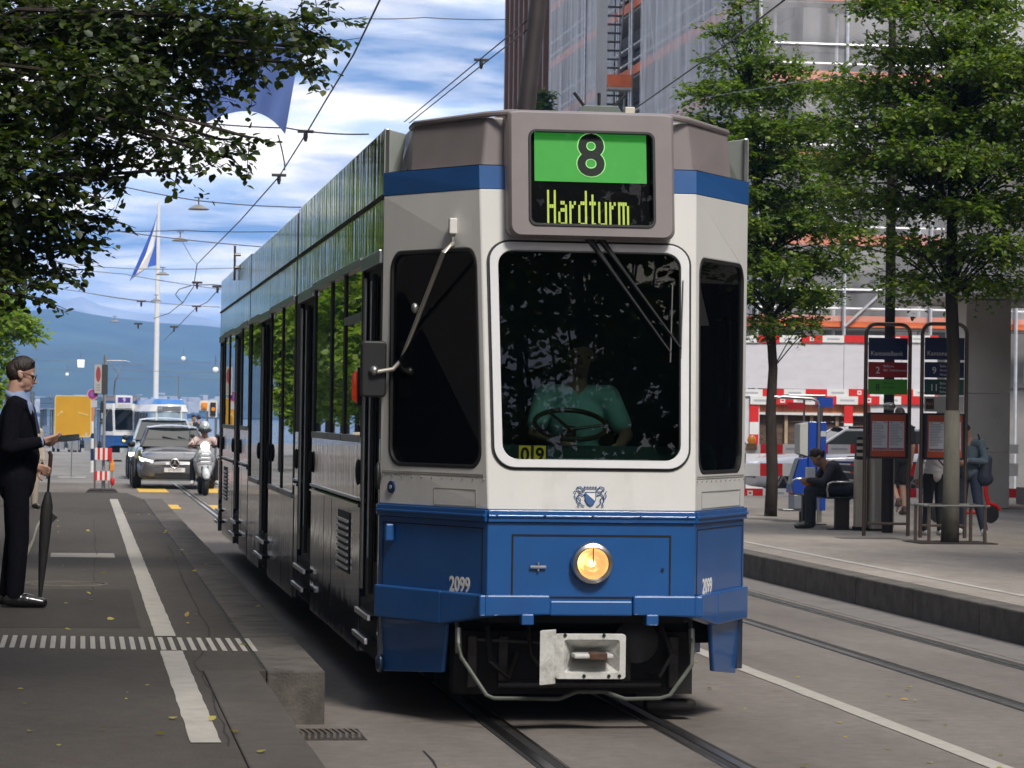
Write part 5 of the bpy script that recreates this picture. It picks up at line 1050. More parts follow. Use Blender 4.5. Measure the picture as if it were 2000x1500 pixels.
for z in (1.03, 1.12, 1.21): MB().box(-.075, .06, -.083, -.071, z, z + .045).build('stripe', mat('stripe_cream', (.55, .52, .40), .5), cp_)
# bench facing the rails
bn_ = at(1640, 1034, Z=ZR); BX, BYY = bn_.x, bn_.y; be = thing('bench', 'black slatted bench with bent steel armrests', 'bench', (BX, BYY, ZR))
for k in range(5): MB().box(-.24 + k * .10, -.155 + k * .10, -.2, 1.9, .43, .455).build('seat_slat', m_blk, be, bevel=.008)
for k in range(3): MB().box(.28, .305, -.2, 1.9, .58 + k * .11, .67 + k * .11).build('back_slat', m_blk, be, bevel=.008)
for yy in (-.1, 1.8): MB().box(-.10, .10, yy - .04, yy + .04, 0, .43).build('leg', mat('bench_leg', (.05, .04, .035), .5, .5), be); MB().box(-.2, .26, yy - .05, yy + .05, 0, .012).build('foot_plate', m_blk, be)
for yy in (-.19, .45, 1.88): MB().tube([(-.22, yy, .46), (-.24, yy, .56), (-.22, yy, .64), (-.16, yy, .665), (.20, yy, .665), (.26, yy, .62), (.28, yy, .46)], .014, 8).build('armrest', m_chr, be, smooth=True)
# ticket machine with its hoop frame
tk = at(1583, 1020, Z=ZR); tm = thing('ticket_machine', 'blue ticket machine under a bent steel hoop', 'ticket machine', (tk.x, tk.y, ZR))
m_tbl = mat('machine_blue', (.012, .06, .36), .4, coat=.3, var=.06)
MB().box(-.09, .18, -.19, .19, .18, 1.50).build('cabinet', m_tbl, tm, bevel=.012)
MB().prism([(-.095, 1.49), (-.22, 1.46), (-.22, 1.02), (-.095, .98)], -.17, .17, 1).build('upper_front', mat('machine_grey', (.48, .49, .46), .5, var=.06), tm, bevel=.008)
MB().prism([(-.096, .97), (-.21, .95), (-.34, .52), (-.34, .44), (-.096, .42)], -.17, .17, 1).build('screen_console', m_tbl, tm, bevel=.01)
MB().add([(-.222, -.13, .93), (-.222, .13, .93), (-.335, .13, .56), (-.335, -.13, .56)], [(0, 1, 2, 3)], Matrix.Translation((-.008, 0, .0))).build('screen', mat('screen_grey', (.30, .34, .34), .15, coat=.5), tm)
MB().box(-.30, .02, -.18, .18, .20, .41).build('lower_box', mat('machine_steel', (.30, .33, .38), .4, .5), tm, bevel=.01); MB().box(-.46, -.05, -.16, .16, .165, .198).build('shelf', m_steel, tm, bevel=.006)
for xx, yy in ((-.14, 0), (.05, .1)): MB().box(xx - .03, xx + .03, yy - .03, yy + .03, 0, .18).build('foot', m_blk, tm)
for yy, xx in ((-.22, .06), (.22, .20)): MB().tube([(xx, yy, 0), (xx, yy, 1.72), (xx - .03, yy, 1.80), (xx - .12, yy, 1.84), (-.52, yy, 1.86)], .024, 10).build('hoop', m_chr, tm, smooth=True)
MB().box(-.40, .16, -.19, .19, 1.86, 1.90).build('canopy', m_steel, tm, bevel=.01); MB().box(.02, .26, -.235, -.205, 1.72, 1.86).build('hoop_sign', m_tbl, tm); MB().box(-.42, -.16, -.20, -.17, 1.68, 1.78).build('hoop_sign', m_sred, tm)
for xx in (-.12, .1): MB().tube([(xx, 0, 1.49), (xx, 0, 1.86)], .016, 8).build('strut', m_steel, tm)
MB().box(.06, .17, -.196, -.191, 1.28, 1.36).build('sticker', m_paper, tm)
# leaning overhead-line mast on the right platform behind the tram
YM = 56.; mt0 = at(1018, 300, Y=YM); mt1 = at(1056, -40, Y=YM); dz = (mt1 - mt0).x / (mt1 - mt0).z
ms = thing('line_mast', 'thick dark brown mast leaning to the right behind the tram roof', 'mast', (mt0.x - dz * (mt0.z - ZR), YM, ZR)); MB().tube([(0, 0, 0), (dz * 6, 0, 6), (dz * 13, 0, 13)], [.22, .19, .15], 20).build('shaft', mat('mast_brown', (.035, .026, .023), .55, .2, var=.25, scale=2), ms, smooth=True); MB().lathe([(.30, 0), (.30, .02), (0, .02)], 20).build('base_plate', m_iron, ms)
# ------------------------------------------------ overhead wires
m_wire = mat('wire_dark', (.05, .05, .055), .5, .4, var=.1); m_wire2 = mat('wire_grey', (.16, .17, .19), .5, .3, var=.1)
def wire(label, pts, r=.008, m=m_wire, cat='wire', sag=0.):
    P_ = [Vector(p) for p in pts]; out = []
    for a, b_ in zip(P_, P_[1:]):
        for k in range(8): t = k / 8; out.append(a.lerp(b_, t) - Vector((0, 0, sag * 4 * t * (1 - t))))
    out.append(P_[-1]); o = MB(); o.tube(out, r, 5); return tag(o.build('overhead_wire', m, smooth=2), label, cat, 'overhead tram wires')
W = lambda px, py, Y: at(px, py, Y=Y)
cw = wire('thick contact wire sweeping from the top edge down above the left track', [W(760, -40, 27), W(742, 0, 29), W(690, 108, 33), W(640, 190, 37), W(600, 258, 41), W(545, 345, 47), W(470, 430, 55), W(385, 516, 70)], .011)
wire('contact wire loop curling between flagpole and tram roof', [W(385, 516, 70), W(378, 560, 78), W(358, 590, 86), W(330, 612, 96), W(300, 622, 110)], .012)
wire('curved tram wire arching left of the tram rear', [W(440, 558, 72), W(415, 556, 74), W(375, 557, 78), W(350, 565, 80), W(343, 575, 82), W(350, 585, 84), W(358, 592, 86)], .012)
wire('slanting tram wire running down beside the tram rear', [W(428, 564, 74), W(405, 590, 86), W(384, 600, 92), W(350, 635, 110), W(320, 665, 135)], .012)
wire('upper of the twin wires rising right above the tram roof', [W(1030, 40, 41), W(935, 118, 47), W(790, 238, 58)], .011)
wire('lower of the twin wires rising right above the tram roof', [W(1030, 58, 41), W(945, 124, 46.5), W(800, 240, 57)], .011)
wire('dark wire crossing the scaffolding from tram roof to upper right', [W(1545, -10, 24), W(1400, 100, 30), W(1212, 232, 40)], .009)
wire('thin wire crossing the right trees nearly level', [W(1380, 190, 40), W(1560, 160, 33), W(1700, 140, 30)], .005, m_wire2)
wire('short black span cable ending at the big blue flag', [W(300, 228, 42), W(560, 250, 40), W(720, 262, 39)], .010, sag=.03)
spans = [((205, 356), (388, 392), (590, 405), 48, 'span wire carrying the highest pendant street lamp'), ((150, 436), (255, 455), (510, 482), 60, 'span wire sloping behind the far flag top'), ((140, 450), (352, 450), (560, 452), 62, 'level span wire across the far flag top'), ((100, 512), (260, 525), (470, 523), 74, 'thin span wire across the middle of the far flag'),
         ((110, 520), (240, 535), (440, 566), 76, 'thin span wire sloping below the far flag tip'), ((60, 552), (160, 570), (300, 590), 84, 'span wire leaving the lowest linden twigs'), ((160, 570), (275, 588), (430, 600), 90, 'span wire over the snowy mountain line'), ((60, 720), (230, 722), (430, 728), 150, 'low span wire crossing in front of the blue hills'), ((60, 700), (260, 712), (430, 705), 170, 'higher span wire crossing in front of the blue hills'), ((210, 740), (330, 735), (430, 740), 165, 'lowest span wire right of the far pantograph'), ((700, 36), (830, 34), (990, 38), 60, 'thin wire across the bright clouds above the tram')]
for a, b_, c, Y, lab in spans: wire(lab, [W(*a, Y), W(*b_, Y), W(*c, Y)], .007 + Y * .00004, m_wire2 if Y > 66 else m_wire, sag=.02)
wire('thin feeder dropping from the far lamp to the contact wire', [W(354, 468, 64), W(375, 505, 68), W(385, 516, 70)], .006, m_wire2)
wire('black loop cable hanging under the big blue flag', [W(543, 264, 40), W(550, 290, 41), W(556, 320, 43), W(556, 332, 44.5)], .010)
for px, py, Y, d in ((597, 260, 41, 'at the top junction under the big flag'), (545, 345, 47, 'on the contact wire halfway down'), (940, 120, 46.7, 'on the twin wires above the tram roof'), (385, 554, 76, 'on the curved wire left of the tram rear'), (425, 562, 74, 'at the tram rear end of the curved wire'), (384, 600, 92, 'below the curved wire'), (276, 590, 90, 'over the snowy mountain line'), (340, 640, 108, 'on the slanting wire before the hills'), (270, 634, 108, 'just left of the flagpole before the hills')):
    p = W(px, py, Y); h = thing('wire_clamp', 'small dark insulator clamp ' + d, 'clamp', p, 0, 'insulator clamps'); s = Y * .00055; MB().box(-.09 - s, .09 + s, -.02, .02, .0, .035 + s * .5).build('yoke', m_wire, h, bevel=.01); MB().lathe([(.028, 0), (.034, -.05), (.02, -.09 - s), (0, -.10 - s)], 10).build('insulator', m_wire, h, smooth=True)
def pendant(px, py, Y, lab):
    p = W(px, py, Y); l_ = thing('pendant_lamp', lab, 'street lamp', p, 0, 'pendant street lamps'); MB().tube([(0, 0, 0), (0, 0, .14)], .012, 6).build('stem', m_wire2, l_); MB().lathe([(.0, .02), (.06, .02), (.13, -.02), (.17, -.045), (.165, -.055), (.0, -.05)], 20).build('shade', mat('lamp_shade', (.28, .27, .25), .5, .3), l_, smooth=True); MB().box(-.07, .07, -.02, .02, .13, .15).build('hanger', m_wire2, l_)
pendant(388, 403, 48, 'pendant street lamp hanging highest left of the tram roof'); pendant(352, 466, 62, 'second pendant street lamp, right of the far flag'); pendant(318, 533, 76, 'small pendant lamp right beside the flagpole'); pendant(224, 626, 100, 'small pale pendant lamp before the hills left of the flagpole'); pendant(305, 585, 92, 'tiny pendant lamp behind the flagpole')
# ------------------------------------------------ flags
m_pole = mat('pole_white', (.72, .72, .70), .4, var=.05); FY = 160.
fb = at(304, 800, Y=FY); ft_ = at(311, 395, Y=FY); fp = thing('flagpole', 'tall white flagpole with a limp blue and white flag', 'flagpole', (fb.x, FY, 0)); dxp = (ft_.x - fb.x) * 0
MB().tube([(0, 0, QZ), (0, 0, ft_.z * .6), (0, 0, ft_.z)], [.15, .13, .07], 14).build('pole', m_pole, fp, smooth=True)
def flagmesh(name, poly, Y, m, parent, rel, dy=0.): b = MB(); b.add([W(px, py, Y + dy + .25 * math.sin(px * .09)) - Vector(rel) for px, py in poly], [tuple(range(len(poly)))]); o = b.build(name, m, parent); sm_ = o.modifiers.new('thick', 'SOLIDIFY'); sm_.thickness = .02; return o
def cloth(name, c):
    M_ = mat(name, c, .8, var=.05, scale=1.5, bump=.2, bscale=2); return M_
rel = (fb.x, FY, 0)
flagmesh('flag_stripe', [(307, 418), (300, 440), (285, 475), (263, 525), (253, 549), (266, 535), (283, 500), (298, 455)], FY, cloth('flag_blue', (.03, .09, .42)), fp, rel); flagmesh('flag_stripe', [(307.5, 420), (298, 457), (283, 500), (266, 535), (255, 547), (290, 521), (300, 480)], FY, cloth('flag_white', (.78, .76, .74)), fp, rel, -.05); flagmesh('flag_stripe', [(307.8, 445), (302, 480), (288, 522), (306, 518)], FY, cloth('flag_blue2', (.04, .12, .50)), fp, rel, -.10)
# the big blue flag hung over the street
GY = 39.; cols, rows_ = 14, 10; fl_ = MB(); vv = []
for j in range(rows_ + 1):
    for i in range(cols + 1):
        u, v_ = i / cols, j / rows_
        top = (400 + 190 * u, 60 + 10 * u); bx_, by_ = 385 + 172 * u, 246 - 32 * math.sin(u * math.pi * .86) * (u > 0) + 26 * u ** 6 + 4 * u
        px = top[0] * (1 - v_) + bx_ * v_ + 6 * math.sin(v_ * 2.2) * (1 - u); py = top[1] * (1 - v_) + by_ * v_
        p = W(px, py, GY + .16 * math.sin(u * 7 + v_ * 2) + .10 * math.sin(u * 15 + 1) * v_); vv.append(p)
gc = W(480, 60, GY); fl_.v = [tuple(p - gc) for p in vv]; fl_.f = [(j * (cols + 1) + i, j * (cols + 1) + i + 1, (j + 1) * (cols + 1) + i + 1, (j + 1) * (cols + 1) + i) for j in range(rows_) for i in range(cols)]; fl_.mi = [0] * len(fl_.f)
mfl = bpy.data.materials.new('flag_cloth_blue'); mfl.use_nodes = True; t_ = mfl.node_tree; t_.nodes.clear(); o_ = t_.nodes.new('ShaderNodeOutputMaterial'); a_ = t_.nodes.new('ShaderNodeBsdfDiffuse'); b_ = t_.nodes.new('ShaderNodeBsdfTranslucent'); x_ = t_.nodes.new('ShaderNodeMixShader'); x_.inputs[0].default_value = .55
for n_ in (a_, b_): n_.inputs[0].default_value = (.20, .30, .66, 1)
t_.links.new(a_.outputs[0], x_.inputs[1]); t_.links.new(b_.outputs[0], x_.inputs[2]); t_.links.new(x_.outputs[0], o_.inputs[0])
fg = thing('hanging_flag', 'large blue cloth flag hanging behind the linden leaves', 'flag', gc); fl_.build('cloth', mfl, fg, smooth=2); MB().tube([W(395, 58, GY) - gc, W(595, 70, GY) - gc], .015, 8).build('hanging_bar', m_steel, fg)
# ------------------------------------------------ signs and works on the far left
YB = 64.7
sg_ = at(200, 962, Z=0); sp = thing('portable_sign', 'portable grey post with tall panel sign on a rubber foot', 'sign', (sg_.x, YB, 0)); Y_ = YB
def R_(px, py, Y=YB): return at(px, py, Y=Y) - Vector((sg_.x, YB, 0))
for k, (w_, d_, z0, z1) in enumerate(((.40, .22, 0, .07), (.33, .18, .072, .12))): MB().prism([(-w_ - .02, z0), (w_ - .02, z0), (w_ * .75, z1), (-w_ * .8, z1)], -d_, d_, 1).build('rubber_foot', mat('recycled_rubber', (.055, .05, .05), .9, var=.3), sp, bevel=.015)
MB().tube([(0, 0, .1), (.01, 0, 3.0)], .033, 12).build('post', mat('galvanised', (.38, .40, .42), .4, .6, var=.1), sp); MB().tube([R_(184, 960), R_(184, 812)], .012, 8).build('stay', m_steel, sp); MB().tube([R_(205, 960), R_(202, 812)], .012, 8).build('stay', m_steel, sp)
a, c = R_(185, 712), R_(199, 768); MB().box(a.x, c.x, -.04, .0, c.z, a.z).build('panel', mat('sign_pale', (.45, .42, .40), .5, var=.05), sp); b2, c2 = R_(199, 712), R_(210, 770); MB().box(b2.x, c2.x, -.045, .22, c2.z, b2.z).build('panel_side', mat('sign_dark_back', (.05, .05, .055), .5), sp)
q = R_(192, 731); pl = MB(); pl.add([(q.x + .052 * math.cos(t), -.042, q.z + .165 * math.sin(t)) for t in np.linspace(0, 2 * math.pi, 24, endpoint=False)], [tuple(range(24))]); pl.build('red_disc', mat('disc_red', (.30, .05, .06), .5), sp)
for k in range(3): MB().box(q.x - .035, q.x + .035, -.043, -.0405, q.z - .24 - k * .055, q.z - .22 - k * .055).build('panel_text', m_ink, sp)
q = R_(181, 770); MB().cyl((q.x, .05, q.z), (q.x, .03, q.z), .12, 24).build('no_parking_disc', mat('disc_rim_pink', (.62, .40, .45), .5), sp); MB().cyl((q.x, .03, q.z), (q.x, .022, q.z), .10, 24).build('disc_ring', mat('disc_magenta', (.36, .04, .20), .5), sp); MB().cyl((q.x, .022, q.z), (q.x, .016, q.z), .055, 20).build('disc_centre', mat('disc_violet', (.30, .10, .42), .5), sp)
MB().box(q.x - .02, q.x + .10, .0, .02, q.z - .28, q.z - .13).build('sub_plate', m_paper, sp); b3 = R_(199, 790); MB().prism([(b3.x - .035, b3.z - .18), (b3.x + .035, b3.z - .18), (b3.x + .035, b3.z + .02), (b3.x, b3.z + .10), (b3.x - .035, b3.z + .02)], -.05, -.04, 1).build('arrow_plate', mat('arrow_black', (.02, .02, .02), .5), sp)
bs = thing('striped_barrier', 'short red and white striped barrier wrapped round the portable sign', 'barrier', (sg_.x - .02, YB - .16, 0))
for r_i, (z0, z1) in enumerate(((.74, 1.00), (.30, .50))):
    for k in range(6): MB().box(-.16 + k * .053, -.107 + k * .053 + .0, 0, .02, z0, z1).build('stripe', (m_red if k % 2 else m_bw) if r_i == 0 else (m_red if (k + 1) % 2 else m_bw), bs)
MB().box(.165, .20, .0, .14, .70, 1.0).build('end_leaf', m_red, bs); MB().tube([(.14, .02, .0), (.16, .02, 1.0)], .012, 6).build('leg', m_steel, bs); MB().tube([(-.14, .02, .0), (-.15, .02, 1.0)], .012, 6).build('leg', m_steel, bs); MB().ell((.22, .0, .28), (.05, .04, .09)).build('reflector', m_red, bs, smooth=True)
ol = at(219, 905, Y=66.); wl2 = thing('warning_lamp', 'orange flashing lamp hanging beside the striped barrier', 'lamp', ol); MB().box(-.045, .045, -.04, .04, -.17, .0).build('case', mat('amber_case', (.85, .30, .02), .4, coat=.3), wl2, bevel=.015); MB().lathe([(.04, 0), (.04, .02), (.025, .10), (0, .10)], 12).build('lens', mat('amber_lens'), wl2, smooth=True); MB().tube([(0, 0, .09), (-.12, 0, .28), (-.2, .0, .26)], .008, 6).build('hook', m_steel, wl2); MB().tube([(0, 0, -.16), (.0, 0, -1.0)], .012, 6).build('rod', m_steel, wl2)
# yellow sign back on a thin stand
yb = at(139, 915, Z=0); YY = yb.y * .86; yb = at(139, 912, Y=YY); ys = thing('yellow_sign', 'blank yellow panel sign on a thin steel stand', 'sign', (yb.x, YY, 0)); ya, yc = at(108, 773, Y=YY), at(177, 853, Y=YY)
MB().prism(rrect(ya.x - yb.x, yc.x - yb.x, yc.z, ya.z, .07, 4), -.02, .0, 1).build('panel', mat('panel_yellow', (.60, .31, .018), .6, var=.08, scale=2), ys); MB().plate(rrect(ya.x - yb.x - .012, yc.x - yb.x + .012, yc.z - .012, ya.z + .012, .08, 4), [rrect(ya.x - yb.x + .012, yc.x - yb.x - .012, yc.z + .012, ya.z - .012, .06, 4)], lambda a, c, d: (a, -.024 + d, c), .03).build('panel_rim', mat('rim_pale_yellow', (.72, .58, .25), .5), ys)
MB().tube([(0, .02, 0), (.01, .02, 1.0)], .016, 8).build('stand_leg', m_steel, ys); MB().tube([(-.35, .02, .01), (.4, .02, .01)], .014, 6).build('stand_foot', m_steel, ys)
for (a, b_) in (((112, 812), (122, 803)), ((152, 806), (172, 811)), ((118, 803), (123, 807))): MB().tube([at(*a, Y=YY) - Vector((yb.x, YY + .022, 0)), at(*b_, Y=YY) - Vector((yb.x, YY + .022, 0))], .012, 5).build('peeled_tape', mat('tape_cream', (.78, .62, .30), .6), ys)
MB().prism([(at(168, 848, Y=YY).x - yb.x - .04, yc.z + .02), (at(168, 848, Y=YY).x - yb.x + .05, yc.z + .02), (at(168, 848, Y=YY).x - yb.x, yc.z + .13)], -.026, -.021, 1).build('sticker', m_paper, ys)
# striped marker post and the traffic lights by the tram rear
k_ = at(180, 895, Y=88); mp_ = thing('marker_post', 'slim blue and white marker post beside the yellow sign', 'post', (k_.x, 88, 0))
for q, (z0, z1, mm) in enumerate(((0, .35, m_bw), (.35, .7, m_navy), (.7, 1.0, m_bw), (1.0, 1.15, m_navy), (1.15, 1.5, m_bw), (1.5, 2.4, mat('post_orange', (.6, .25, .1), .6)))): MB().cyl((0, 0, z0), (0, 0, z1), .05, 10).build('band', mm, mp_)
def tlight(px, py0, py1, Y, lab, round_=False):
    p = at(px, (py0 + py1) / 2, Y=Y); t = thing('traffic_light', lab, 'traffic light', (p.x, Y, 0), 0, 'traffic lights'); z0, z1 = at(px, py1, Y=Y).z, at(px, py0, Y=Y).z; MB().cyl((.12, .1, 0), (.12, .1, z1), .05, 10).build('post', m_steel, t)
    w_ = (z1 - z0) * .2 if not round_ else (z1 - z0) * .42; MB().plate(rrect(-w_ * 1.6, w_ * 1.6, z0 - .08, z1 + .08, .06, 3), [], lambda a, c, d: (a, d, c), .03).build('back_board', m_bw, t); h = MB().box(-w_, w_, -.14, -.002, z0, z1).build('housing', m_blk if not round_ else mat('amber_case'), t, bevel=.02)
    for q in range(1 if round_ else 3): c0 = z1 - (z1 - z0) * ((q + .5) / (1 if round_ else 3)); MB().cyl((0, -.17, c0), (0, -.141, c0), w_ * .75, 14).build('lens', mat('amber_lens') if q == 1 or round_ else m_blk, h)
tlight(416, 786, 812, 118, 'three lamp traffic light close to the tram rear'); tlight(399, 786, 799, 122, 'single amber traffic light left of the three lamp one', True)
# far street lamps seen against the hills
for px, py, Y, w_, lab in ((158, 710, 175, .36, 'bright square lantern hanging before the hills'), (131, 731, 190, .11, 'small round white lamp left of the portable sign'), (421, 722, 130, .13, 'round white globe lamp at the tram rear'), (358, 700, 185, .14, 'pale hanging lamp right of the flagpole')):
    p = at(px, py, Y=Y); l_ = thing('hanging_lamp', lab, 'street lamp', p, 0, 'hanging lamps before the hills')
    if px == 158: MB().prism([(-w_ * .5, -.22), (w_ * .5, -.22), (w_ * .58, .22), (-w_ * .58, .22)], -.15, .15, 1).build('lantern', mat('lantern_white', (.85, .82, .70), .5, emis=(1, .92, .7), estr=.25), l_); MB().box(-w_ * .45, w_ * .45, -.12, .12, .222, .27).build('cap', m_wire2, l_)
    else: MB().ell((0, 0, 0), (w_, w_, w_)).build('globe', mat('globe_white', (.85, .87, .88), .4, emis=(.9, .95, 1), estr=.08), l_, smooth=True); MB().box(-w_ * .8, w_ * .8, -.05, .05, w_ * .9, w_ * 1.2).build('cap', m_wire2, l_)
    MB().tube([(0, 0, .2), (0, 0, .6)], .02, 6).build('hanger', m_wire2, l_)
for px, Y, py0, lab in ((16, 110, 690, 'thin dark post behind the head of the man'), (61, 125, 755, 'slim dark post right of the man in the suit'), (66, 130, 765, 'second slim post right of the man in the suit'), (349, 210, 733, 'thin pale pole right of the flagpole')):
    p = at(px, py0, Y=Y); q_ = thing('slim_pole', lab, 'pole', (p.x, Y, 0)); MB().tube([(0, 0, 0 if Y < 133 else QZ), (0, 0, p.z)], .05, 8).build('shaft', m_wire2, q_); MB().ell((0, 0, p.z), (.055, .055, .03), n=8, m=5).build('cap', m_wire2, q_)
# ------------------------------------------------------------------ vehicles
m_tyre = mat('tyre', (.015, .015, .016), .8, var=.2); m_rim = mat('alloy_rim', (.45, .46, .48), .3, .9); m_cgl = mat('car_glass', (.020, .026, .026), .04, var=0, coat=.3); m_hl = mat('headlamp_lit', (.9, .9, .88), .2, emis=(1, .96, .85), estr=.9)
def subd(o, l=2): m_ = o.modifiers.new('sub', 'SUBSURF'); m_.levels = l; m_.render_levels = l; return o
def car(name, label, loc, rz, paint, st, gh, front=None, wheels=(-1.35, 1.35), ww=.86, wr=.32):
    """st: body stations (y, z bottom, z top, half width top, half width); gh: glasshouse stations (y, z, half width) base front, roof front, roof rear, base rear"""
    c = thing(name, label, 'car', loc, rz); v = []; f = []
    for (y, zb, zt, wt, w) in st:
        half = [(0, zb), (w * .8, zb), (w * .97, zb + .06), (w, zb + (zt - zb) * .45), (w * .985, zb + (zt - zb) * .75), (wt, zt - .015), (wt * .6, zt + .02), (0, zt + .03)]
        ring = half + [(-x, z) for x, z in reversed(half[1:-1])]; v += [(x, y, z) for x, z in ring]
    n = len(ring)
    for i in range(len(st) - 1):
        for k in range(n): f.append((i * n + k, i * n + (k + 1) % n, (i + 1) * n + (k + 1) % n, (i + 1) * n + k))
    f.append(tuple(range(n))[::-1]); f.append(tuple(range((len(st) - 1) * n, len(st) * n)))
    b = MB(); b.v = v; b.f = f; b.mi = [0] * len(f); subd(b.build('body', paint, c, smooth=2), 2)
    (y0, z0, w0), (y1, z1, w1), (y2, z2, w2), (y3, z3, w3) = gh
    V = []
    for s in (-1, 1): V += [(s * w0, y0, z0), (s * w1, y1, z1), (s * w2, y2, z2), (s * w3, y3, z3)]
    panes = {'windscreen': (0, 4, 5, 1), 'rear_window': (3, 2, 6, 7)}
    for nm, q in panes.items(): MB().quad(*[V[i] for i in q]).build(nm, m_cgl, c)
    for s, o in ((-1, 0), (1, 4)):
        A, B_, C_, D_ = [Vector(V[o + i]) for i in range(4)]; ym = (B_.y + C_.y) / 2 + .05
        t = lambda p, q, y: p.lerp(q, (y - p.y) / (q.y - p.y)); m0 = t(A, D_, ym); m1 = t(B_, C_, ym)
        MB().quad(A.lerp(B_, .02), m0, m1, B_).build('side_window', m_cgl, c); MB().quad(m0, D_, C_, m1).build('side_window', m_cgl, c)
        pl = MB(); pl.tube([A, B_, C_, D_], [.035, .035, .04, .06], 6); pl.tube([m0, m1], .035, 6); pl.build('pillar', paint, c, smooth=True)
    rfm = MB(); xs_ = np.linspace(-1, 1, 7); ys_ = np.linspace(0, 1, 6)
    for yy in ys_:
        for xx in xs_: w_ = w1 + (w2 - w1) * yy; rfm.v.append((xx * w_ * 1.02, y1 - .03 + (y2 - y1 + .06) * yy, z1 + (z2 - z1) * yy + .055 * (1 - xx * xx) + .01 + .03 * math.sin(yy * math.pi)))
    rfm.f = [(j * 7 + i, j * 7 + i + 1, (j + 1) * 7 + i + 1, (j + 1) * 7 + i) for j in range(5) for i in range(6)]; rfm.mi = [0] * 30; rfm.build('roof', paint, c, smooth=2)
    for s in (-1, 1):
        for wy in wheels:
            M_ = Matrix.Translation((s * ww, wy, wr)) @ Matrix.Rotation(rad(90), 4, 'Y'); w_ = MB().lathe([(.0, -.10), (wr * .8, -.11), (wr, -.08), (wr, .08), (wr * .8, .11), (0, .10)], 28, M_).build('wheel', m_tyre, c, smooth=True)
            r_ = MB(); r_.lathe([(wr * .62, .0), (wr * .66, .115), (wr * .60, .118), (wr * .56, .09)], 24, M_ if s > 0 else M_ @ Matrix.Rotation(math.pi, 4, 'X'))
            for k in range(6): a = k * math.pi / 3; Mk = (M_ if s > 0 else M_ @ Matrix.Rotation(math.pi, 4, 'X')) @ Matrix.Rotation(a, 4, 'Z'); r_.box(0, wr * .6, -.025, .025, .085, .112, Mk)
            r_.build('rim', m_rim, w_)
            ar = MB(); ar.tube([(s * (ww + .05), wy + (wr + .05) * math.cos(t), wr + (wr + .05) * math.sin(t)) for t in np.linspace(-.1, math.pi + .1, 16)], .03, 6); ar.build('wheel_arch', m_blk, c)
        mr = MB(); mr.ell((s * (st[3][4] + .08), gh[0][0] + .28, gh[0][1] + .05), (.10, .06, .07)); mr.build('mirror', m_blk, c, smooth=True)
    return c
m_grey = mat('car_grey', (.125, .123, .128), .32, .5, coat=1., var=.04); m_pale = mat('car_pale_blue', (.50, .57, .62), .35, coat=1., var=.04); m_cw = mat('car_white', (.68, .68, .70), .3, coat=1., var=.03)
cg = at(330, 955, Z=0); CY = 69.5
hat = [(-2.22, .30, .56, .48, .60), (-2.15, .22, .68, .66, .78), (-1.95, .20, .78, .74, .87), (-1.4, .20, .88, .77, .90), (-.80, .20, .97, .79, .90), (.2, .20, 1.0, .80, .90), (1.3, .22, 1.02, .78, .90), (1.95, .28, 1.0, .70, .86), (2.15, .34, .85, .60, .76)]
gc_ = car('parked_car', 'grey hatchback with lit headlights facing the viewer', (at(341, 900, Y=CY).x, CY + 2.1, 0), rad(0), m_grey, hat, [(-.95, .98, .76), (-.12, 1.40, .58), (1.15, 1.41, .57), (1.9, 1.04, .68)])
b = MB(); b.plate([(-.52, .50), (.52, .50), (.46, .69), (-.46, .69)], [], lambda a, c, d: (a, -2.215 + abs(a) * .10 + d, c), .05); gl_ = b.build('grille', m_blk, gc_)
for z in (.58, .61): MB().tube([(-.47, -2.20, z), (-.2, -2.245, z), (.2, -2.245, z), (.47, -2.20, z)], .016, 6).build('grille_bar', m_chr, gl_)
em = MB(); em.tube([(.105 * math.cos(t), -2.27, .60 + .105 * math.sin(t)) for t in np.linspace(0, 2 * math.pi, 24, endpoint=False)], .014, 6, closed=True)
for a in (90, 210, 330): em.tube([(0, -2.27, .60), (.10 * math.cos(rad(a)), -2.27, .60 + .10 * math.sin(rad(a)))], [.026, .006], 6)
em.build('star_emblem', m_chr, gl_); MB().cyl((0, -2.262, .60), (0, -2.25, .60), .10, 20).build('emblem_back', m_blk, gl_)
for s in (-1, 1):
    q = MB(); q.add([(s * .50, -2.175, .66), (s * .78, -2.06, .73), (s * .83, -1.94, .76), (s * .80, -2.04, .66), (s * .66, -2.135, .60), (s * .50, -2.19, .61)], [(0, 1, 2, 3, 4, 5)]); q.build('headlight', m_hl, gc_)
    q = MB(); q.add([(s * .50, -2.19, .26), (s * .78, -2.11, .28), (s * .80, -2.08, .42), (s * .60, -2.17, .40)], [(0, 1, 2, 3)]); q.build('side_intake', m_blk, gc_)
    MB().ell((s * .98, -.62, 1.02), (.10, .07, .075)).build('door_mirror', m_grey, gc_, smooth=True)
MB().box(-.46, .46, -2.235, -2.18, .25, .37).build('lower_intake', m_blk, gc_); MB().box(-.75, .75, -2.25, -2.16, .20, .235).build('splitter', m_grey, gc_)
np_ = MB().box(-.24, .24, -2.262, -2.25, .40, .50).build('number_plate', mat('plate_white', (.7, .7, .72), .5), gc_); text('plate_text', 'ZH 821037', .085, frame_m((0, -2.264, .45), (1, 0, 0), (0, 0, 1)), mat('digit_black'), np_, sx=.8)
for a, c in (((-.25, 1.22), (.20, 1.16)), ((.12, 1.22), (.5, 1.14))): MB().tube([(a[0], -.53, a[1] - .01), (c[0], -.66, c[1] - .05)], .014, 5).build('wiper', m_blk, gc_)
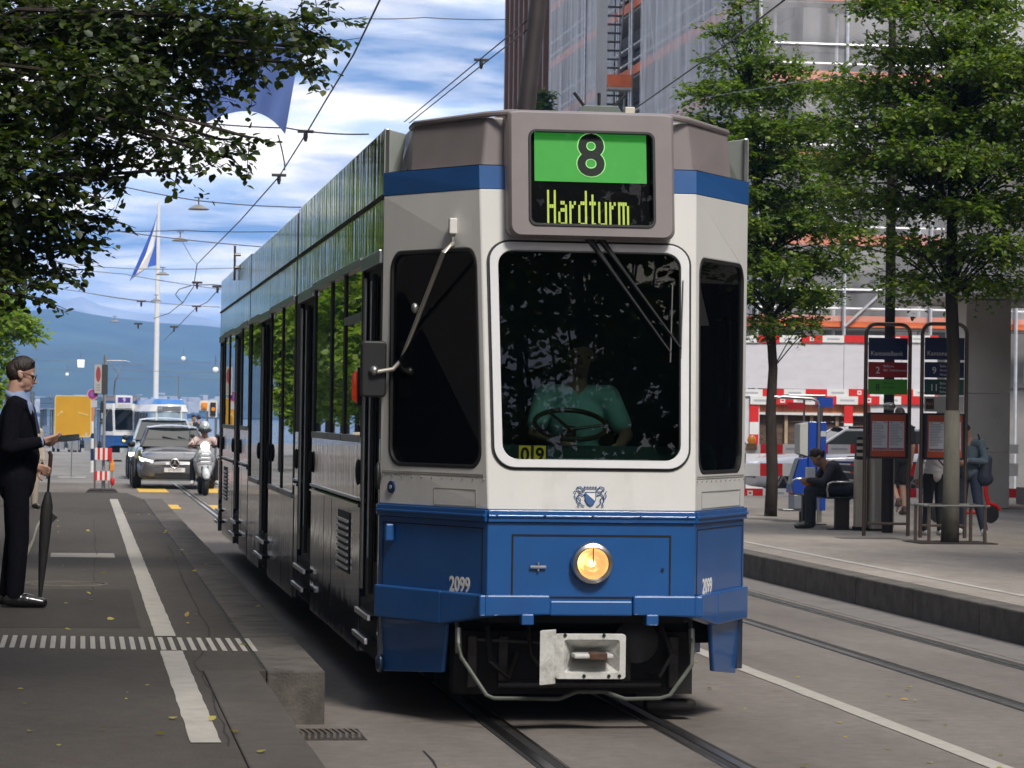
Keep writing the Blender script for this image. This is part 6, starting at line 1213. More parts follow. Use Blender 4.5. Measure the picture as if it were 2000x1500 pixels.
cb = car('parked_car', 'pale blue white car half hidden behind the grey hatchback', (at(322, 900, Y=79).x, 81, 0), 0, m_pale, [(y, a, z + .07, w1 * 1.03, w2 * 1.04) for y, a, z, w1, w2 in hat], [(-.95, 1.05, .80), (-.12, 1.56, .62), (1.3, 1.57, .61), (1.95, 1.12, .72)])
MB().box(.72, .95, -2.0, -1.95, .62, .72).build('headlight', m_hl, cb); MB().box(-.95, -.72, -2.0, -1.95, .62, .72).build('headlight', m_hl, cb)
suv = [(-2.3, .36, .72, .55, .68), (-2.22, .28, .86, .70, .84), (-1.9, .26, .98, .76, .92), (-1.2, .26, 1.06, .80, .94), (-.75, .26, 1.10, .82, .94), (.3, .26, 1.12, .83, .94), (1.5, .28, 1.14, .82, .93), (2.15, .34, 1.10, .76, .90), (2.3, .42, .95, .66, .80)]
sv = car('passing_car', 'white estate car driving left behind the red and white barrier', (at(1655, 900, Y=66).x, 66, 0), rad(-90), m_cw, suv, [(-1.05, 1.10, .82), (-.22, 1.60, .62), (1.5, 1.62, .62), (2.2, 1.16, .74)], wheels=(-1.42, 1.42), ww=.86, wr=.34)
for s in (-1, 1):
    MB().tube([(s * .64, -.15, 1.66), (s * .64, 1.4, 1.68)], .025, 6).build('roof_rail', m_blk, sv); MB().box(s * .935 - .012, s * .935 + .012, -1.0, 1.9, .84, .90).build('door_moulding', m_navy, sv); MB().box(s * .925 - .02, s * .925 + .02, -1.9, 2.0, .28, .46).build('sill_cladding', m_blk, sv)
    for yy in (-.25, .95): MB().box(s * .945 - .015, s * .945 + .015, yy, yy + .2, .99, 1.02).build('door_handle', m_chr, sv)
MB().box(-.6, .6, -2.33, -2.28, .50, .72).build('grille', m_blk, sv)
# scooter facing the viewer
SY_ = 64.3; sx_ = at(402, 900, Y=SY_).x; so2 = thing('motor_scooter', 'white motor scooter with round lit headlight facing the viewer', 'scooter', (sx_, SY_, 0), rad(2)); m_scw = mat('scooter_white', (.66, .68, .70), .25, coat=1., var=.03)
def wheel(par, y, r, w_): 
    q = MB().lathe([(r * .5, -w_), (r * .85, -w_ * 1.1), (r, -w_ * .5), (r, w_ * .5), (r * .85, w_ * 1.1), (r * .5, w_)], 26, Matrix.Translation((0, y, r)) @ Matrix.Rotation(rad(90), 4, 'Y')).build('wheel', m_tyre, par, smooth=True); MB().lathe([(0, -.03), (r * .52, -.035), (r * .52, .035), (0, .03)], 20, Matrix.Translation((0, y, r)) @ Matrix.Rotation(rad(90), 4, 'Y')).build('rim', m_rim, q)
wheel(so2, 0, .235, .055); wheel(so2, 1.28, .235, .06)
fd = MB(); fd.tube([(0, .27 * math.cos(t), .235 + .29 * math.sin(t)) for t in np.linspace(.3, 2.7, 10)], [.04] + [.085] * 8 + [.04], 10); fd.build('front_mudguard', m_scw, so2, smooth=True)
leg = MB(); sh = [(.40, .13), (.50, .19), (.65, .235), (.80, .24), (.92, .19), (1.0, .12)]
for z, w_ in sh: leg.v += [(-w_, .36 + .10 * (1 - z), z), (-w_ * .6, .22, z), (0, .17 + .04 * z, z), (w_ * .6, .22, z), (w_, .36 + .10 * (1 - z), z)]
leg.f = [(i * 5 + k, i * 5 + k + 1, (i + 1) * 5 + k + 1, (i + 1) * 5 + k) for i in range(len(sh) - 1) for k in range(4)]; leg.mi = [0] * len(leg.f); lo_ = leg.build('leg_shield', m_scw, so2, smooth=2); lo_.modifiers.new('s', 'SOLIDIFY').thickness = .02
for z, w_ in ((.90, .15), (.82, .19), (.73, .20)): MB().tube([(-w_, .20, z), (-w_ * .5, .155, z), (w_ * .5, .155, z), (w_, .20, z)], .012, 6).build('carrier_rail', m_chr, so2)
MB().tube([(-.15, .2, .90), (-.17, .16, .73)], .012, 6).build('carrier_rail', m_chr, so2); MB().tube([(.15, .2, .90), (.17, .16, .73)], .012, 6).build('carrier_rail', m_chr, so2)
MB().lathe([(.0, .0), (.085, .01), (.095, .05), (.09, .12), (0, .14)], 22, Matrix.Translation((0, .20, 1.06)) @ Matrix.Rotation(rad(-90), 4, 'X')).build('headlight', mat('scooter_lamp', (1, .98, .9), .2, emis=(1, .97, .88), estr=1.6), so2, smooth=True)
MB().tube([(-.34, .40, 1.06), (-.12, .32, 1.08), (.12, .32, 1.08), (.34, .40, 1.06)], .018, 8).build('handlebar', m_blk, so2); MB().ell((0, .35, 1.05), (.12, .10, .09)).build('headset', m_scw, so2, smooth=True)
for s in (-1, 1): MB().tube([(s * .2, .35, 1.09), (s * .26, .33, 1.25)], .008, 6).build('mirror_stem', m_chr, so2); MB().ell((s * .27, .33, 1.28), (.05, .02, .045)).build('mirror', m_blk, so2, smooth=True)
MB().ell((0, 1.05, .62), (.20, .50, .22)).build('rear_body', m_scw, so2, smooth=True); MB().ell((0, .95, .80), (.15, .38, .07)).build('seat', m_blk, so2, smooth=True); MB().box(-.16, .16, .38, .80, .28, .36).build('footboard', m_blk, so2, bevel=.02)
for s in (-1, 1): MB().tube([(s * .06, .0, .235), (s * .06, .22, .62)], .022, 8).build('fork', m_blk, so2)
# small red kick scooter behind the person in denim
ke = at(1925, 990, Y=43.5); ks = thing('kick_scooter', 'red electric kick scooter parked behind the person in denim', 'scooter', (ke.x, 43.5, ZR))
for x in (.08, -.75): MB().lathe([(.03, -.03), (.12, -.03), (.13, 0), (.12, .03), (.03, .03)], 20, Matrix.Translation((x, 0, .13)) @ Matrix.Rotation(rad(90), 4, 'X')).build('wheel', m_tyre, ks, smooth=True)
MB().box(-.70, -.05, -.08, .08, .13, .19).build('deck', m_red, ks, bevel=.02); MB().tube([(.08, 0, .13), (.0, 0, .45), (-.05, 0, 1.12)], [.03, .035, .028], 8).build('stem', m_red, ks); MB().tube([(-.05, -.22, 1.13), (-.05, .22, 1.13)], .016, 8).build('handlebar', m_blk, ks); MB().tube([(.05, 0, .30), (.16, 0, .27), (.22, 0, .2)], .03, 8).build('mudguard', m_red, ks)
# ------------------------------------------------ far trams on the quay
t9p = at(243, 800, Y=170); t9 = copy_tree(tram, None, ('destination_box', 'fleet_number', 'rivet', 'louvre', 'number_card', 'steering_wheel', 'driver_seat', 'passenger_seat', 'coupler', 'wiper', 'coat_of_arms', 'panel_seam', 'hatch_seam', 'track_brake', 'step', 'step_box', 'door_button', 'horn', 'lifeguard_bar', 'antenna_box', 'antenna_post', 'roof_cable', 'indicator_lamp', 'indicator_base', 'bolt', 'tow_bracket', 'roundel', 'roundel_centre', 'lamp_socket', 'coupling_socket', 'hatch_handle', 'hatch_lock', 'rail_guard'))
t9.name = 'tram'; t9.location = (t9p.x, 170, QZ); t9.rotation_euler = (0, 0, rad(10.5)); tag(t9, 'distant blue and white tram with purple number 9 behind the yellow sign', 'tram')
bx9 = MB(); bx9.prism(rrect(-.485, .485, 2.775, 3.50, .055, 4), .11, .60, 1); b9 = bx9.build('destination_box', m_tw, t9, bevel=.02); MB().box(-.36, .36, .095, .109, 3.10, 3.40).build('purple_board', mat('board_purple', (.07, .025, .22), .5), b9); text('number', '9', .32, frame_m((0, .093, 3.245), (1, 0, 0), (0, 0, 1)), m_wtxt, b9, bold=.006); MB().box(-.36, .36, .095, .109, 2.85, 3.02).build('destination_strip', mat('strip_pale', (.5, .5, .48), .5), b9)
MB().box(-.24, .20, -.13, -.09, .20, .52).build('coupler', m_cp, t9, bevel=.01)
pa = MB(); pa.tube([(0, 3.2, 3.5), (-.05, 2.6, 4.4), (.10, 2.4, 4.75)], .05, 6); pa.tube([(.1, 2.4, 4.75), (-.45, 2.3, 5.4)], .03, 6); pa.tube([(.1, 2.4, 4.75), (.35, 2.3, 5.35)], .03, 6); pa.tube([(-.75, 2.3, 5.45), (-.5, 2.3, 5.52), (.5, 2.3, 5.52), (.75, 2.3, 5.45)], .03, 6); pa.build('pantograph', m_steel, t9)
cz = at(331, 800, Y=158); ct = thing('tram', 'distant round fronted tram with blue roof behind the parked cars', 'tram', (cz.x, 158, QZ), rad(3))
v = []; ringn = 9
def cob(y, w_, z0, z1, r_): return [(w_ * math.sin(t) if abs(math.sin(t)) < 1 else w_ * math.copysign(1, math.sin(t)), y + r_ * (1 - math.cos(t)), 0) for t in np.linspace(-math.pi / 2, math.pi / 2, ringn)]
def shell(name, z0, z1, w0, w1, r0_, r1_, y0, y1, m_, par):
    b = MB(); lo = cob(y0, w0, 0, 0, r0_); hi = cob(y1, w1, 0, 0, r1_)
    for i in range(ringn - 1): b.quad((lo[i][0], lo[i][1], z0), (lo[i + 1][0], lo[i + 1][1], z0), (hi[i + 1][0], hi[i + 1][1], z1), (hi[i][0], hi[i][1], z1))
    for s in (0, -1): b.quad((lo[s][0], lo[s][1], z0), (hi[s][0], hi[s][1], z1), (hi[s][0], 18, z1), (lo[s][0], 18, z0))
    return b.build(name, m_, par, smooth=True)
shell('skirt', .25, 1.1, 1.05, 1.05, .5, .45, 0, 0, m_tb, ct); shell('waist_panel', 1.1, 1.45, 1.05, 1.04, .45, .45, 0, .02, m_tw, ct); shell('windscreen', 1.45, 2.62, 1.02, .98, .45, .5, .04, .16, mat('cobra_glass', (.28, .36, .42), .05, coat=1., var=.1), ct); shell('front_cap', 2.62, 3.0, 1.04, .92, .5, .55, .12, .28, m_tw, ct); shell('roof_edge', 3.0, 3.28, .92, .80, .55, .6, .28, .5, mat('roof_blue', (.05, .20, .50), .4, coat=.5), ct)
MB().box(-.8, .8, .9, 18, 3.0, 3.30).build('roof', MATS['roof_blue'], ct, bevel=.05); MB().box(-.62, .62, .10, .16, 2.68, 2.90).build('destination_strip', mat('strip_dark', (.16, .17, .18), .4), ct); text('route_number', '13', .18, frame_m((-.48, .095, 2.79), (1, 0, 0), (0, 0, 1)), m_wtxt, ct)
for s in (-1, 1):
    MB().tube([(s * .68, .19, 1.45), (s * .64, .28, 2.64)], .05, 8).build('windscreen_pillar', m_tw, ct)
    for yy in (2.2, 4.4, 6.6, 9): MB().box(s * 1.03 - .01, s * 1.03 + .01, yy, yy + 1.8, 1.4, 2.55).build('side_window', m_blk, ct)
MB().box(-.55, .6, -.02, .0, 1.78, 1.82).build('yellow_bar', mat('bar_yellow', (.8, .55, .08), .5), ct)
# ------------------------------------------------------------------ people
skin = mat('skin_fair', (.46, .27, .20), .5, var=.06, scale=12, spec=.4); skin2 = mat('skin_tan', (.30, .165, .11), .5, var=.06, scale=12, spec=.4)
m_eye = mat('eye_dark', (.02, .015, .012), .2); m_lip = mat('lips', (.32, .13, .11), .5)
V3 = Vector
def hand(wr, d, nrm, curl, side, r=.0095):
    """palm, four unequal bent fingers and a thumb from the side of the palm; d along the hand, nrm out of the back of it"""
    wr = V3(wr); d = V3(d).normalized(); nrm = V3(nrm); nrm = (nrm - d * nrm.dot(d)).normalized(); s = d.cross(nrm) * side; out = [('E', wr + d * .05, (.018, .018, .018)), ('C', wr, .022, wr + d * .02, .026)]
    for k in (-1, -.33, .33, 1): out.append(('C', wr + d * .01 + s * k * .018, .016, wr + d * .085 + s * k * .030, .0125))
    for k, ln in ((-1, .066), (-.33, .078), (.33, .074), (1, .056)):
        p = wr + d * .088 + s * k * .031; a = 0.; 
        for q, f in enumerate((.45, .32, .25)):
            a += curl * (.55, .75, .6)[q]; dd = d * math.cos(a) - nrm * math.sin(a); e = p + dd * ln * f; out.append(('C', p, r * (1 - .08 * q), e, r * (.94 - .08 * q))); p = e
    p = wr + d * .03 - s * .032; dd = (d * .65 - s * .75 - nrm * .35 * (0.5 + curl)).normalized(); e = p + dd * .042; out.append(('C', p, .0135, e, .011)); dd2 = (d * .9 - s * .15 - nrm * .6 * curl).normalized(); out.append(('C', e, .011, e + dd2 * .034, .009))
    return out
def person(name, label, loc, rz, J, mt, vox=.012, scale=1., sleeve='long', legs='long', hair='short', face=True, jacket=0., parts=('all',)):
    """J: joints facing -y; mt: materials skin, top, bottom, shoe, hair"""
    root = thing(name, label, 'person', loc, rz); root.scale = (scale,) * 3; g = {k: V3(v) for k, v in J.items() if not isinstance(v, float)}
    hd = g['head']; up = (hd - g['neck']).normalized(); fwd = V3(J.get('look', (0, -1, 0))).normalized(); fwd = (fwd - up * fwd.dot(up)).normalized(); sd = fwd.cross(up)
    def hp(x, y, z): return hd + sd * x + fwd * y + up * z
    rot = Matrix((sd, -fwd, up)).transposed().to_euler()
    sk = [('E', hp(0, -.012, .025), (.074, .095, .090), rot), ('E', hp(0, .030, -.035), (.058, .060, .075), rot), ('E', hp(0, .060, -.092), (.036, .034, .030), rot), ('C', hp(-.03, .01, -.08), .028, hp(.03, .01, -.08), .028),
          ('C', hp(0, .088, -.005), .009, hp(0, .108, -.038), .0125), ('C', hp(-.045, .075, .012), .010, hp(.045, .075, .012), .010), ('C', hp(-.02, .090, -.068), .008, hp(.02, .090, -.068), .008), ('E', hp(-.076, -.010, -.015), (.010, .020, .032), rot), ('E', hp(.076, -.010, -.015), (.010, .020, .032), rot),
          ('C', g['neck'] - up * .02, .062, hp(0, -.018, -.07), .056)]
    ch, be_, pe = g['chest'], g['belly'], g['pelvis']
    tor = [('E', ch, (.160, .105, .19)), ('E', be_, (.140, .10, .16)), ('E', pe, (.160, .11, .13)), ('C', g['shL'], .055, g['shR'], .055), ('C', g['neck'], .065, ch, .11), ('C', ch, .11, be_, .11), ('C', be_, .11, pe, .12)]
    limbs = []
    for s in 'LR':
        limbs += [('C', g['sh' + s], .052, g['el' + s], .041), ('C', g['el' + s], .041, g['wr' + s], .028), ('C', g['hip' + s], .084, g['kn' + s], .056), ('C', g['kn' + s], .056, g['an' + s], .038), ('C', g['an' + s], .036, g['to' + s], .018)]
        limbs += hand(g['wr' + s], g.get('hd' + s, g['wr' + s] - g['el' + s]), g.get('hn' + s, V3((-1 if s == 'R' else 1, 0, .2))), J.get('curl' + s, .5), 1 if s == 'L' else -1, .0095 if vox < .009 else .011)
    body = blob('body', sk + tor + limbs, vox, mt['skin'], root, 4)
    inf = .016
    tp = [(p[0], p[1], tuple(x + inf for x in p[2])) if p[0] == 'E' else ('C', p[1], p[2] + inf, p[3], p[4] + inf) for p in tor[:2] + tor[3:4] + tor[5:]]
    if jacket: tp += [('E', pe + V3((0, 0, -jacket * .3)), (.185, .14, .10 + jacket)), ('C', ch, .14, pe, .15), ('C', g['shL'] + V3((0, 0, .01)), .068, g['shR'] + V3((0, 0, .01)), .068)]
    if not jacket: tp += [('E', pe + V3((0, 0, .05)), (.188, .138, .11))]
    for s in 'LR':
        e = g['el' + s]; w_ = g['wr' + s]
        if sleeve == 'long': tp += [('C', g['sh' + s], .070, e, .056), ('C', e, .056, w_.lerp(e, .06), .042)]
        else: tp += [('C', g['sh' + s], .072, g['sh' + s].lerp(e, .72), .064)]
    blob('jacket' if jacket else 'top', tp, max(vox, .009), mt['top'], root, 5)
    bo = [('E', pe, (.176, .126, .135))]
    for s in 'LR':
        k = g['kn' + s]; a = g['an' + s]; bo += [('C', g['hip' + s], .100, k, .075)] if legs == 'long' else [('C', g['hip' + s], .105, g['hip' + s].lerp(k, .8), .098)]
        if legs == 'long': bo += [('C', k, .075, a + V3((0, 0, .01)), .062)]
        if legs != 'none':
            f_ = g['to' + s] - a; f_.z = 0; sh_ = blob('shoe', [('C', a + V3((0, 0, -.035)) - f_ * .22, .044, a + V3((0, 0, -.035)) + f_ * .45, .052), ('C', a + V3((0, 0, -.035)) + f_ * .45, .050, a + V3((0, 0, -.050)) + f_ * 1.08, .036), ('C', a + V3((0, 0, .02)), .054, a + V3((0, 0, -.03)), .052)], max(.008, vox * .8), mt['shoe'], root, 3)
    blob('trousers' if legs == 'long' else 'shorts', bo, max(vox, .009), mt['bottom'], root, 5)
    if hair:
        hr = [('E', hp(0, -.020, .042), (.081, .099, .082), rot), ('E', hp(0, -.055, -.005), (.074, .064, .085), rot), ('C', hp(-.035, .045, .098), .017, hp(.04, .048, .096), .018)] if hair == 'short' else [('E', hp(0, -.02, .04), (.088, .108, .092), rot), ('E', hp(0, -.06, -.06), (.086, .06, .14), rot)]
        hb_ = blob('hair', hr, max(.007, vox * .7), mt['hair'], root, 3)
    if face:
        for s in (-1, 1): e = MB(); e.ell(hp(s * .031, .083, -.004), (.010, .008, .007)); e.build('eye', m_eye, root, smooth=True)
        MB().tube([hp(-.022, .099, -.068), hp(0, .103, -.067), hp(.022, .099, -.068)], .005, 6).build('mouth', m_lip, root, smooth=True)
    root['hp'] = [float(x) for x in hd]; return root, hp
STAND = dict(head=(0, -.02, 1.665), neck=(0, .02, 1.50), chest=(0, .0, 1.30), belly=(0, -.01, 1.09), pelvis=(0, .01, .95), shL=(.18, .01, 1.435), shR=(-.18, .01, 1.435), elL=(.23, .03, 1.14), elR=(-.23, .03, 1.14), wrL=(.24, -.04, .90), wrR=(-.24, -.04, .90), hipL=(.09, 0, .92), hipR=(-.09, 0, .92), knL=(.095, -.02, .50), knR=(-.095, -.02, .50), anL=(.10, .03, .085), anR=(-.10, .03, .085), toL=(.12, -.14, .05), toR=(-.12, -.14, .05))
def pose(**k): d = dict(STAND); d.update(k); return d
m_suit = mat('suit_navy_black', (.0045, .0045, .007), .95, var=.35, scale=50, bump=.9, bscale=7, stretch=(1, 1, .55), spec=.12); m_shoeb = mat('shoe_black', (.012, .011, .011), .25, coat=.4); m_hairb = mat('hair_dark_brown', (.022, .014, .010), .55, var=.4, scale=90, bump=.6, bscale=70, stretch=(1, 1, .3)); m_shirt = mat('shirt_light_blue', (.22, .28, .45), .7, var=.06)
# the man in the suit on the left, in profile, phone in one hand and furled umbrella in the other
MX, MY = at(27, 1185, Y=22.35).x, 22.35; SC = 1.035
jm = pose(head=(0, -.035, 1.672), neck=(0, .015, 1.50), chest=(0, .01, 1.29), belly=(0, -.045, 1.08), pelvis=(0, .0, .94), elR=(-.26, .05, 1.14), wrR=(-.205, -.185, 1.185), hdR=(.15, -1, .22), hnR=(-.75, 0, -.65), curlR=.55, elL=(.25, .05, 1.12), wrL=(.13, -.135, 1.00), hdL=(-.2, -1, -.35), hnL=(.9, -.1, .3), curlL=1.05, anL=(.09, .05, .085), anR=(-.10, -.01, .085), toL=(.10, -.13, .05), toR=(-.11, -.19, .05), knL=(.09, .0, .50), knR=(-.10, -.03, .50))
man, hpm = person('person', 'man in dark suit and glasses looking right at the left edge', (MX, MY, ZP), rad(90), jm, dict(skin=skin, top=m_suit, bottom=m_suit, shoe=m_shoeb, hair=m_hairb), vox=.0065, scale=SC, jacket=.09)
# shirt collar, cuff, tie, lapel, glasses, earbud
cb_ = MB(); 
for k in range(13):
    a = rad(-200 + 220 * k / 12 + 80); pass
ck = [(.068 * math.cos(t), .012 + .070 * math.sin(t), 1.525 + .028 * math.sin(t)) for t in np.linspace(-math.pi * .5 + .25, math.pi * 1.5 - .25, 18)]
col_ = MB(); n_ = len(ck)
for i in range(n_ - 1):
    a, b_ = ck[i], ck[i + 1]; ca = (a[0] * 1.12, a[1] * 1.12, a[2] - .045); cbb = (b_[0] * 1.12, b_[1] * 1.12, b_[2] - .045); col_.quad(a, b_, cbb, ca)
co_ = col_.build('shirt_collar', m_shirt, man, smooth=2); co_.modifiers.new('s', 'SOLIDIFY').thickness = .008
blob('shirt', [('C', (0, .0, 1.49), .078, (0, -.03, 1.42), .085), ('C', (-.02, -.085, 1.44), .03, (-.01, -.125, 1.22), .022), ('C', (.02, -.085, 1.44), .03, (.01, -.125, 1.22), .022)], .009, m_shirt, man, 3)
MB().tube([(0, -.085, 1.47), (0, -.118, 1.42), (0, -.150, 1.24)], [.016, .014, .022], 8).build('tie', mat('tie_navy', (.02, .025, .06), .6), man, smooth=True)
for s in (-1, 1): lp = MB(); lp.add([(s * .075, -.03, 1.50), (s * .115, -.075, 1.43), (s * .085, -.135, 1.32), (s * .02, -.165, 1.14), (s * .035, -.125, 1.38), (s * .055, -.07, 1.48)], [(0, 1, 2, 3, 4, 5)]); lo_ = lp.build('lapel', m_suit, man); lo_.modifiers.new('s', 'SOLIDIFY').thickness = .012
for el, wr in ((jm['elR'], jm['wrR']), (jm['elL'], jm['wrL'])): a = V3(wr).lerp(V3(el), .12); b_ = V3(wr).lerp(V3(el), -.01); MB().tube([a, b_], .040, 14).build('shirt_cuff', m_shirt, man, smooth=True)
gl = MB()
for s in (-1, 1):
    c0 = hpm(s * .034, .098, -.002); sdv = (hpm(1, 0, 0) - hpm(0, 0, 0)); upv = (hpm(0, 0, 1) - hpm(0, 0, 0)); gl.tube([c0 + sdv * .024 * math.cos(t) + upv * .019 * math.sin(t) for t in np.linspace(0, 2 * math.pi, 16, endpoint=False)], .0032, 6, closed=True)
    gl.tube([hpm(s * .058, .094, .004), hpm(s * .079, .03, .006), hpm(s * .080, -.02, .002)], .0032, 6)
gl.tube([hpm(-.012, .100, .002), hpm(.012, .100, .002)], .0035, 6); gl.build('glasses', mat('glasses_brown', (.06, .02, .015), .3), man, smooth=True)
for s in (-1,): MB().ell(hpm(s * .086, .002, -.018), (.008, .010, .010)).build('earbud', mat('earbud_white', (.8, .8, .8), .3), man, smooth=True); MB().tube([hpm(s * .086, .004, -.022), hpm(s * .084, .010, -.045)], .005, 8).build('earbud_stem', mat('earbud_white'), man)
for z in (1.03, .96): MB().ell((-.03, -.182, z), (.008, .006, .008)).build('button', m_blk, man)
RM = Matrix.Translation((MX, MY, ZP)) @ Matrix.Rotation(rad(90), 4, 'Z') @ Matrix.Scale(SC, 4)
pv = RM @ V3((-.20, -.375, 1.215)); ph = thing('phone', 'black phone held in the hand of the suited man', 'phone', pv); Mp = Matrix.Rotation(rad(-6), 4, 'Y') @ Matrix.Rotation(rad(35), 4, 'X'); MB().prism(rrect(-.075, .075, -.036, .036, .010, 4), -.004, .004, 2, Mp).build('case', m_blk, ph, bevel=.002); MB().prism(rrect(-.071, .071, -.033, .033, .008, 4), .0042, .005, 2, Mp).build('screen', mat('phone_screen', (.02, .025, .03), .08), ph)
ub = at(77, 1180, Z=ZP + .005); ub = V3((at(77, 1180, Y=22.46).x, 22.46, ZP)); uh = RM @ V3((.125, -.275, .955)); uh = V3((at(98, 905, Y=22.46).x, 22.46, at(98, 905, Y=22.46).z)); um = thing('umbrella', 'furled black umbrella standing on its tip in front of the suited man', 'umbrella', ub); d = uh - ub; m_umb = mat('umbrella_black', (.012, .011, .011), .7, var=.3, scale=20, bump=.4, bscale=30, stretch=(3, 3, .3))
uc = MB(); prof = [(.02, .008), (.08, .014), (.25, .028), (.42, .038), (.58, .046), (.70, .044), (.76, .030), (.80, .018)]
pts = [d * t for t, _ in prof]; uc.tube(pts, [r_ for _, r_ in prof], 12); uo = uc.build('canopy', m_umb, um, smooth=2)
q = MB(); q.add([d * .66 + V3((.03, 0, 0)), d * .62 + V3((.085, 0, .0)), d * .58 + V3((.045, 0, 0)), d * .72 + V3((.02, .01, 0))], [(0, 1, 2), (0, 2, 3)]); q.build('loose_fold', m_umb, uo)
MB().tube([d * .0, d * .10], [.004, .006], 8).build('tip', m_steel, um); MB().tube([d * .78, d * 1.0], .010, 8).build('shaft', m_blk, um); MB().tube([d * .93, d * 1.06, d * 1.075 + V3((-.015, 0, .01))], [.015, .016, .013], 10).build('handle', mat('handle_brown', (.05, .02, .012), .35), um, smooth=True)
wc = thing('white_cord', 'thin white cord hanging beside the leg of the suited man', 'cord', at(60, 1060, Y=22.9)); c0 = at(60, 1060, Y=22.9); MB().tube([at(84, 1008, Y=22.9) - c0, at(72, 1030, Y=22.9) - c0, at(66, 1052, Y=22.9) - c0, at(52, 1085, Y=22.9) - c0, at(38, 1112, Y=22.9) - c0], .009, 6).build('strand', mat('cord_white', (.6, .57, .5), .7), wc, smooth=True); MB().tube([at(81, 1010, Y=22.92) - c0, at(68, 1048, Y=22.92) - c0, at(46, 1085, Y=22.92) - c0, at(38, 1102, Y=22.92) - c0], .006, 6).build('strand', mat('cord_white'), wc, smooth=True)
# woman passing behind him
pb = at(60, 870, Y=45); m_coat = mat('coat_beige', (.42, .36, .28), .8, var=.1); m_hairg = mat('hair_grey_brown', (.09, .07, .06), .6, var=.3, scale=60)
person('person', 'person in beige coat mostly hidden behind the suited man', (pb.x, 45, ZP), rad(20), pose(), dict(skin=skin, top=m_coat, bottom=m_coat, shoe=m_shoeb, hair=m_hairg), .016, .80, jacket=.2)
# tram driver
m_teal = mat('driver_shirt', (.22, .40, .37), .8, var=.08)
jd = pose(head=(.02, -.03, 1.40), neck=(0, .0, 1.215), chest=(0, .02, 1.01), belly=(0, .04, .80), pelvis=(0, .06, .66), shL=(.19, .0, 1.15), shR=(-.19, .0, 1.15), elL=(.28, -.12, .92), elR=(-.27, -.12, .92), wrL=(.20, -.33, .86), wrR=(-.18, -.33, .88), curlL=1.0, curlR=1., hipL=(.1, 0, .64), hipR=(-.1, 0, .64), knL=(.14, -.42, .66), knR=(-.14, -.42, .66), anL=(.14, -.40, .22), anR=(-.14, -.40, .22), toL=(.14, -.58, .18), toR=(-.14, -.58, .18))
person('person', 'tram driver in pale green shirt behind the steering wheel', (2.85 + .07, 16.45 + .99, .74), 0, jd, dict(skin=skin2, top=m_teal, bottom=m_cab, shoe=m_shoeb, hair=m_hairb), .011, 1., sleeve='short')
# seated man on the bench
m_dk = mat('jacket_charcoal', (.022, .023, .028), .8, var=.3, scale=20); m_jean = mat('jeans_dark', (.012, .014, .020), .8, var=.2)
js = pose(head=(0, -.34, 1.00), neck=(0, -.22, .90), chest=(0, -.10, .76), belly=(0, .0, .62), pelvis=(0, .06, .54), look=(0, -.8, -.6), shL=(.18, -.16, .86), shR=(-.18, -.16, .86), elL=(.25, -.30, .66), elR=(-.25, -.30, .66), wrL=(.08, -.48, .68), wrR=(-.08, -.48, .68), curlL=.8, curlR=.8, hipL=(.09, .02, .53), hipR=(-.09, .02, .53), knL=(.10, -.44, .54), knR=(-.11, -.42, .53), anL=(.10, -.46, .09), anR=(-.11, -.40, .09), toL=(.11, -.63, .05), toR=(-.12, -.57, .05))
sp_ = V3((BX + .03, BYY + .12, ZR)); person('person', 'person in dark jacket sitting hunched on the bench', sp_, rad(-90), js, dict(skin=skin2, top=m_dk, bottom=m_jean, shoe=m_shoeb, hair=m_hairb), .012, 1.0, jacket=.05)
ob = thing('orange_bag', 'small orange and white bag on the lap of the seated person', 'bag', sp_ + V3((-.44, 0, .66))); blob('bag_body', [('E', (0, 0, 0), (.11, .09, .07)), ('E', (.04, 0, .03), (.08, .09, .06))], .012, mat('bag_orange', (.72, .16, .03), .6, var=.1), ob); MB().box(-.06, .06, -.09, .02, .05, .20).build('paper', mat('paper_white', (.65, .66, .68), .6), ob, bevel=.01)
# people waiting by the stop signs
m_wsh = mat('shirt_white_lilac', (.55, .53, .56), .8, var=.06); m_blkp = mat('trousers_black', (.012, .012, .013), .8, var=.2); m_trn = mat('trainers_pale', (.55, .56, .52), .6); m_den = mat('denim_jacket', (.085, .12, .155), .85, var=.25, scale=25); m_jb = mat('jeans_blue', (.025, .035, .065), .85, var=.2, scale=25); m_khaki = mat('shorts_black', (.014, .014, .017), .8)
wp = at(1822, 1048, Z=ZR); person('person', 'person in white long sleeved top and black trousers behind the right stop sign', (at(1826, 900, Y=38.5).x, 38.5, ZR), rad(185), pose(shL=(.17, .01, 1.40), shR=(-.17, .01, 1.40), knL=(.11, .0, .5), anL=(.15, .04, .085), toL=(.18, -.12, .05), elL=(.26, .03, 1.12), wrL=(.30, -.02, .88), elR=(-.26, .03, 1.12), wrR=(-.30, -.02, .88), hdL=(.05, 0, -1), hdR=(-.05, 0, -1)), dict(skin=skin2, top=m_wsh, bottom=m_blkp, shoe=m_trn, hair=m_hairb), .012, .86)
MB_ = thing('shoulder_strap', 'thin black bag strap across the back of the white top', 'strap', (at(1826, 900, Y=38.5).x, 38.5 - .16, ZR)); MB().tube([(-.12, .03, 1.20), (.0, -.005, 1.02), (.18, .06, .82)], .010, 6).build('strap_band', m_blk, MB_)
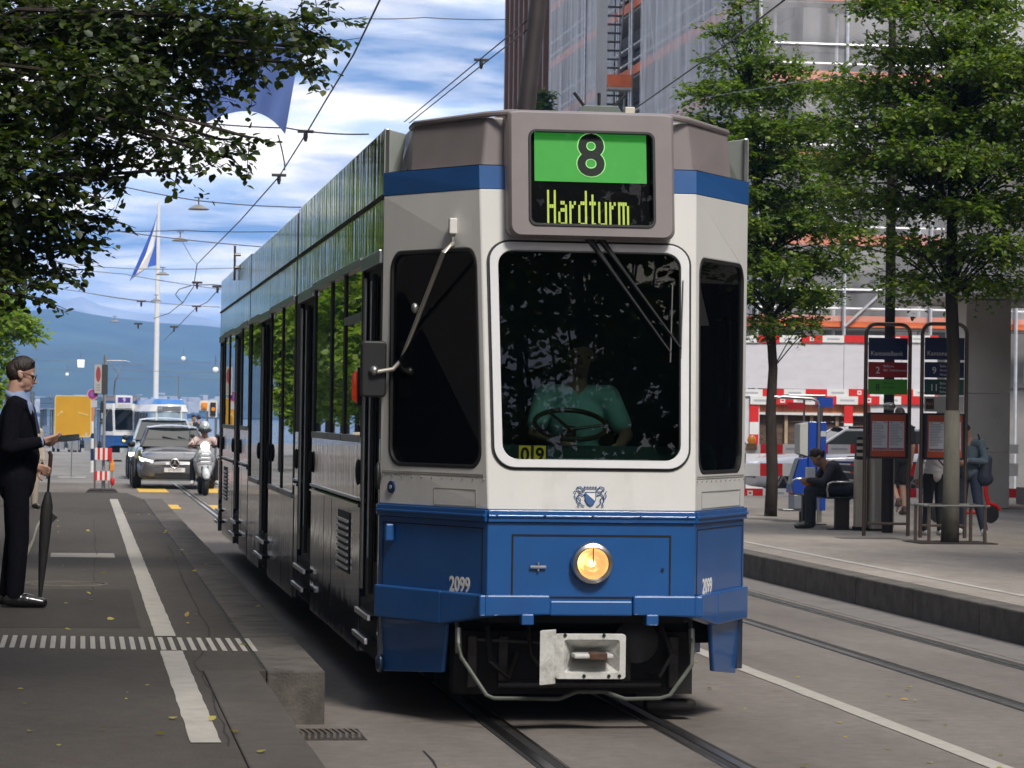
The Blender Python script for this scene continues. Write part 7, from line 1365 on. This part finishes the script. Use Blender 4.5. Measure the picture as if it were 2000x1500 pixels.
dp = at(1900, 1045, Z=ZR); person('person', 'person in blue denim jacket bending over a phone beside the stop sign', (at(1893, 900, Y=38.7).x, 38.7, ZR), rad(-35), pose(head=(-.02, -.17, 1.55), neck=(0, -.06, 1.44), chest=(0, .0, 1.25), look=(0, -.8, -.6), elL=(.26, -.02, 1.10), elR=(-.26, -.02, 1.10), wrL=(.06, -.24, 1.12), wrR=(-.08, -.24, 1.10), curlL=.9, curlR=.9, shL=(.18, -.03, 1.37), shR=(-.18, -.03, 1.37), knL=(.16, -.05, .50), anL=(.24, .0, .085), toL=(.30, -.15, .05), anR=(-.12, .05, .085), toR=(-.16, -.12, .05)), dict(skin=skin, top=m_den, bottom=m_jb, shoe=m_trn, hair=m_hairb), .012, .90, jacket=.03)
db = thing('shoulder_bag', 'dark blue shoulder bag hanging on the person in denim', 'bag', (at(1893, 900, Y=38.7).x + .17, 38.58, ZR + .74)); blob('bag_body', [('C', (0, 0, .05), .10, (.04, 0, .28), .07), ('E', (.01, 0, .02), (.12, .09, .10))], .012, mat('bag_navy', (.022, .028, .05), .7, var=.2), db); MB().tube([(.02, 0, .3), (-.10, -.03, .62)], .012, 6).build('strap', m_blk, db)
sp2 = at(1756, 1002, Z=ZR); person('person', 'person in black shorts walking away beyond the stop signs', (at(1757, 900, Y=47).x, 47, ZR), rad(190), pose(knL=(.09, -.10, .52), anL=(.09, .18, .22), toL=(.09, .10, .06), knR=(-.09, -.06, .50), anR=(-.10, .0, .085), toR=(-.11, -.16, .05)), dict(skin=mat('skin_pale', (.50, .33, .24), .5), top=mat('top_black', (.02, .02, .022), .8), bottom=m_khaki, shoe=mat('shoe_brown', (.10, .06, .045), .6), hair=m_hairb), .012, .98, legs='short', sleeve='short')  # a paler skin tone than the others
# scooter rider
m_pink = mat('shirt_pale_pink', (.62, .47, .44), .8, var=.06, bump=.3, bscale=12)
jr = pose(head=(0, -.06, 1.33), neck=(0, .0, 1.17), chest=(0, .03, .98), belly=(0, .07, .80), pelvis=(0, .10, .70), shL=(.19, .0, 1.10), shR=(-.19, .0, 1.10), elL=(.33, -.16, .95), elR=(-.33, -.16, .95), wrL=(.31, -.38, .99), wrR=(-.31, -.38, .99), curlL=1.0, curlR=1., hipL=(.11, .04, .68), hipR=(-.11, .04, .68), knL=(.25, -.26, .62), knR=(-.25, -.26, .62), anL=(.26, -.22, .20), anR=(-.26, -.22, .20), toL=(.29, -.40, .17), toR=(-.29, -.40, .17))
rd, hpr = person('person', 'scooter rider in pale pink shirt and silver helmet', (sx_, SY_ + .80, .10), 0, jr, dict(skin=skin2, top=m_pink, bottom=m_blkp, shoe=m_trn, hair=m_hairb), .012, 1., hair=None)
blob('helmet', [('E', hpr(0, -.01, .06), (.125, .140, .115)), ('E', hpr(0, -.05, .0), (.115, .11, .12))], .012, mat('helmet_silver_teal', (.55, .62, .64), .2, .3, coat=1.), rd, 3); vis = MB(); vis.tube([hpr(.125 * math.cos(t), .12 * math.sin(t) + .02, -.005) for t in np.linspace(.2, math.pi - .2, 10)], .032, 6); vis.build('dark_visor', m_blk, rd, smooth=True)
# driver of the passing car and two distant walkers
ps = V3((at(1655, 900, Y=66).x - .10, 65.72, .35)); person('person', 'driver in dark cap inside the passing white car', ps, rad(-90), {**jd, 'head': (0, -.02, 1.10), 'neck': (0, .0, .95), 'chest': (0, .02, .76), 'belly': (0, .04, .56), 'pelvis': (0, .06, .42), 'shL': (.18, 0, .88), 'shR': (-.18, 0, .88), 'elL': (.24, -.12, .66), 'elR': (-.24, -.12, .66), 'wrL': (.16, -.36, .70), 'wrR': (-.16, -.36, .70), 'hipL': (.09, .02, .40), 'hipR': (-.09, .02, .40), 'knL': (.1, -.4, .42), 'knR': (-.1, -.4, .42), 'anL': (.1, -.5, .12), 'anR': (-.1, -.5, .12), 'toL': (.1, -.64, .10), 'toR': (-.1, -.64, .10)}, dict(skin=skin, top=m_dk, bottom=m_jean, shoe=m_shoeb, hair=m_hairb), .014, 1.)
for px, top_, lab, rzz in ((377, m_coat, 'distant walker in pale clothes left of the scooter rider', 30), (387, m_dk, 'distant walker in dark clothes behind the scooter rider', 200)):
    p = at(px, 880, Y=112); person('person', lab, (p.x, 112, 0), rad(rzz), pose(), dict(skin=skin, top=top_, bottom=m_jean, shoe=m_shoeb, hair=m_hairb), .02, .97)
